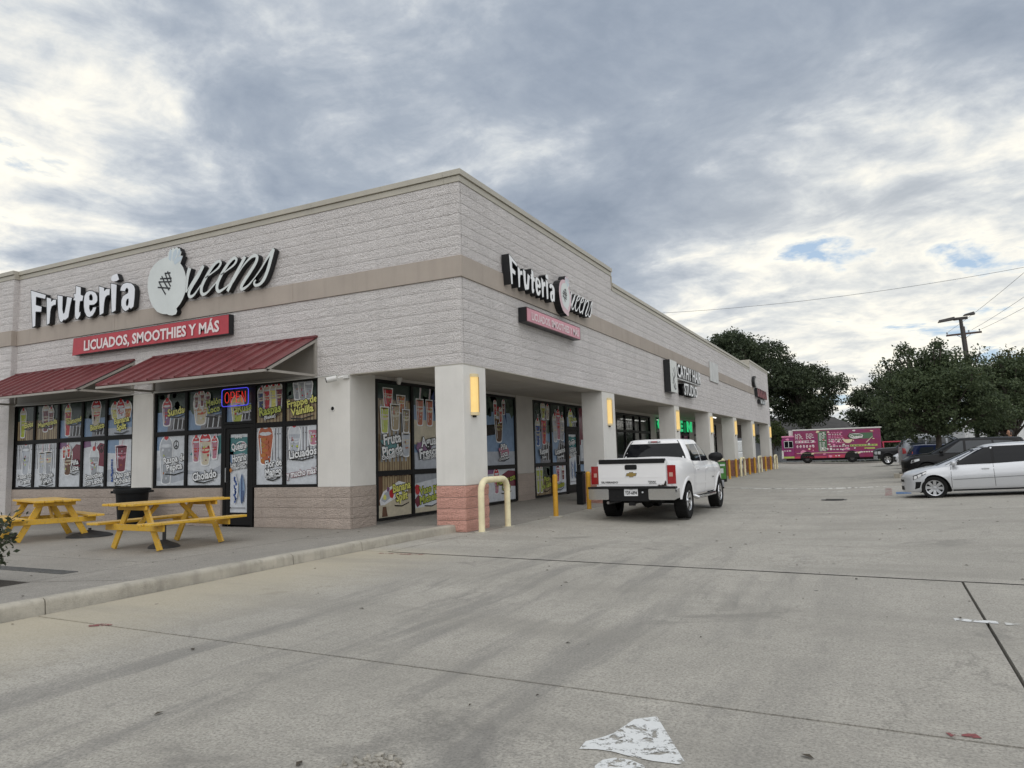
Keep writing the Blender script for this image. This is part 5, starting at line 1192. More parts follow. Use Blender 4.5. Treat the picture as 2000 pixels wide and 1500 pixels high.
# ================================================================== vehicles
def interp(tab, x):
    if x <= tab[0][0]: return tab[0][1]
    for (a, va), (b, vb) in zip(tab, tab[1:]):
        if x <= b: t = (x-a)/(b-a); return va+(vb-va)*t
    return tab[-1][1]
def smooth_interp(tab, x):
    """monotone-ish cubic through the table"""
    n = len(tab)
    if x <= tab[0][0]: return tab[0][1]
    if x >= tab[-1][0]: return tab[-1][1]
    for i in range(n-1):
        a, b = tab[i], tab[i+1]
        if x <= b[0]:
            h = b[0]-a[0]; t = (x-a[0])/h; s = (b[1]-a[1])/h
            sl = (a[1]-tab[i-1][1])/(a[0]-tab[i-1][0]) if i > 0 else s; sr = (tab[i+2][1]-b[1])/(tab[i+2][0]-b[0]) if i < n-2 else s
            m0 = 0 if sl*s <= 0 else min(abs(sl+s)/2, 2*abs(s))*(1 if s > 0 else -1); m1 = 0 if sr*s <= 0 else min(abs(sr+s)/2, 2*abs(s))*(1 if s > 0 else -1)
            return a[1]*(2*t**3-3*t*t+1)+h*m0*(t**3-2*t*t+t)+b[1]*(-2*t**3+3*t*t)+h*m1*(t**3-t*t)
M_TYRE = mat('tyre', (.012, .012, .012), .85, spec=.2, var=.2, vscale=12, bump=.3, bscale=60)
M_LINER = mat('wheel_well', (.008, .008, .008), .9)
M_CHROME = mat('chrome', (.62, .63, .65), .14, 1.0)
M_RIM = mat('alloy', (.50, .51, .53), .30, .8)
M_CGL = mat('car_glass', (.008, .009, .011), .03, spec=.22)
M_LAMP = mat('lamp_clear', (.50, .52, .54), .10, coat=.6, spec=.6)
M_LAMPD = mat('lamp_dark', (.05, .05, .055), .12, coat=.5)
M_TAIL = mat('tail_red', (.30, .012, .016), .12, coat=.7)
M_ORNG = mat('tail_orange', (.62, .07, .03), .15, coat=.6)
M_TRIM = mat('black_trim', (.012, .012, .013), .5, spec=.2)
M_SEAM = mat('panel_gap', (.02, .02, .022), .7)
def paint(name, col, metal=0.0): return mat(name, col, .30, metal, coat=.5 if sum(col) > .3 else .16, spec=.3 if sum(col) > .3 else .15)
class Car:
    def __init__(s, root, S): s.t = root; s.S = S; s.W = S['W']/2
    def w(s, x):
        S = s.S; a = S['xf'] if x > 0 else -S['xr']; k = max(0, (abs(x)-a*.52)/(a*.48)); return s.W*(1-.13*k**2.6)
    def zs(s, x): return smooth_interp(s.S['zs'], x)
    def prof(s, zn): return smooth_interp(s.S.get('prof', [(0, .925), (.12, .965), (.42, 1.0), (.68, .992), (.80, .975), (1, .925)]), zn)
    def D(s, x, y, z):
        S = s.S; e = S['xf'] if x > 0 else -S['xr']; k = max(0, (abs(x)-e*.62)/(e*.38)); b = S.get('bow', (.22, .16))[0 if x > 0 else 1]
        return Vector((x-math.copysign(1, x)*b*min(1, k)**1.5*(abs(y)/s.W)**2.4, y, z))
    def side(s, x, z, sd=1, off=0.0):
        z0 = s.S['zl']; zn = min(1, max(0, (z-z0)/(s.zs(x)-z0))); y = s.w(x)*s.prof(zn)+off; return s.D(x, sd*y, z)
    def end(s, y, z, front=True, off=0.0):
        S = s.S; x = S['xf']+off if front else S['xr']-off; p = s.D(x, y, z); return p
    def zlow(s, x):
        S = s.S; z = S['zl']
        for xa in S['ax']:
            ra = S['ra']
            if abs(x-xa) < ra: z = max(z, S['r']*.98+math.sqrt(ra*ra-(x-xa)**2))
        return z
    def body(s, m, name='body'):
        S = s.S; xs = set(np.linspace(S['xr'], S['xf'], 44))
        for xa in S['ax']:
            h = math.sqrt(max(0, S['ra']**2-(S['zl']-S['r']*.98)**2)) if abs(S['zl']-S['r']*.98) < S['ra'] else S['ra']
            for k in range(17): xs.add(xa-h*math.cos(math.pi*k/16)*.9995)
        for b in S.get('breaks', []): xs |= {b-.004, b+.004}
        xs = sorted(xs); xs = [x for i, x in enumerate(xs) if i == 0 or x-xs[i-1] > .003]
        R_ = 12; mb = MB(); ring = None; rows = []
        for x in xs:
            zl = s.zlow(x); zt = s.zs(x); sec = []
            for j in range(R_+1):
                z = zl+(zt-zl)*j/R_; sec.append((s.w(x)*s.prof((z-S['zl'])/(zt-S['zl'])), z))
            wd = sec[-1][0]; cr = S.get('crown', .035)
            dk = S['deck'](x) if 'deck' in S and S['deck'](x) else [(.97, .012*1), (.90, .03), (.70, .5*cr+.03), (.40, .85*cr+.03), (0, cr+.03)]
            up = sec+[(wd*f, zt+d_) for f, d_ in dk]
            full = up+[(-y, z) for y, z in up[-2::-1]]
            rows.append([s.D(x, y, z) for y, z in full])
        n = len(rows[0])
        for r in rows: mb.v += [tuple(p) for p in r]
        for i in range(len(rows)-1):
            for j in range(n-1): mb.f.append((i*n+j, i*n+j+1, (i+1)*n+j+1, (i+1)*n+j)); mb.m.append(0)
        for i, r in ((0, rows[0]), (len(rows)-1, rows[-1])):
            x = xs[i]; half = n//2
            for j in range(half):
                a, b = r[j], r[j+1]; zA, zB = a.z, b.z; K = 8
                for k in range(K):
                    f0, f1 = 1-2*k/K, 1-2*(k+1)/K
                    q = [s.D(x, a.y*f0, zA), s.D(x, a.y*f1, zA), s.D(x, b.y*f1, zB), s.D(x, b.y*f0, zB)]
                    mb.add(q if i == 0 else q[::-1], [(0, 1, 2, 3)])
        o = mb.build(name, m, s.t, smooth=True, recalc=True)
        lb = MB(); lb.box(S['xr']+.35, S['xf']-.60, -s.W+.24, s.W-.24, S['zl']+.0, min(s.zs(0), S['zl']+.35)); lb.build('underbody', M_LINER, s.t)
        return o
    # greenhouse
    def gdim(s, t):
        g = s.S['g']; z = g['z0']+(g['z1']-g['z0'])*t
        return z, smooth_interp(g['xf'], t), smooth_interp(g['xr'], t), smooth_interp(g['w'], t)
    def gpt(s, x, t, sd=1, off=0.0):
        z, xf, xr, w_ = s.gdim(t); c, h = (xf+xr)/2, (xf-xr)/2; n = s.S['g'].get('n', 7)
        X = min(1, abs((x-c)/h)); return Vector((x, sd*(w_*(1-X**n)**(1/n)+off), z))
    def gend(s, f, t, front=True, off=0.0):
        z, xf, xr, w_ = s.gdim(t); c, h = (xf+xr)/2, (xf-xr)/2; n = s.S['g'].get('n', 7)
        e = h*(1-min(1, abs(f))**n)**(1/n)+off; cv = s.S['g'].get('bow', .10)*(1-f*f) if front else s.S['g'].get('rbow', .05)*(1-f*f)
        return Vector((c+e+cv*1.0 if front else c-e-cv, f*w_, z+off*.5))
    def green(s, m, name='cabin'):
        mb = MB(); T = [0, .12, .3, .5, .7, .85, .95, 1.0]; N = 48; g = s.S['g']
        for t in T+[1.04, 1.06]:
            tt = min(1, t); z, xf, xr, w_ = s.gdim(tt); c, h = (xf+xr)/2, (xf-xr)/2; n = g.get('n', 7); sh = 1.0 if t <= 1 else (.90 if t < 1.05 else .6)
            zz = z if t <= 1 else z+(.028 if t < 1.05 else .05)*g.get('roof', 1)
            for k in range(N):
                a = 2*math.pi*(k+.5)/N; ca, sa = math.cos(a), math.sin(a)
                X = math.copysign(abs(ca)**(2/n), ca); Y = math.copysign(abs(sa)**(2/n), sa)
                bw = (g.get('bow', .10) if ca > 0 else -g.get('rbow', .05))*(1-Y*Y)*abs(X)
                mb.v.append((c+h*X*(sh if t > 1 else 1)+bw*(sh if t > 1 else 1), w_*Y*sh, zz))
        L = len(T)+2
        for i in range(L-1):
            for k in range(N): a = i*N+k; b = i*N+(k+1) % N; mb.f.append((a, b, b+N, a+N)); mb.m.append(0)
        mb.f.append(tuple((L-1)*N+k for k in range(N))); mb.m.append(0)
        return mb.build(name, m, s.t, smooth=True)
    def gl_side(s, quads, sd, m=None, off=.004, name='side_window'):
        for q in quads:
            mb = MB(); c = q if sd < 0 else [q[1], q[0], q[3], q[2]]
            mb.patch(lambda a, b: s.gpt(a, b, sd, off), c, 8, 4); mb.build(name, m or M_CGL, s.t, smooth=True)
    def gl_end(s, f0, f1, t0, t1, front, name, m=None, off=.005):
        mb = MB(); c = [(-f0, t0), (f0, t0), (f1, t1), (-f1, t1)]
        if not front: c = [c[1], c[0], c[3], c[2]]
        mb.patch(lambda a, b: s.gend(a, b, front, off), c, 12, 5); mb.build(name, m or M_CGL, s.t, smooth=True)
    def sp(s, quads, sd, m, name, off=.004, parent=None, nu=6, nv=4):
        mb = MB()
        for q in quads:
            c = q if sd < 0 else [q[1], q[0], q[3], q[2]]; mb.patch(lambda a, b: s.side(a, b, sd, off), c, nu, nv)
        return mb.build(name, m, parent or s.t, smooth=True)
    def ep(s, quads, front, m, name, off=.006, parent=None, nu=8, nv=4):
        mb = MB()
        for q in quads:
            c = [q[1], q[0], q[3], q[2]] if not front else q; mb.patch(lambda a, b: s.end(a, b, front, off), c, nu, nv)
        return mb.build(name, m, parent or s.t, smooth=True)
    def seam(s, x0, x1, sd, z0=None, z1=None, wd=.010):
        S = s.S; z0 = z0 if z0 is not None else S['zl']+.04; mb = MB()
        mb.patch(lambda a, b: s.side(a, b, sd, .0015), [(x0-wd/2, z0), (x0+wd/2, z0), (x1+wd/2, z1 if z1 else s.zs(x1)-.005), (x1-wd/2, z1 if z1 else s.zs(x1)-.005)], 1, 8); return mb
    def seams(s, xs, sd):
        mb = MB()
        for x0, x1 in xs: q = s.seam(x0, x1, sd); mb.add(q.v, q.f)
        mb.build('door_gap', M_SEAM, s.t)
    def handle(s, x, z, sd, m):
        p = s.side(x, z, sd, .012); mb = MB(); mb.obox(p, (.17, .028, .032)); mb.build('door_handle', m, s.t, bevel=.008)
    def mirror(s, x, z, sd, m, big=1.0):
        p = s.side(x, z, sd, 0); mb = MB()
        prof = [(0, -.13), (.05, -.12), (.085, -.075), (.10, -.01), (.098, .05), (.075, .10), (.03, .125), (0, .128)]
        M = Matrix.Translation((x, p.y+sd*.15, z+.06)) @ Matrix.Rotation(rad(90), 4, 'X') @ Matrix.Scale(.82, 4, (0, 1, 0)) @ Matrix.Scale(big, 4) @ Matrix.Scale(.8, 4, (1, 0, 0))
        mb.lathe(prof, 16, M, close=False); o = mb.build('mirror', m, s.t, smooth=True)
        mb = MB(); mb.beam((x+.02, p.y-sd*.02, z-.0), (x, p.y+sd*.10, z+.05), .05, .04); mb.build('mirror_arm', M_TRIM, o)
    def wheels(s, wd=.21, spokes=8, rim=.66, rim_m=None, chunky=False):
        S = s.S; r = S['r']; rm = rim_m or M_RIM
        T = MB(); prof = [(r*rim, -wd*.42), (r*.80, -wd*.5), (r*.94, -wd*.5), (r*.985, -wd*.40), (r, -wd*.25), (r, wd*.25), (r*.985, wd*.40), (r*.94, wd*.5), (r*.80, wd*.5), (r*rim, wd*.42)]
        T.lathe(prof, 40, close=False)
        if chunky:
            for k in range(30):
                for sg in (-1, 1):
                    a = 2*math.pi*(k+(.25 if sg > 0 else 0))/30; T.obox((r*.985*math.cos(a), r*.985*math.sin(a), sg*wd*.33), (r*.05, r*.11, wd*.28), Matrix.Rotation(a, 3, 'Z'))
        tm = T.mesh('wheel', M_TYRE, smooth=True)
        Rm = MB(); rr = r*rim
        Rm.lathe([(rr, wd*.42), (rr*.97, wd*.46), (rr*.90, wd*.42), (rr*.88, wd*.05), (0, wd*.05)], 36, close=False, mi=1)
        Rm.lathe([(rr*1.0, wd*.43), (rr*.985, wd*.47), (rr*.90, wd*.44), (rr*.885, wd*.36)], 36, close=False, mi=0)
        for k in range(spokes):
            a = 2*math.pi*k/spokes; M = Matrix.Rotation(a, 3, 'Z'); wi, wo = rr*.13*(8/spokes)**.5, rr*.19*(8/spokes)**.6
            vs = [(rr*.12, -wi, wd*.34), (rr*.12, wi, wd*.34), (rr*.92, wo, wd*.42), (rr*.92, -wo, wd*.42)]; q = [tuple(M @ Vector(p)) for p in vs]+[tuple(M @ Vector((p[0], p[1]*.9, p[2]-wd*.12))) for p in vs]
            Rm.add(q, [(0, 3, 2, 1), (0, 1, 5, 4), (1, 2, 6, 5), (2, 3, 7, 6), (3, 0, 4, 7)], 0)
        Rm.lathe([(rr*.22, wd*.30), (rr*.20, wd*.43), (0, wd*.45)], 18, close=False, mi=0)
        for k in range(5): a = 2*math.pi*k/5; Rm.lathe([(rr*.03, wd*.40), (rr*.03, wd*.455), (0, wd*.455)], 6, Matrix.Translation((rr*.28*math.cos(a), rr*.28*math.sin(a), 0)), mi=1, close=False)
        rme = Rm.mesh('rim', [rm, M_TRIM], smooth=True)
        for xa in S['ax']:
            for sd in (-1, 1):
                o = bpy.data.objects.new('wheel', tm); COL.objects.link(o); o.parent = s.t; o.location = (xa, sd*(s.W-wd/2-S.get('inset', .015)), r); o.rotation_euler = (-sd*math.pi/2, .3, 0) if sd < 0 else (-math.pi/2, .7, 0)
                c = bpy.data.objects.new('rim', rme); COL.objects.link(c); c.parent = o
        mb = MB()
        for xa in S['ax']: mb.box(xa-S['ra']*.99, xa+S['ra']*.99, -s.W+wd+.03, s.W-wd-.03, S['zl']-.02, S['r']+S['ra']*.9)
        mb.build('wheel_well', M_LINER, s.t)
def place(t, sc, roll=0.0, pitch=0.0):
    t.scale = (sc, sc, sc); t.rotation_euler = (roll, pitch, t.rotation_euler[2])
VS = .90
# ---- silver hatchback, nose towards the shops
t = thing('silver_hatchback', 'silver hatchback parked nearest the camera on the right, nose towards the shops', 'car', (8.92, 10.02, .03), math.pi-rad(5), 'cars parked in the right-hand bays')
S = dict(W=1.73, xf=2.12, xr=-1.96, zl=.20, r=.315, ra=.375, ax=(1.29, -1.29), crown=.05, bow=(.42, .22),
 zs=[(-1.96, .90), (-1.88, 1.00), (-1.4, .985), (-.6, .955), (.2, .925), (.8, .905), (1.15, .875), (1.55, .815), (1.85, .745), (2.04, .665), (2.12, .57)],
 prof=[(0, .90), (.08, .955), (.30, .985), (.55, 1.0), (.72, .985), (.86, .965), (1, .90)],
 g=dict(z0=.90, z1=1.425, xf=[(0, 1.28), (.3, .90), (.6, .55), (.85, .26), (1, .02)], xr=[(0, -1.93), (.4, -1.84), (.8, -1.68), (1, -1.50)], w=[(0, .79), (.3, .745), (.7, .655), (1, .565)], n=6, bow=.12, rbow=.06))
c = Car(t, S); PS = paint('silver_paint', (.56, .575, .60), .35)
c.body(PS); c.green(PS); c.wheels(.19, 8, .70)
sw = [[(.82, .08), (-.08, .08), (-.08, .90), (.10, .90)], [(-.14, .08), (-1.05, .09), (-.98, .88), (-.14, .90)], [(-1.10, .12), (-1.52, .22), (-1.36, .80), (-1.06, .86)]]
for sd in (-1, 1):
    c.gl_side([[(.90, .045), (-1.56, .08), (-1.40, .90), (.12, .945)]], sd, M_TRIM, .007, 'window_surround'); c.gl_side(sw, sd, None, .013); c.seams([(.88, .86), (-.10, -.10), (-1.06, -1.1)], sd); c.handle(.08, .80, sd, PS); c.handle(-.86, .83, sd, PS); c.mirror(.78, .93, sd, PS)
    c.sp([[(2.06, .545), (1.50, .715), (1.47, .80), (2.00, .675)]], sd, M_LAMPD, 'headlight', .006)
    c.sp([[(2.03, .565), (1.90, .60), (1.88, .675), (1.99, .655)], [(1.86, .61), (1.70, .66), (1.66, .725), (1.84, .69)], [(1.64, .685), (1.50, .73), (1.485, .775), (1.62, .745)]], sd, mat('lamp_bright', (.70, .71, .72), .2, coat=.5), 'headlight_lens', .010)
    c.sp([[(2.02, .29), (1.82, .33), (1.73, .50), (1.99, .50)]], sd, M_TRIM, 'bumper_vent', .005)
    mb = MB(); mb.patch(lambda a, b: c.side(a, b, sd, .008), [(.84, .52), (-1.0, .565), (-1.0, .58), (.84, .535)] if sd < 0 else [(-1.0, .565), (.84, .52), (.84, .535), (-1.0, .58)], 10, 1); mb.build('side_moulding', mat('silver_dark', (.20, .205, .22), .4, .4), t)
    c.sp([[(.86, .215), (-.9, .215), (-.9, .25), (.86, .25)]], sd, M_TRIM, 'sill', .008)
c.gl_end(.93, .90, .06, .94, True, 'windscreen'); c.gl_end(.86, .8, .25, .9, False, 'rear_window')
c.ep([[(-.48, .50), (.48, .50), (.46, .57), (-.46, .57)]], True, M_TRIM, 'grille', .006); c.ep([[(-.45, .27), (.45, .27), (.42, .38), (-.42, .38)]], True, M_TRIM, 'lower_grille', .006)
place(t, VS, pitch=rad(2.2)); t.scale.z = .86
# ---- black suv
def suv(label, loc, rz, pm, L, spec, group='cars parked in the right-hand bays', tail=M_TAIL, name='suv', rails=False):
    t = thing(name, label, 'car', loc, rz, group); H = spec.get('H', 1.66); k = H/1.66
    S = dict(W=1.84, xf=L/2+.06, xr=-L/2+.06, zl=.28, r=.35, ra=.41, ax=(L/2-.86, -L/2+.96), crown=.05, bow=(.34, .18),
     zs=[(-L/2+.06, .92*k), (-L/2+.14, 1.10*k), (-L*.25, 1.09*k), (0, 1.06*k), (L*.17, 1.04*k), (L*.26, 1.01*k), (L*.38, .96*k), (L*.46, .88*k), (L/2+.06, .72*k)],
     g=dict(z0=1.03*k, z1=1.60*k, xf=[(0, L*.275), (.5, L*.165), (1, L*.05)], xr=[(0, -L/2+.12), (.5, -L/2+.24), (1, -L/2+.42)], w=[(0, .84), (.4, .78), (1, .64)], n=6, bow=.12, rbow=.06))
    c = Car(t, S); c.body(pm); c.green(pm); c.wheels(.22, 5, .68)
    a = L*.22; sw = [[(a*.75, .10), (.02*L, .10), (.02*L, .88), (a*.18, .88)], [(.0, .10), (-.20*L, .10), (-.19*L, .88), (.0, .88)], [(-.215*L, .12), (-.37*L, .25), (-.34*L, .80), (-.205*L, .87)]]
    for sd in (-1, 1):
        c.gl_side(sw, sd, mat('suv_glass', (.030, .036, .042), .06, spec=.45)); c.seams([(.20*L, .19*L), (.01*L, .01*L), (-.21*L, -.23*L)], sd); c.handle(.05*L, .93*k, sd, pm); c.handle(-.16*L, .96*k, sd, pm); c.mirror(.19*L, 1.08*k, sd, pm)
        c.sp([[(L*.475, .70*k), (L*.37, .80*k), (L*.37, .88*k), (L*.46, .82*k)]], sd, M_LAMP, 'headlight', .006); c.sp([[(L*.47, .72*k), (L*.43, .75*k), (L*.43, .84*k), (L*.455, .81*k)]], sd, M_LAMPD, 'headlight_bezel', .009)
        zt = 1.30*k if spec.get('tall') else 1.04*k
        c.sp([[(-L/2+.32, .80*k), (-L/2+.09, .78*k), (-L/2+.12, 1.06*k), (-L/2+.30, 1.04*k)]], sd, tail, 'tail_light', .008)
        if spec.get('tall'):
            mb = MB(); mb.patch(lambda u, v: c.gpt(u, v, sd, .012), ([(-L/2+.30, .0), (-L/2+.16, .0), (-L/2+.24, .38), (-L/2+.32, .40)] if sd < 0 else [(-L/2+.16, .0), (-L/2+.30, .0), (-L/2+.32, .40), (-L/2+.24, .38)]), 3, 4); mb.build('tail_light', tail, t)
        c.sp([[(L*.30, .285), (-.28*L, .285), (-.28*L, .36), (L*.30, .36)]], sd, M_TRIM, 'sill', .006)
        if rails:
            mb = MB(); mb.tube([(L*.02, sd*.60, 1.63*k), (0, sd*.60, 1.68*k), (-L*.30, sd*.60, 1.68*k), (-L*.33, sd*.60, 1.62*k)], .018, 6); mb.build('roof_rail', M_CHROME, t)
    c.gl_end(.93, .90, .06, .92, True, 'windscreen'); c.gl_end(.86, .8, .15, .85, False, 'rear_window')
    c.ep([[(-.60, .52*k), (.60, .52*k), (.66, .76*k), (-.66, .76*k)]], True, M_TRIM, 'grille', .008); c.ep([[(-.7, .34), (.7, .34), (.7, .46), (-.7, .46)]], True, M_TRIM, 'lower_grille', .006)
    c.ep([[(-.26, .62*k), (.26, .62*k), (.26, .74*k), (-.26, .74*k)]], False, mat('plate_white', (.6, .6, .6), .5), 'number_plate', .008)
    place(t, VS); return t
suv('black suv parked behind the silver hatchback, nose towards the shops', (9.22, 18.7, .05), math.pi-rad(4), paint('black_paint', (.008, .008, .009)), 4.35, dict(H=1.64))
suv('dark blue car with tall orange-red rear lamps, parked tail-out beyond the tree', (9.50, 27.6, .02), rad(2), paint('blue_paint', (.012, .022, .075), .2), 4.3, dict(H=1.46, tall=True), tail=M_ORNG, name='blue_car')
suv('silver-grey suv with roof rails parked tail-out past the dark blue car', (9.42, 30.9, .08), rad(2), paint('grey_paint', (.22, .235, .26), .4), 4.7, dict(H=1.92), rails=True)
suv('white car mostly hidden between the grey suv and the dark pickup', (9.25, 36.2, .10), math.pi, paint('white_car_paint', (.62, .63, .65)), 4.5, dict(H=1.44), name='white_car')
# ---- pickups
def pickup(label, loc, rz, pm, group=None, roll=0.0, sc=.885, detail=True, name='pickup_truck'):
    t = thing(name, label, 'pickup truck', loc, rz, group)
    def deck(x): return [(.93, .0), (.925, -.06), (.92, -.40), (.45, -.42), (0, -.42)] if -2.93 < x < -1.24 else None
    S = dict(W=2.0, xf=2.78, xr=-2.98, zl=.50, r=.405, ra=.475, ax=(1.82, -1.82), crown=.06, bow=(.34, .05), deck=deck, breaks=[-2.93, -1.24], inset=.0,
     zs=[(-2.98, 1.345), (-1.25, 1.345), (-1.15, 1.30), (-.4, 1.285), (.5, 1.27), (1.1, 1.255), (1.5, 1.235), (2.2, 1.19), (2.6, 1.12), (2.78, 1.02)],
     prof=[(0, .945), (.10, .97), (.34, .985), (.50, .992), (.62, 1.0), (.75, .995), (.88, .975), (1, .935)],
     g=dict(z0=1.24, z1=1.83, xf=[(0, 1.32), (.5, .88), (1, .42)], xr=[(0, -1.20), (.5, -1.14), (.85, -1.05), (1, -.98)], w=[(0, .90), (.35, .86), (.75, .76), (1, .68)], n=9, bow=.10, rbow=.02, roof=.8))
    c = Car(t, S); c.body(pm); c.green(pm); c.wheels(.285, 6, .58, M_CHROME, chunky=True)
    sw = [[(.95, .10), (.06, .08), (.06, .84), (.48, .86)], [(-.02, .08), (-.98, .10), (-.90, .80), (-.02, .84)]]
    for sd in (-1, 1):
        c.gl_side(sw, sd); c.seams([(1.12, 1.10), (.02, .02), (-1.06, -1.10), (-1.235, -1.235)], sd); c.handle(.20, 1.10, sd, pm); c.handle(-.80, 1.11, sd, pm); c.mirror(.95, 1.32, sd, M_TRIM, 1.45)
        # flared arches
        for xa in S['ax']:
            mb = MB(); R_ = S['ra']
            for k in range(17):
                a = math.pi*(.04+.92*k/16)
                for rr, of in ((R_-.004, .004), (R_+.03, .022), (R_+.085, .012), (R_+.10, -.004)):
                    x = xa-rr*math.cos(a); z = S['r']*.98+rr*math.sin(a); mb.v.append(tuple(c.side(x, min(z, c.zs(x)-.01), sd, of)))
            for k in range(16):
                for j in range(3): q = k*4+j; mb.f.append((q, q+1, q+5, q+4) if sd > 0 else (q, q+4, q+5, q+1)); mb.m.append(0)
            mb.build('wheel_arch', pm, t, smooth=True)
        c.sp([[(.98, .74), (-.98, .74), (-.98, .79), (.98, .79)]], sd, pm, 'body_moulding', .010)
        if detail:
            c.sp([[(-2.76, .84), (-2.975, .84), (-2.975, 1.25), (-2.83, 1.25)]], sd, M_TAIL, 'tail_light', .010, nu=3)
            c.ep([[(sd*.985 if sd < 0 else .80, .84), (-.80 if sd < 0 else .985, .84), (-.80 if sd < 0 else .985, 1.25), (sd*.985 if sd < 0 else .80, 1.25)]], False, M_TAIL, 'tail_light', .010, nu=3)
            c.ep([[(-.92 if sd < 0 else .84, 1.0), (-.84 if sd < 0 else .92, 1.0), (-.84 if sd < 0 else .92, 1.09), (-.92 if sd < 0 else .84, 1.09)]], False, mat('lamp_amberish', (.5, .3, .25), .2), 'reverse_lamp', .014, nu=2)
            # side step
            mb = MB(); y = sd*.99; mb.tube([(1.15, y-sd*.15, .50), (1.05, y, .43), (-.95, y, .43), (-1.05, y-sd*.15, .50)], .045, 10); o = mb.build('side_step', M_CHROME, t, smooth=True)
            mb = MB(); mb.box(-.85, .95, y-.035, y+.035, .463, .478); mb.build('tread', M_TRIM, o)
            mb = MB(); F = frame(c.side(.95, .86, sd, .006), (sd*-1, 0, 0), (0, 0, 1), (0, sd, 0)); put_text(mb, 'SILVERADO', F, 0, 0, .035, .001, 0, .02, .26); mb.build('side_badge', M_SEAM, t)
        else:
            c.sp([[(2.70, .80), (2.45, .80), (2.42, 1.02), (2.66, 1.02)]], sd, M_LAMP, 'headlight', .008)
            c.ep([[(-.95 if sd < 0 else .62, .80), (-.62 if sd < 0 else .95, .80), (-.62 if sd < 0 else .95, 1.02), (-.95 if sd < 0 else .62, 1.02)]], True, M_LAMP, 'headlight', .010, nu=3)
    c.gl_end(.92, .90, .06, .92, True, 'windscreen')
    if detail: c.gl_end(.91, .87, .10, .86, False, 'rear_window', off=.008)
    c.ep([[(-.58, .72), (.58, .72), (.58, 1.04), (-.58, 1.04)]], True, M_TRIM, 'grille', .008)
    mb = MB(); mb.patch(lambda a, b: c.end(a, b, True, .03), [(-.98, .46), (.98, .46), (.98, .70), (-.98, .70)], 10, 3); mb.build('front_bumper', M_CHROME, t, smooth=True)
    c.ep([[(-.60, .90), (.60, .90), (.60, .94), (-.60, .94)]], True, M_CHROME, 'grille_bar', .016)
    if not detail: place(t, sc, roll); return t
    # tailgate (local frame: u to the truck's right seen from behind = -y)
    G = frame((-2.985, 0, 0), (0, -1, 0), (0, 0, 1), (-1, 0, 0))
    def rr(u0, u1, v0, v1, q=.03, n=3):
        P = []
        for cx, cy, a0 in ((u1-q, v0+q, -90), (u1-q, v1-q, 0), (u0+q, v1-q, 90), (u0+q, v0+q, 180)):
            for k in range(n+1): a = rad(a0+90*k/n); P.append((cx+q*math.cos(a), cy+q*math.sin(a)))
        return P
    mb = MB(); mb.prism(rr(-.785, .785, .80, 1.345, .02), G, .0, .028); tg = mb.build('tailgate', pm, t, bevel=.008)
    mb = MB(); mb.prism([(-.74, .845), (.74, .845), (.76, .86), (-.76, .86)], G, .028, .034); mb.prism([(-.72, .99), (.72, .99), (.70, 1.0), (-.70, 1.0)], G, .028, .033); mb.build('crease', pm, tg)
    mb = MB(); mb.prism(rr(-.765, .765, 1.30, 1.40, .02), G, -.07, .042); mb.build('top_cap', M_TRIM, tg, bevel=.012)
    mb = MB(); mb.prism(rr(-.15, .13, 1.165, 1.275, .03), G, .029, .042); hb = mb.build('tailgate_handle', M_TRIM, tg, bevel=.006)
    # gold bow-tie emblem
    bt = [(-.125, -.032), (-.045, -.032), (-.045, -.052), (.045, -.052), (.045, -.032), (.098, -.032), (.125, .032), (.045, .032), (.045, .052), (-.045, .052), (-.045, .032), (-.098, .032)]
    mb = MB(); mb.prism([(u*1.06-.005, 1.055+v*1.12) for u, v in bt], G, .028, .038, 0); mb.build('emblem_rim', M_CHROME, tg); mb = MB(); mb.prism([(u*.94-.005, 1.055+v*.9) for u, v in bt], G, .038, .044, 0); mb.build('emblem', mat('gold_badge', (.42, .30, .10), .3, .6), tg)
    mb = MB(); put_text(mb, 'SILVERADO', G, -.52, .865+.02, .042, .036, 0, .03, .42, sx=1.3); mb.build('badge_lettering', M_SEAM, tg)
    mb = MB(); put_text(mb, 'TEXAS', G, .46, .895, .034, .036, 0, .03, .24, sx=1.25); put_text(mb, 'EDITION', G, .48, .856, .024, .036, 0, .02, .22, sx=1.2); mb.build('badge_lettering', M_SEAM, tg)
    mb = MB(); mb.poly([(.66, .80), (.785, .80), (.785, .90), (.765, .915), (.742, .86), (.72, .825)], G, .0345, 0); mb.poly([(.58, .80), (.72, .80), (.70, .835), (.665, .812), (.62, .83)], G, .0350, 0); mb.build('rust_damage', mat('rust_dark', (.03, .022, .018), .9), tg)
    # bumper
    mb = MB()
    for sd in (-1, 1): 
        u0, u1 = (.40, 1.0) if sd > 0 else (-1.0, -.52)
        mb = MB(); mb.prism(rr(u0, u1, .50, .745, .035), G, .0, .13); mb.box(-2.98, -2.72, -u1 if sd > 0 else 1.0-.03, -u1+.03 if sd > 0 else 1.0, .52, .74); mb.build('bumper_corner', M_CHROME, t, smooth=True, bevel=.02)
    mb = MB(); mb.prism([(-.52, .47), (.40, .47), (.40, .74), (-.52, .74)], G, .0, .11); mb.prism(rr(-1.01, 1.01, .742, .79, .015), G, -.02, .15); mb.build('bumper_step', M_TRIM, t, bevel=.01)
    mb = MB(); mb.prism(rr(-.16, .155, .585, .745, .012), G, .112, .12); pl = mb.build('number_plate', mat('plate_paper', (.70, .71, .73), .45), t)
    mb = MB(); put_text(mb, 'TEXAS', G, 0, .725, .018, .1212, 0, .02, .12); put_text(mb, 'YDF-6894', G, 0, .655, .075, .1212, 0, .035, .29, sx=.62); mb.build('plate_lettering', M_SEAM, pl)
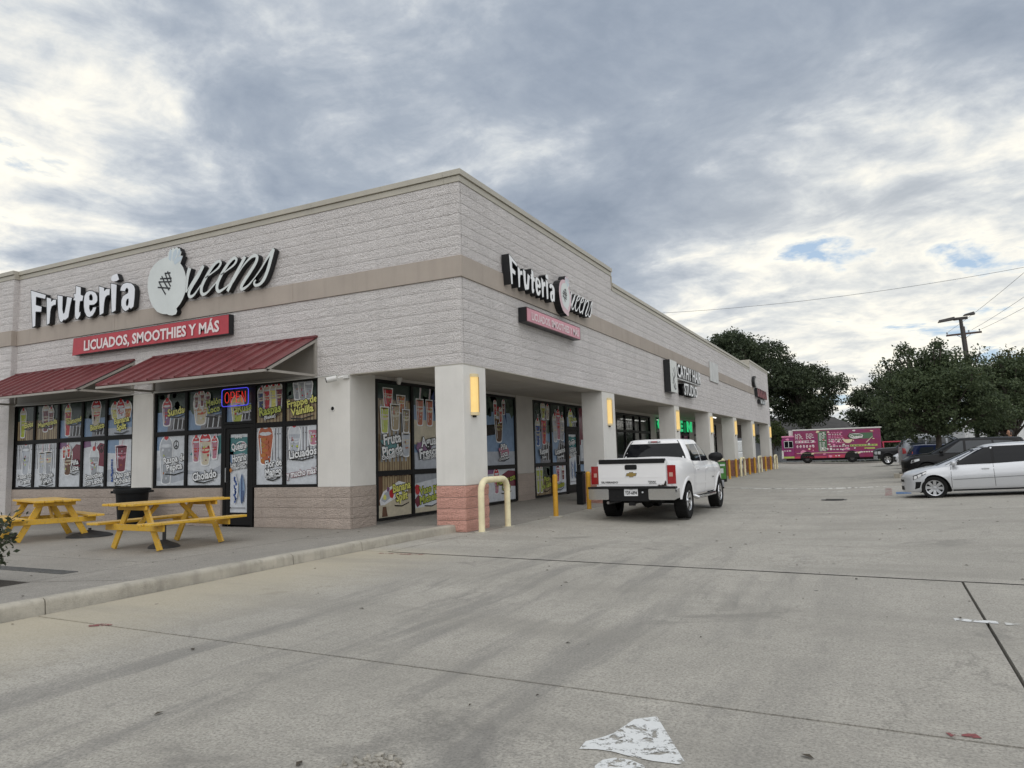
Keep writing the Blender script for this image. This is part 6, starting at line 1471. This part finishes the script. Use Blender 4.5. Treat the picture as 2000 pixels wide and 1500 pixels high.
    mb = MB(); mb.lathe([(.02, 0), (.02, .03), (0, .035)], 10, Matrix.Translation((-3.1, -.27, .665)) @ Matrix.Rotation(rad(-90), 4, 'Y'), close=False); mb.build('bumper_lamp', M_LAMP, t)
    mb = MB(); mb.box(-3.05, -2.5, -.05, .05, .40, .47); mb.box(-3.08, -3.0, -.07, .07, .37, .44); mb.build('tow_hitch', M_TRIM, t); mb = MB(); mb.tube([(-2.2, .55, .42), (-2.9, .62, .42)], .035, 8); mb.build('exhaust_pipe', M_RIM, t)
    mb = MB(); mb.tube([(-1.82, -.8, .40), (-1.82, .8, .40)], .06, 8); mb.lathe([(0, -.17), (.12, -.12), (.17, 0), (.12, .12), (0, .17)], 12, Matrix.Translation((-1.82, 0, .40)) @ Matrix.Rotation(rad(90), 4, 'Y'), close=False); mb.box(-2.7, -1.2, -.55, -.1, .42, .6); mb.build('rear_axle', M_LINER, t)
    # third brake lamp on the cab roof edge, with gasket lines of the rear cab
    q = lambda f, tt, o=.014: c.gend(f, tt, False, o)
    mb = MB(); mb.patch(lambda a, b: q(a, b, .016), [(.22, .905), (-.22, .905), (-.22, .965), (.22, .965)], 6, 2); bl = mb.build('brake_lamp', M_TRIM, t)
    mb = MB(); mb.patch(lambda a, b: q(a, b, .020), [(.10, .91), (-.10, .91), (-.10, .95), (.10, .95)], 3, 1); mb.build('red_lens', M_TAIL, bl)
    for s_ in (-1, 1): mb = MB(); mb.patch(lambda a, b: q(a, b, .020), [(s_*.16+.04, .91), (s_*.16-.04, .91), (s_*.16-.04, .95), (s_*.16+.04, .95)], 2, 1); mb.build('cargo_lens', M_LAMP, bl)
    mb = MB()
    for s_ in (-1, 1): mb.patch(lambda a, b: q(a, b, .006), [(s_*.86+.012, .78), (s_*.86-.012, .78), (s_*.83-.012, .99), (s_*.83+.012, .99)], 1, 4)
    mb.build('roof_gap', M_SEAM, t)
    place(t, sc, roll); return t
pickup('white crew-cab pickup with gold bow-tie emblem on its tailgate, parked by the arcade', (2.13, 5.55, -.055), rad(90), paint('white_truck_paint', (.80, .80, .81)), roll=0.0)
pickup('dark pickup facing the shops in the farthest right-hand bay, beside the food truck', (8.55, 44.2, .06), math.pi, paint('dark_truck_paint', (.02, .02, .022)), detail=False, name='dark_pickup')
# ================================================================== food truck
M_MAG = mat('wrap_magenta', (.30, .022, .085), .35, var=.25, vscale=1.2, col2=(.19, .022, .10), coat=.3)
M_PURP = mat('wrap_purple', (.22, .02, .12), .35, coat=.3, var=.2, vscale=2)
FP = [M_MAG, M_PURP, mat('wrap_white', (.62, .60, .58), .4), mat('wrap_pink', (.62, .22, .36), .4), mat('wrap_lime', (.36, .44, .10), .4), mat('wrap_green', (.06, .13, .07), .4), mat('wrap_cream', (.62, .55, .36), .4), mat('wrap_red', (.42, .04, .08), .4), M_TRIM]
ft = thing('food_truck', 'magenta food truck covered in white menu lettering at the far end of the lot', 'food truck', (-1.25, 57.4, .0), rad(2.5))
G = frame((0, 0, 0), (1, 0, 0), (0, 0, 1), (0, -1, 0))     # near side at y = 0, nose at x = 0
def fbox(nm, x0, x1, z0, z1, y1, m, bev=.05):
    mb = MB(); mb.box(x0, x1, 0, y1, z0, z1); return mb.build(nm, m, ft, bevel=bev)
fbox('box_body', 1.0, 7.9, .42, 2.85, 2.0, M_MAG, .06)
mb = MB(); mb.prism([(.06, .40), (1.02, .40), (1.02, 2.30), (.10, 2.30), (.0, 2.05), (.0, 1.0)], frame((0, 0, 0), (1,0,0), (0,0,1), (0,-1,0)), -1.95, -.04); mb.build('cab', M_PURP, ft, bevel=.05)
mb = MB(); mb.box(.95, 8.0, -.03, 2.03, 2.86, 2.96); mb.build('roof', mat('roof_white', (.6, .6, .57), .5), ft, bevel=.02)
mb = MB(); mb.box(.02, 1.05, -.02, 2.0, 2.29, 2.42); mb.build('cab_roof', FP[3], ft, bevel=.04)
mb = MB(); mb.prism([(.20, 1.38), (.94, 1.38), (.94, 1.98), (.20, 1.98)], G, .0, .02); w_ = mb.build('side_window', mat('frame_white', (.55, .55, .55), .4), ft)
for a in (.24, .60): mb = MB(); mb.prism([(a, 1.42), (a+.31, 1.42), (a+.31, 1.94), (a, 1.94)], G, .02, .026); mb.build('pane', M_CGL, w_)
mb = MB(); mb.box(-.06, .10, .1, 1.85, .42, .75); mb.box(-.03, .12, -.06, .4, .45, 1.15); mb.build('bumper', FP[2], ft, bevel=.02)
mb = MB(); mb.tube([(.05, -.02, 1.5), (-.35, -.25, 1.35), (-.35, -.25, 1.15)], .02, 6); mb.box(-.40, -.30, -.33, -.20, 1.15, 1.45); mb.build('mirror', M_TRIM, ft)
mb = MB(); mb.box(.62, .98, .3, .6, 2.43, 2.9); mb.build('roof_unit', FP[2], ft, bevel=.02)
for x in (2.05, 5.6):
    T = MB(); M = Matrix.Translation((x, .16, .43)) @ Matrix.Rotation(rad(90), 4, 'X')
    T.lathe([(.2, -.13), (.36, -.15), (.43, -.10), (.43, .10), (.36, .15), (.2, .13)], 24, M, close=False); o = T.build('wheel', M_TYRE, ft, smooth=True)
    R_ = MB(); R_.lathe([(.22, .12), (.20, .06), (.08, .06), (.07, .12), (0, .12)], 18, M, close=False); R_.build('rim', mat('steel_dark', (.10, .10, .10), .5, .5), o)
    a = MB(); a.poly([(x+.58*math.cos(rad(k)), .42+.60*math.sin(rad(k))) for k in range(0, 181, 12)], G, .006, 0); a.build('wheel_arch', M_LINER, ft)
mb = MB(); mb.box(.3, 7.8, .25, 1.8, .25, .42); mb.build('chassis', M_LINER, ft)
r = random.Random(2); A_ = MB(); n = .004
def q(a, b, c, d_, col, n_): A_.prism([(a, c), (b, c), (b, d_), (a, d_)], G, 0, n_, col)
q(3.0, 3.7, 1.0, 2.75, 5, .005); q(5.5, 7.3, 2.0, 2.5, 5, .0055); q(1.02, 7.88, .95, 1.05, 1, .005); q(1.02, 3.6, .44, .60, 7, .006); q(.12, 1.0, .46, .62, 4, .05); q(3.7, 5.6, .44, .70, 7, .0052); q(1.2, 6.9, .86, .90, 6, .006)
def lump(cx, cy, w, h, col, n_, k=11, wob=.22):
    A_.poly([(cx+w/2*(1+wob*r.uniform(-1, 1))*math.cos(6.2832*t/k), cy+h/2*(1+wob*r.uniform(-1, 1))*math.sin(6.2832*t/k)) for t in range(k)], G, n_, col)
def words(u0, u1, v, h, col, n_):
    u = u0
    while u < u1-.08:
        wd = r.uniform(.10, .28)
        for k in range(int(wd/.05)):
            x = u+k*.05; A_.poly([(x, v-h/2*r.uniform(.6, 1)), (x+.042, v-h/2*r.uniform(.6, 1)), (x+.044, v+h/2*r.uniform(.5, 1)), (x, v+h/2*r.uniform(.6, 1))], G, n_, col)
        u += wd+.06
for u0, u1, v0, v1 in ((1.15, 1.75, 2.15, 2.62), (2.05, 2.6, 2.15, 2.6), (3.1, 3.65, 1.95, 2.62), (3.1, 3.6, 1.05, 1.8)):
    v = v0
    while v < v1: words(u0, u1, v, .07, 2, .0075); v += .10
q(1.15, 2.7, 1.78, 1.98, 2, .0065); words(1.2, 2.65, 1.88, .13, 1, .0085)
for k in range(6): lump(1.3+.26*k, 1.47, .15, .24, 2, .007); lump(1.3+.26*k, 1.44, .08, .13, 3, .0085)
v = 1.72
while v < 2.6: words(3.85, 5.0, v, .09, 3 if int(v*10) % 2 else 2, .0075); v += .145
for v in (1.42, 1.15): words(3.9, 5.4, v, .12, 2, .0075)
lump(6.0, 2.25, 1.25, .55, 8, .007, 16, .08); lump(6.0, 2.25, 1.12, .46, 2, .008, 16, .08); lump(6.0, 2.25, 1.0, .36, 5, .0088, 16, .06)
put_text(A_, 'Queens', G, 6.05, 2.2, .24, .0105, 2, .04, .9); put_text(A_, 'Frutería', G, 6.05, 2.42, .09, .0105, 2, .02, .5)
for cx, a0 in ((5.35, 0), (7.1, 50)):
    A_.poly([(cx+.36*math.cos(rad(a0+k))-.0, 1.98+.32*math.sin(rad(a0-k if False else a0-k))) for k in range(0, 181, 15)][::-1], G, .0095, 6)
q(5.5, 7.6, 1.36, 1.52, 4, .0065); words(5.55, 7.55, 1.44, .1, 5, .008); q(6.6, 7.4, 1.12, 1.24, 4, .0065); words(6.2, 7.6, .88, .13, 2, .0075); words(4.3, 4.7, .60, .12, 2, .0075)
lump(1.75, .95, .5, .4, 3, .0058); lump(3.9, .58, .3, .2, 3, .0072); lump(.5, 2.12, .3, .2, 3, .05); words(.2, .8, 1.12, .12, 2, .05)
for k in range(46): lump(r.uniform(1.15, 7.7), r.choice([1.25, 1.58, 2.02, 2.66, 1.12, .78, 1.86])+r.uniform(-.05, .05), r.uniform(.10, .26), r.uniform(.08, .2), r.choice([2, 2, 3, 6, 2, 1, 7]), .0092+.0001*k, 9, .35)
A_.build('wrap_print', FP, ft)
mb = MB(); mb.box(8.0, 11.5, .3, .5, 1.62, 1.72); mb.box(8.0, 8.1, .1, 1.9, .4, 1.7); mb.build('rear_rail', FP[7], ft)
# ================================================================== fences, walls and houses behind
M_FMET = mat('fence_metal', (.20, .215, .235), .6, var=.12, vscale=.8)
f = thing('grey_metal_fence', 'grey metal fence panels behind the food truck', 'fence', (0, 63.5, 0))
mb = MB()
for k in range(60):
    x = -40+k*1.6
    P = MB(); 
    for j in range(16): P.box(x+.02+j*.098, x+.10+j*.098, (.0 if j % 2 else .03), (.02 if j % 2 else .05), .05, 2.5)
    if -10 < x < 5: P.build('panel', M_FMET, f)
    elif x < 5: mb.add(P.v, P.f)
tag(mb.build('panel_run', M_FMET, f), kind='stuff')
for k in range(0, 29, 2): mb = MB(); x = -40+k*1.6; mb.box(x-.04, x+.04, .05, .14, 0, 2.65); mb.build('post', M_FMET, f)
M_WHM = mat('white_siding', (.62, .63, .64), .55, var=.08, vscale=.7, streak=.15)
w_ = thing('white_metal_shed', 'white ribbed metal shed wall at the right edge behind the parked cars', 'shed', (10.55, 33.6, 0), rad(14))
for k in range(26):
    mb = MB(); mb.box(k*.46+.004, k*.46+.456, 0, .05, 0, 2.35+.018*k); mb.box(k*.46+.19, k*.46+.25, -.02, 0, 0, 2.35+.018*k); mb.build('wall_panel', M_WHM, w_)
mb = MB(); mb.box(0, 12, .055, 6, 0, 2.2); mb.build('core', M_WHM, w_); mb = MB(); mb.box(-.1, 12.2, -.1, 6, 2.86, 2.95); mb.build('roof', M_GREY, w_)
mb = MB(); mb.box(1.25, 1.55, -.03, -.021, .9, 1.95); mb.build('window', M_CGL, w_)
cn = thing('flat_canopy', 'pale flat canopy edge at the right margin above the white shed', 'canopy', (12.6, 34.3, 2.95))
mb = MB(); mb.box(0, 8, 0, 4, .12, .34); mb.build('roof_edge', mat('canopy_cream', (.55, .52, .42), .6), cn); mb = MB(); mb.box(.2, .3, .2, .3, -2.95, .12); mb.build('post', M_GREY, cn)
h = thing('dark_roof_house', 'low house with a dark shingle roof behind the grey fence', 'house', (-1.0, 76, 0))
mb = MB(); mb.box(-9, 6, 0, 8, 0, 3.1); mb.build('wall', mat('house_wall', (.22, .20, .18), .9), h)
mb = MB(); mb.add([(-9.6, -.6, 3.0), (6.6, -.6, 3.0), (6.6, 8.6, 3.0), (-9.6, 8.6, 3.0), (-5.5, 4, 5.0), (2.5, 4, 5.0)], [(0, 1, 5, 4), (1, 2, 5), (2, 3, 4, 5), (3, 0, 4), (3, 2, 1, 0)]); mb.build('roof', mat('shingle', (.06, .058, .055), .9, var=.25, vscale=2), h)
v_ = thing('white_van', 'white van seen through the arcade gap beyond the fifth column', 'van', (-8.6, 56, 0))
mb = MB(); mb.box(-.2, 4.5, 0, 2, .35, 1.15); mb.box(.5, 4.5, .05, 1.95, 1.15, 2.15); mb.build('body', paint('van_white', (.62, .64, .64)), v_, bevel=.1)
mb = MB(); mb.box(.52, 1.6, -.01, .0, 1.3, 1.9); mb.build('side_window', mat('pale_glass', (.25, .42, .40), .1), v_); mb = MB()
for x in (.7, 3.6): mb = MB(); mb.lathe([(.2, -.1), (.33, -.1), (.34, 0), (.33, .1), (.2, .1)], 18, Matrix.Translation((x, .08, .34)) @ Matrix.Rotation(rad(90), 4, 'X')); mb.build('wheel', M_TYRE, v_)
# concrete kerb end of the tree island
isl = thing('island_kerb', 'low concrete kerb end of the planted island beside the black suv', 'kerb', (7.0, 23.2, 0)); mb = MB(); mb.prism([(0, -.55), (.2, -.8), (4.2, -.8), (4.2, .8), (.2, .8), (0, .55)], FG(), -.15, .16); mb.build('kerb_ring', M_KERB, isl, bevel=.03); mb = MB(); mb.prism([(.2, -.5), (4, -.5), (4, .5), (.2, .5)], FG(), .161, .18); mb.build('soil', M_SOIL, isl)
# ================================================================== poles and wires
M_WOOD = mat('pole_wood', (.085, .06, .055), .85, var=.25, vscale=3); M_LAMPM = mat('lamp_bronze', (.03, .026, .024), .5)
p = thing('light_pole', 'tall dark parking-lot light pole with flat lamp heads, rising out of the tree', 'light pole', (10.75, 30.3, 0)); p.rotation_euler = (0, rad(-1.8), 0)
mb = MB(); mb.tube([(.1, 0, 0), (0, 0, 7.5)], [.11, .08], 10); mb.build('pole', M_LAMPM, p)
for a, b, z in ((-.22, -.98, 7.42), (.12, .62, 7.56)):
    mb = MB(); x0, x1 = min(a, b), max(a, b); mb.add([(x0, -.16, z-.06*(a < 0)), (x1, -.18, z), (x1, .18, z), (x0, .16, z-.06*(a < 0)), (x0+.06, -.13, z+.05), (x1-.04, -.15, z+.13), (x1-.04, .15, z+.13), (x0+.06, .13, z+.05)], [(0, 3, 2, 1), (4, 5, 6, 7), (0, 1, 5, 4), (1, 2, 6, 5), (2, 3, 7, 6), (3, 0, 4, 7)]); mb.build('lamp_head', M_LAMPM, p)
mb = MB(); mb.box(-.30, .30, -.09, .09, 7.38, 7.50); mb.build('arm', M_LAMPM, p)
u = thing('utility_pole', 'wooden utility pole with one crossarm behind the light pole', 'utility pole', (12.75, 50, 0)); u.rotation_euler = (0, rad(-1.6), 0)
mb = MB(); mb.tube([(.2, 0, 0), (0, 0, 9.75)], [.16, .125], 10); mb.build('pole', M_WOOD, u)
mb = MB(); mb.box(-1.1, 1.1, -.16, -.06, 9.14, 9.27); mb.build('crossarm', M_WOOD, u)
for s_ in (-1, 1): mb = MB(); mb.beam((s_*.42, -.11, 9.14), (0, -.13, 8.8), .03, .03); mb.build('brace', M_WOOD, u)
for x in (-1.03, .32, .98): mb = MB(); mb.lathe([(.02, 0), (.02, .06), (.06, .07), (.06, .10), (.035, .11), (.05, .13), (.05, .16), (0, .18)], 10, Matrix.Translation((x, -.11, 9.27)), close=False); mb.build('insulator', mat('porcelain', (.25, .26, .28), .3), u)
def wire(label, a, b, sag, r_=.011):
    a, b = Vector(a), Vector(b); mb = MB(); mb.tube([a.lerp(b, t/24)-Vector((0, 0, sag*4*(t/24)*(1-t/24))) for t in range(25)], r_, 4)
    tag(mb.build('overhead_wire', M_TRIM, None), label, 'wire', 'overhead power lines')
wire('overhead wire from the left insulator of the utility pole up to the right', (11.55, 50, 9.45), (15.5, 2, 10.2), .5)
wire('overhead wire from the middle insulator of the utility pole up to the right', (13.0, 50, 9.45), (16.6, 2, 10.0), .6)
wire('overhead wire from the right insulator of the utility pole, lowest of the three', (13.6, 50, 9.45), (17.8, 2, 9.8), .7)
wire('long thin wire crossing the sky from the shop roof to the right edge', (-10, 50, 13.3), (26, 50, 14.6), .9, .012)
wire('faint wire crossing in front of the dark trees above the food truck', (-6, 61, 7.4), (22, 61, 6.6), .5, .011)
# ================================================================== trees
def tree(name, label, loc, H, trunk_r, blobs, leaf, nleaf, size, seed, trunk_h, m, lean=(0, 0), group='trees round the parking lot'):
    """trunk with limbs reaching into the crown; crown = leaf clumps scattered on and in a set of boughs"""
    r = np.random.default_rng(seed); t = thing(name, label, 'tree', loc, 0, group)
    mb = MB(); top = Vector((lean[0], lean[1], trunk_h)); mb.tube([(0, 0, -.1), (lean[0]*.4, lean[1]*.4, trunk_h*.5), top], [trunk_r*1.25, trunk_r, trunk_r*.85], 10)
    for (cx, cy, cz, rx, ry, rz) in blobs:
        e = Vector((cx, cy, cz)); mid = top.lerp(e, .5)+Vector((0, 0, -.1*rz)); mb.tube([top, mid, e, e+Vector((rx*.3*r.normal(), ry*.3*r.normal(), rz*.6))], [trunk_r*.6, trunk_r*.38, trunk_r*.22, trunk_r*.06], 6)
    mb.build('trunk', M_BARK, t)
    vol = np.array([b[3]*b[4]*b[5] for b in blobs])**(2/3); vol = vol/vol.sum(); P = []
    ncl = max(8, int(nleaf/46))
    for b, f in zip(blobs, vol):
        k = max(3, int(ncl*f)); d_ = r.normal(size=(k, 3)); d_ /= np.linalg.norm(d_, axis=1, keepdims=True)
        rad_ = r.uniform(.45, 1.0, (k, 1))**.5*(1+.16*r.normal(size=(k, 1))); c = np.array(b[:3])+d_*rad_*np.array(b[3:])
        sp = size*r.uniform(1.8, 4.0, (k, 1, 1)); n_ = 46
        q_ = r.normal(size=(k, n_, 3)); q_ /= np.linalg.norm(q_, axis=2, keepdims=True); q_ *= r.uniform(0, 1, (k, n_, 1))**.45
        P.append((c[:, None, :]+q_*sp*1.5*np.array([1, 1, .7])).reshape(-1, 3))
    P = np.concatenate(P); P = P[P[:, 2] > .25]
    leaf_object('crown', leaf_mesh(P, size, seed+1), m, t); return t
def blobs(seed, n, w, d_, z0, z1, s0, s1, dome=1.0):
    r = np.random.default_rng(seed); out = []
    for i in range(n):
        a = r.uniform(0, 6.28); q_ = r.uniform(.15, 1)**.5; zz = r.uniform(0, 1); sh = (1-abs(2*zz-.85)**2.2*.75*dome)
        sc = r.uniform(s0, s1); out.append((w*q_*sh*math.cos(a), d_*q_*sh*math.sin(a), z0+(z1-z0)*zz, sc, sc, sc*.75))
    return out
M_OAK = leaf_mat('oak_leaf', (.050, .074, .036), (.104, .134, .062)); M_OAK2 = leaf_mat('oak_leaf_far', (.042, .060, .034), (.084, .106, .054)); M_YEW = leaf_mat('light_leaf', (.06, .075, .02), (.13, .14, .04))
def sprigs(seed, n, w, d_, z0, z1):
    r = np.random.default_rng(seed); return [(r.uniform(-w, w), r.uniform(-d_, d_), r.uniform(z0, z1), .10, .10, .26) for i in range(n)]
tree('oak_tree', 'broad dark evergreen oak in the planted island over the parked cars', (8.72, 24.0, .0), 5.5, .12, blobs(21, 42, 2.45, 2.0, 2.0, 4.75, .55, .95)+sprigs(71, 16, 1.9, 1.2, 4.7, 5.5), 0, 42000, .075, 31, 1.7, M_OAK, lean=(.05, 0))
tree('oak_tree', 'second dark oak behind the island tree with pale sky between its twigs', (12.0, 29.0, 0), 5.2, .11, blobs(22, 26, 1.7, 1.5, 1.75, 4.8, .45, .75)+sprigs(72, 12, 1.8, 1, 4.3, 5.6), 0, 20000, .08, 33, 1.5, M_OAK)
tree('tall_oak', 'tall dark tree rising behind the far end of the shop roof', (-6.2, 66, 0), 14, .42, blobs(23, 36, 4.9, 4.5, 4.5, 12.6, 1.2, 2.0, .8), 0, 42000, .17, 35, 4.0, M_OAK2)
tree('tall_oak', 'large dark tree to the left of the sky gap, behind the food truck', (.2, 68, 0), 11, .36, blobs(24, 30, 3.2, 3.5, 4.2, 9.4, .9, 1.6, .8), 0, 34000, .16, 37, 3.6, M_OAK2)
tree('tall_oak', 'medium dark tree to the right of the sky gap, behind the food truck', (7.0, 67, 0), 9, .3, blobs(25, 28, 3.0, 3, 2.6, 7.8, .8, 1.4, .8), 0, 26000, .15, 39, 2.8, M_OAK2)
tree('light_green_tree', 'yellow-green tree at the right edge of the picture', (14.2, 36, 0), 7, .14, blobs(26, 20, 1.7, 1.7, 2.6, 6.4, .5, .95)+sprigs(73, 10, 1.6, 1, 5.8, 7.0), 0, 16000, .09, 41, 2.2, M_YEW)
tree('light_green_tree', 'pale green treetop showing behind the twigs left of the right edge', (14.6, 46, 0), 7.5, .16, blobs(27, 20, 3.0, 2.0, 3.0, 7.0, .6, 1.1), 0, 14000, .11, 43, 2.4, M_YEW)
tree('vine_bush', 'leafy vine mound over the grey fence beside the far corner of the shop', (-2.6, 62.6, 0), 3.6, .06, blobs(28, 9, 1.0, .5, 1.9, 3.5, .4, .7), 0, 4500, .11, 45, 1.2, leaf_mat('vine_leaf', (.05, .075, .025), (.08, .10, .035)))
# far-off wood closing the view
def wood(label, xs, y, z0, z1, seed, n):
    r = np.random.default_rng(seed); k = int(n/40); c = np.stack([r.uniform(xs[0], xs[1], k), y+r.uniform(-3, 3, k), z0+(z1-z0)*r.uniform(0, 1, k)**.8*(.75+.25*np.sin(r.uniform(0, 6.28, k)))], 1)
    P = (c[:, None, :]+r.normal(size=(k, 40, 3))*np.array([.9, .9, .6])).reshape(-1, 3)
    o = leaf_object('far_wood', leaf_mesh(P, .34, seed), M_OAK2, None); tag(o, kind='stuff')
wood('', (-45, 40), 84, .3, 5.2, 51, 30000)
wood('', (6.5, 30), 66, .1, 3.4, 52, 16000)
# trees across the street behind the viewer, met only as reflections in glass and paint
r = np.random.default_rng(9); k = 420; c = np.stack([r.uniform(-30, 62, k), r.uniform(-56, -47, k), r.uniform(.5, 8.5, k)], 1)
P = (c[:, None, :]+r.normal(size=(k, 14, 3))*1.0).reshape(-1, 3); tag(leaf_object('roadside_wood', leaf_mesh(P, .8, 8), M_OAK2, None), kind='stuff')
# ================================================================== person by the cars
def person(loc, rz, sc):
    t = thing('person', 'dark-haired man in a light blue shirt standing behind the black suv', 'person', loc, rz); t.scale = (sc,)*3
    sk = bpy.data.materials.get('skin') or mat('skin', (.36, .19, .12), .55); sh = mat('shirt_blue', (.22, .36, .62), .7, var=.1, vscale=8); pn = mat('trousers', (.04, .045, .06), .8); hr = mat('hair_dark', (.012, .010, .009), .6)
    def skin(nm, vs, es, rs, m, parent, sub=2):
        me = bpy.data.meshes.new(nm); me.from_pydata(vs, es, []); o = bpy.data.objects.new(nm, me); COL.objects.link(o); o.parent = parent; me.materials.append(m)
        md = o.modifiers.new('skin', 'SKIN'); lay_ = me.skin_vertices[0] if me.skin_vertices else me.attributes.new('s', 'FLOAT', 'POINT')
        for i, q_ in enumerate(rs): me.skin_vertices[0].data[i].radius = (q_, q_) if not isinstance(q_, tuple) else q_
        me.skin_vertices[0].data[0].use_root = True; sd_ = o.modifiers.new('sub', 'SUBSURF'); sd_.levels = sd_.render_levels = sub; return o
    try:
        tmp = bpy.data.meshes.new('x'); del tmp
        V = [(0,0,.95),(0,0,1.15),(0,.01,1.38),(0,0,1.48),(0,-.01,1.55),(.19,0,1.40),(.25,0,1.14),(.24,-.08,.90),(-.19,0,1.40),(-.25,0,1.14),(-.24,-.08,.90),(.10,0,.90),(.11,0,.50),(.11,.02,.08),(.12,-.14,.04),(-.10,0,.90),(-.11,0,.50),(-.11,.02,.08),(-.12,-.14,.04)]
        E_ = [(0,1),(1,2),(2,3),(3,4),(2,5),(5,6),(6,7),(2,8),(8,9),(9,10),(0,11),(11,12),(12,13),(13,14),(0,15),(15,16),(16,17),(17,18)]
        Rr = [.15,.145,.16,.065,.06,.075,.05,.036,.075,.05,.036,.10,.065,.045,.035,.10,.065,.045,.035]
        import bmesh
        def mk(nm, V, E_, Rr, m):
            bm = bmesh.new(); L = bm.verts.layers.skin.verify(); vv = []
            for p_, q_ in zip(V, Rr): v_ = bm.verts.new(p_); v_[L].radius = (q_, q_*.75); vv.append(v_)
            for a, b in E_: bm.edges.new((vv[a], vv[b]))
            vv[0][L].use_root = True; me = bpy.data.meshes.new(nm); bm.to_mesh(me); bm.free(); me.materials.append(m)
            o = bpy.data.objects.new(nm, me); COL.objects.link(o); o.parent = t; md = o.modifiers.new('skin', 'SKIN'); md.use_smooth_shade = True; s_ = o.modifiers.new('sub', 'SUBSURF'); s_.levels = s_.render_levels = 2; return o
        body = mk('body', V, E_, Rr, sk)
        mk('shirt', [V[i] for i in (0,1,2,3,5,6,8,9)], [(0,1),(1,2),(2,3),(2,4),(4,5),(2,6),(6,7)], [.175,.165,.18,.075,.095,.07,.095,.07], sh)
        mk('trousers', [V[i] for i in (0,11,12,13,15,16,17)], [(0,1),(1,2),(2,3),(0,4),(4,5),(5,6)], [.165,.115,.08,.06,.115,.08,.06], pn)
    except Exception as ex: print('person', ex)
    mb = MB(); mb.lathe([(0,-.13),(.045,-.125),(.072,-.07),(.082,0),(.084,.05),(.07,.10),(.04,.125),(0,.135)], 20, Matrix.Translation((0,-.015,1.64)) @ Matrix.Scale(1.12, 4, (0,1,0)), close=False)
    mb.lathe([(.016,-.03),(.02,0),(.0,.03)], 8, Matrix.Translation((0,-.115,1.63)), close=False); mb.lathe([(0,-.035),(.02,0),(0,.035)], 8, Matrix.Translation((.083,0,1.64)), close=False); mb.lathe([(0,-.035),(.02,0),(0,.035)], 8, Matrix.Translation((-.083,0,1.64)), close=False)
    hd = mb.build('head', sk, t, smooth=True)
    mb = MB()
    for s_ in (-1, 1): mb.lathe([(0,-.008),(.012,0),(0,.008)], 8, Matrix.Translation((s_*.032,-.098,1.655)), close=False)
    mb.box(-.028,.028,-.104,-.096,1.572,1.58); mb.build('eyes_and_mouth', hr, hd)
    mb = MB(); mb.lathe([(.088,-.06),(.092,.0),(.093,.05),(.08,.108),(.045,.138),(0,.148)], 20, Matrix.Translation((0,.012,1.64)) @ Matrix.Scale(1.12, 4, (0,1,0)), close=False); mb.v = [(v[0], v[1] if v[1] > -.05 or v[2] > 1.70 else v[1]*.2+.02, v[2]) for v in mb.v]; mb.build('hair', hr, hd, smooth=True)
    for s_ in (-1, 1):
        for k in range(4): mb = MB(); x = s_*(.24+(k-1.5)*.017); mb.tube([(x,-.085,.885),(x,-.10,.84-.008*(k in (1,2))),(x,-.095,.80-.012*(k in (1,2)))], [.0095,.009,.007], 6); mb.build('finger', sk, t, smooth=True)
        mb = MB(); mb.tube([(s_*.215,-.085,.885),(s_*.205,-.11,.86),(s_*.207,-.12,.835)], [.011,.010,.008], 6); mb.build('thumb', sk, t, smooth=True)
person((10.85, 20.9, .12), rad(-70), .93)
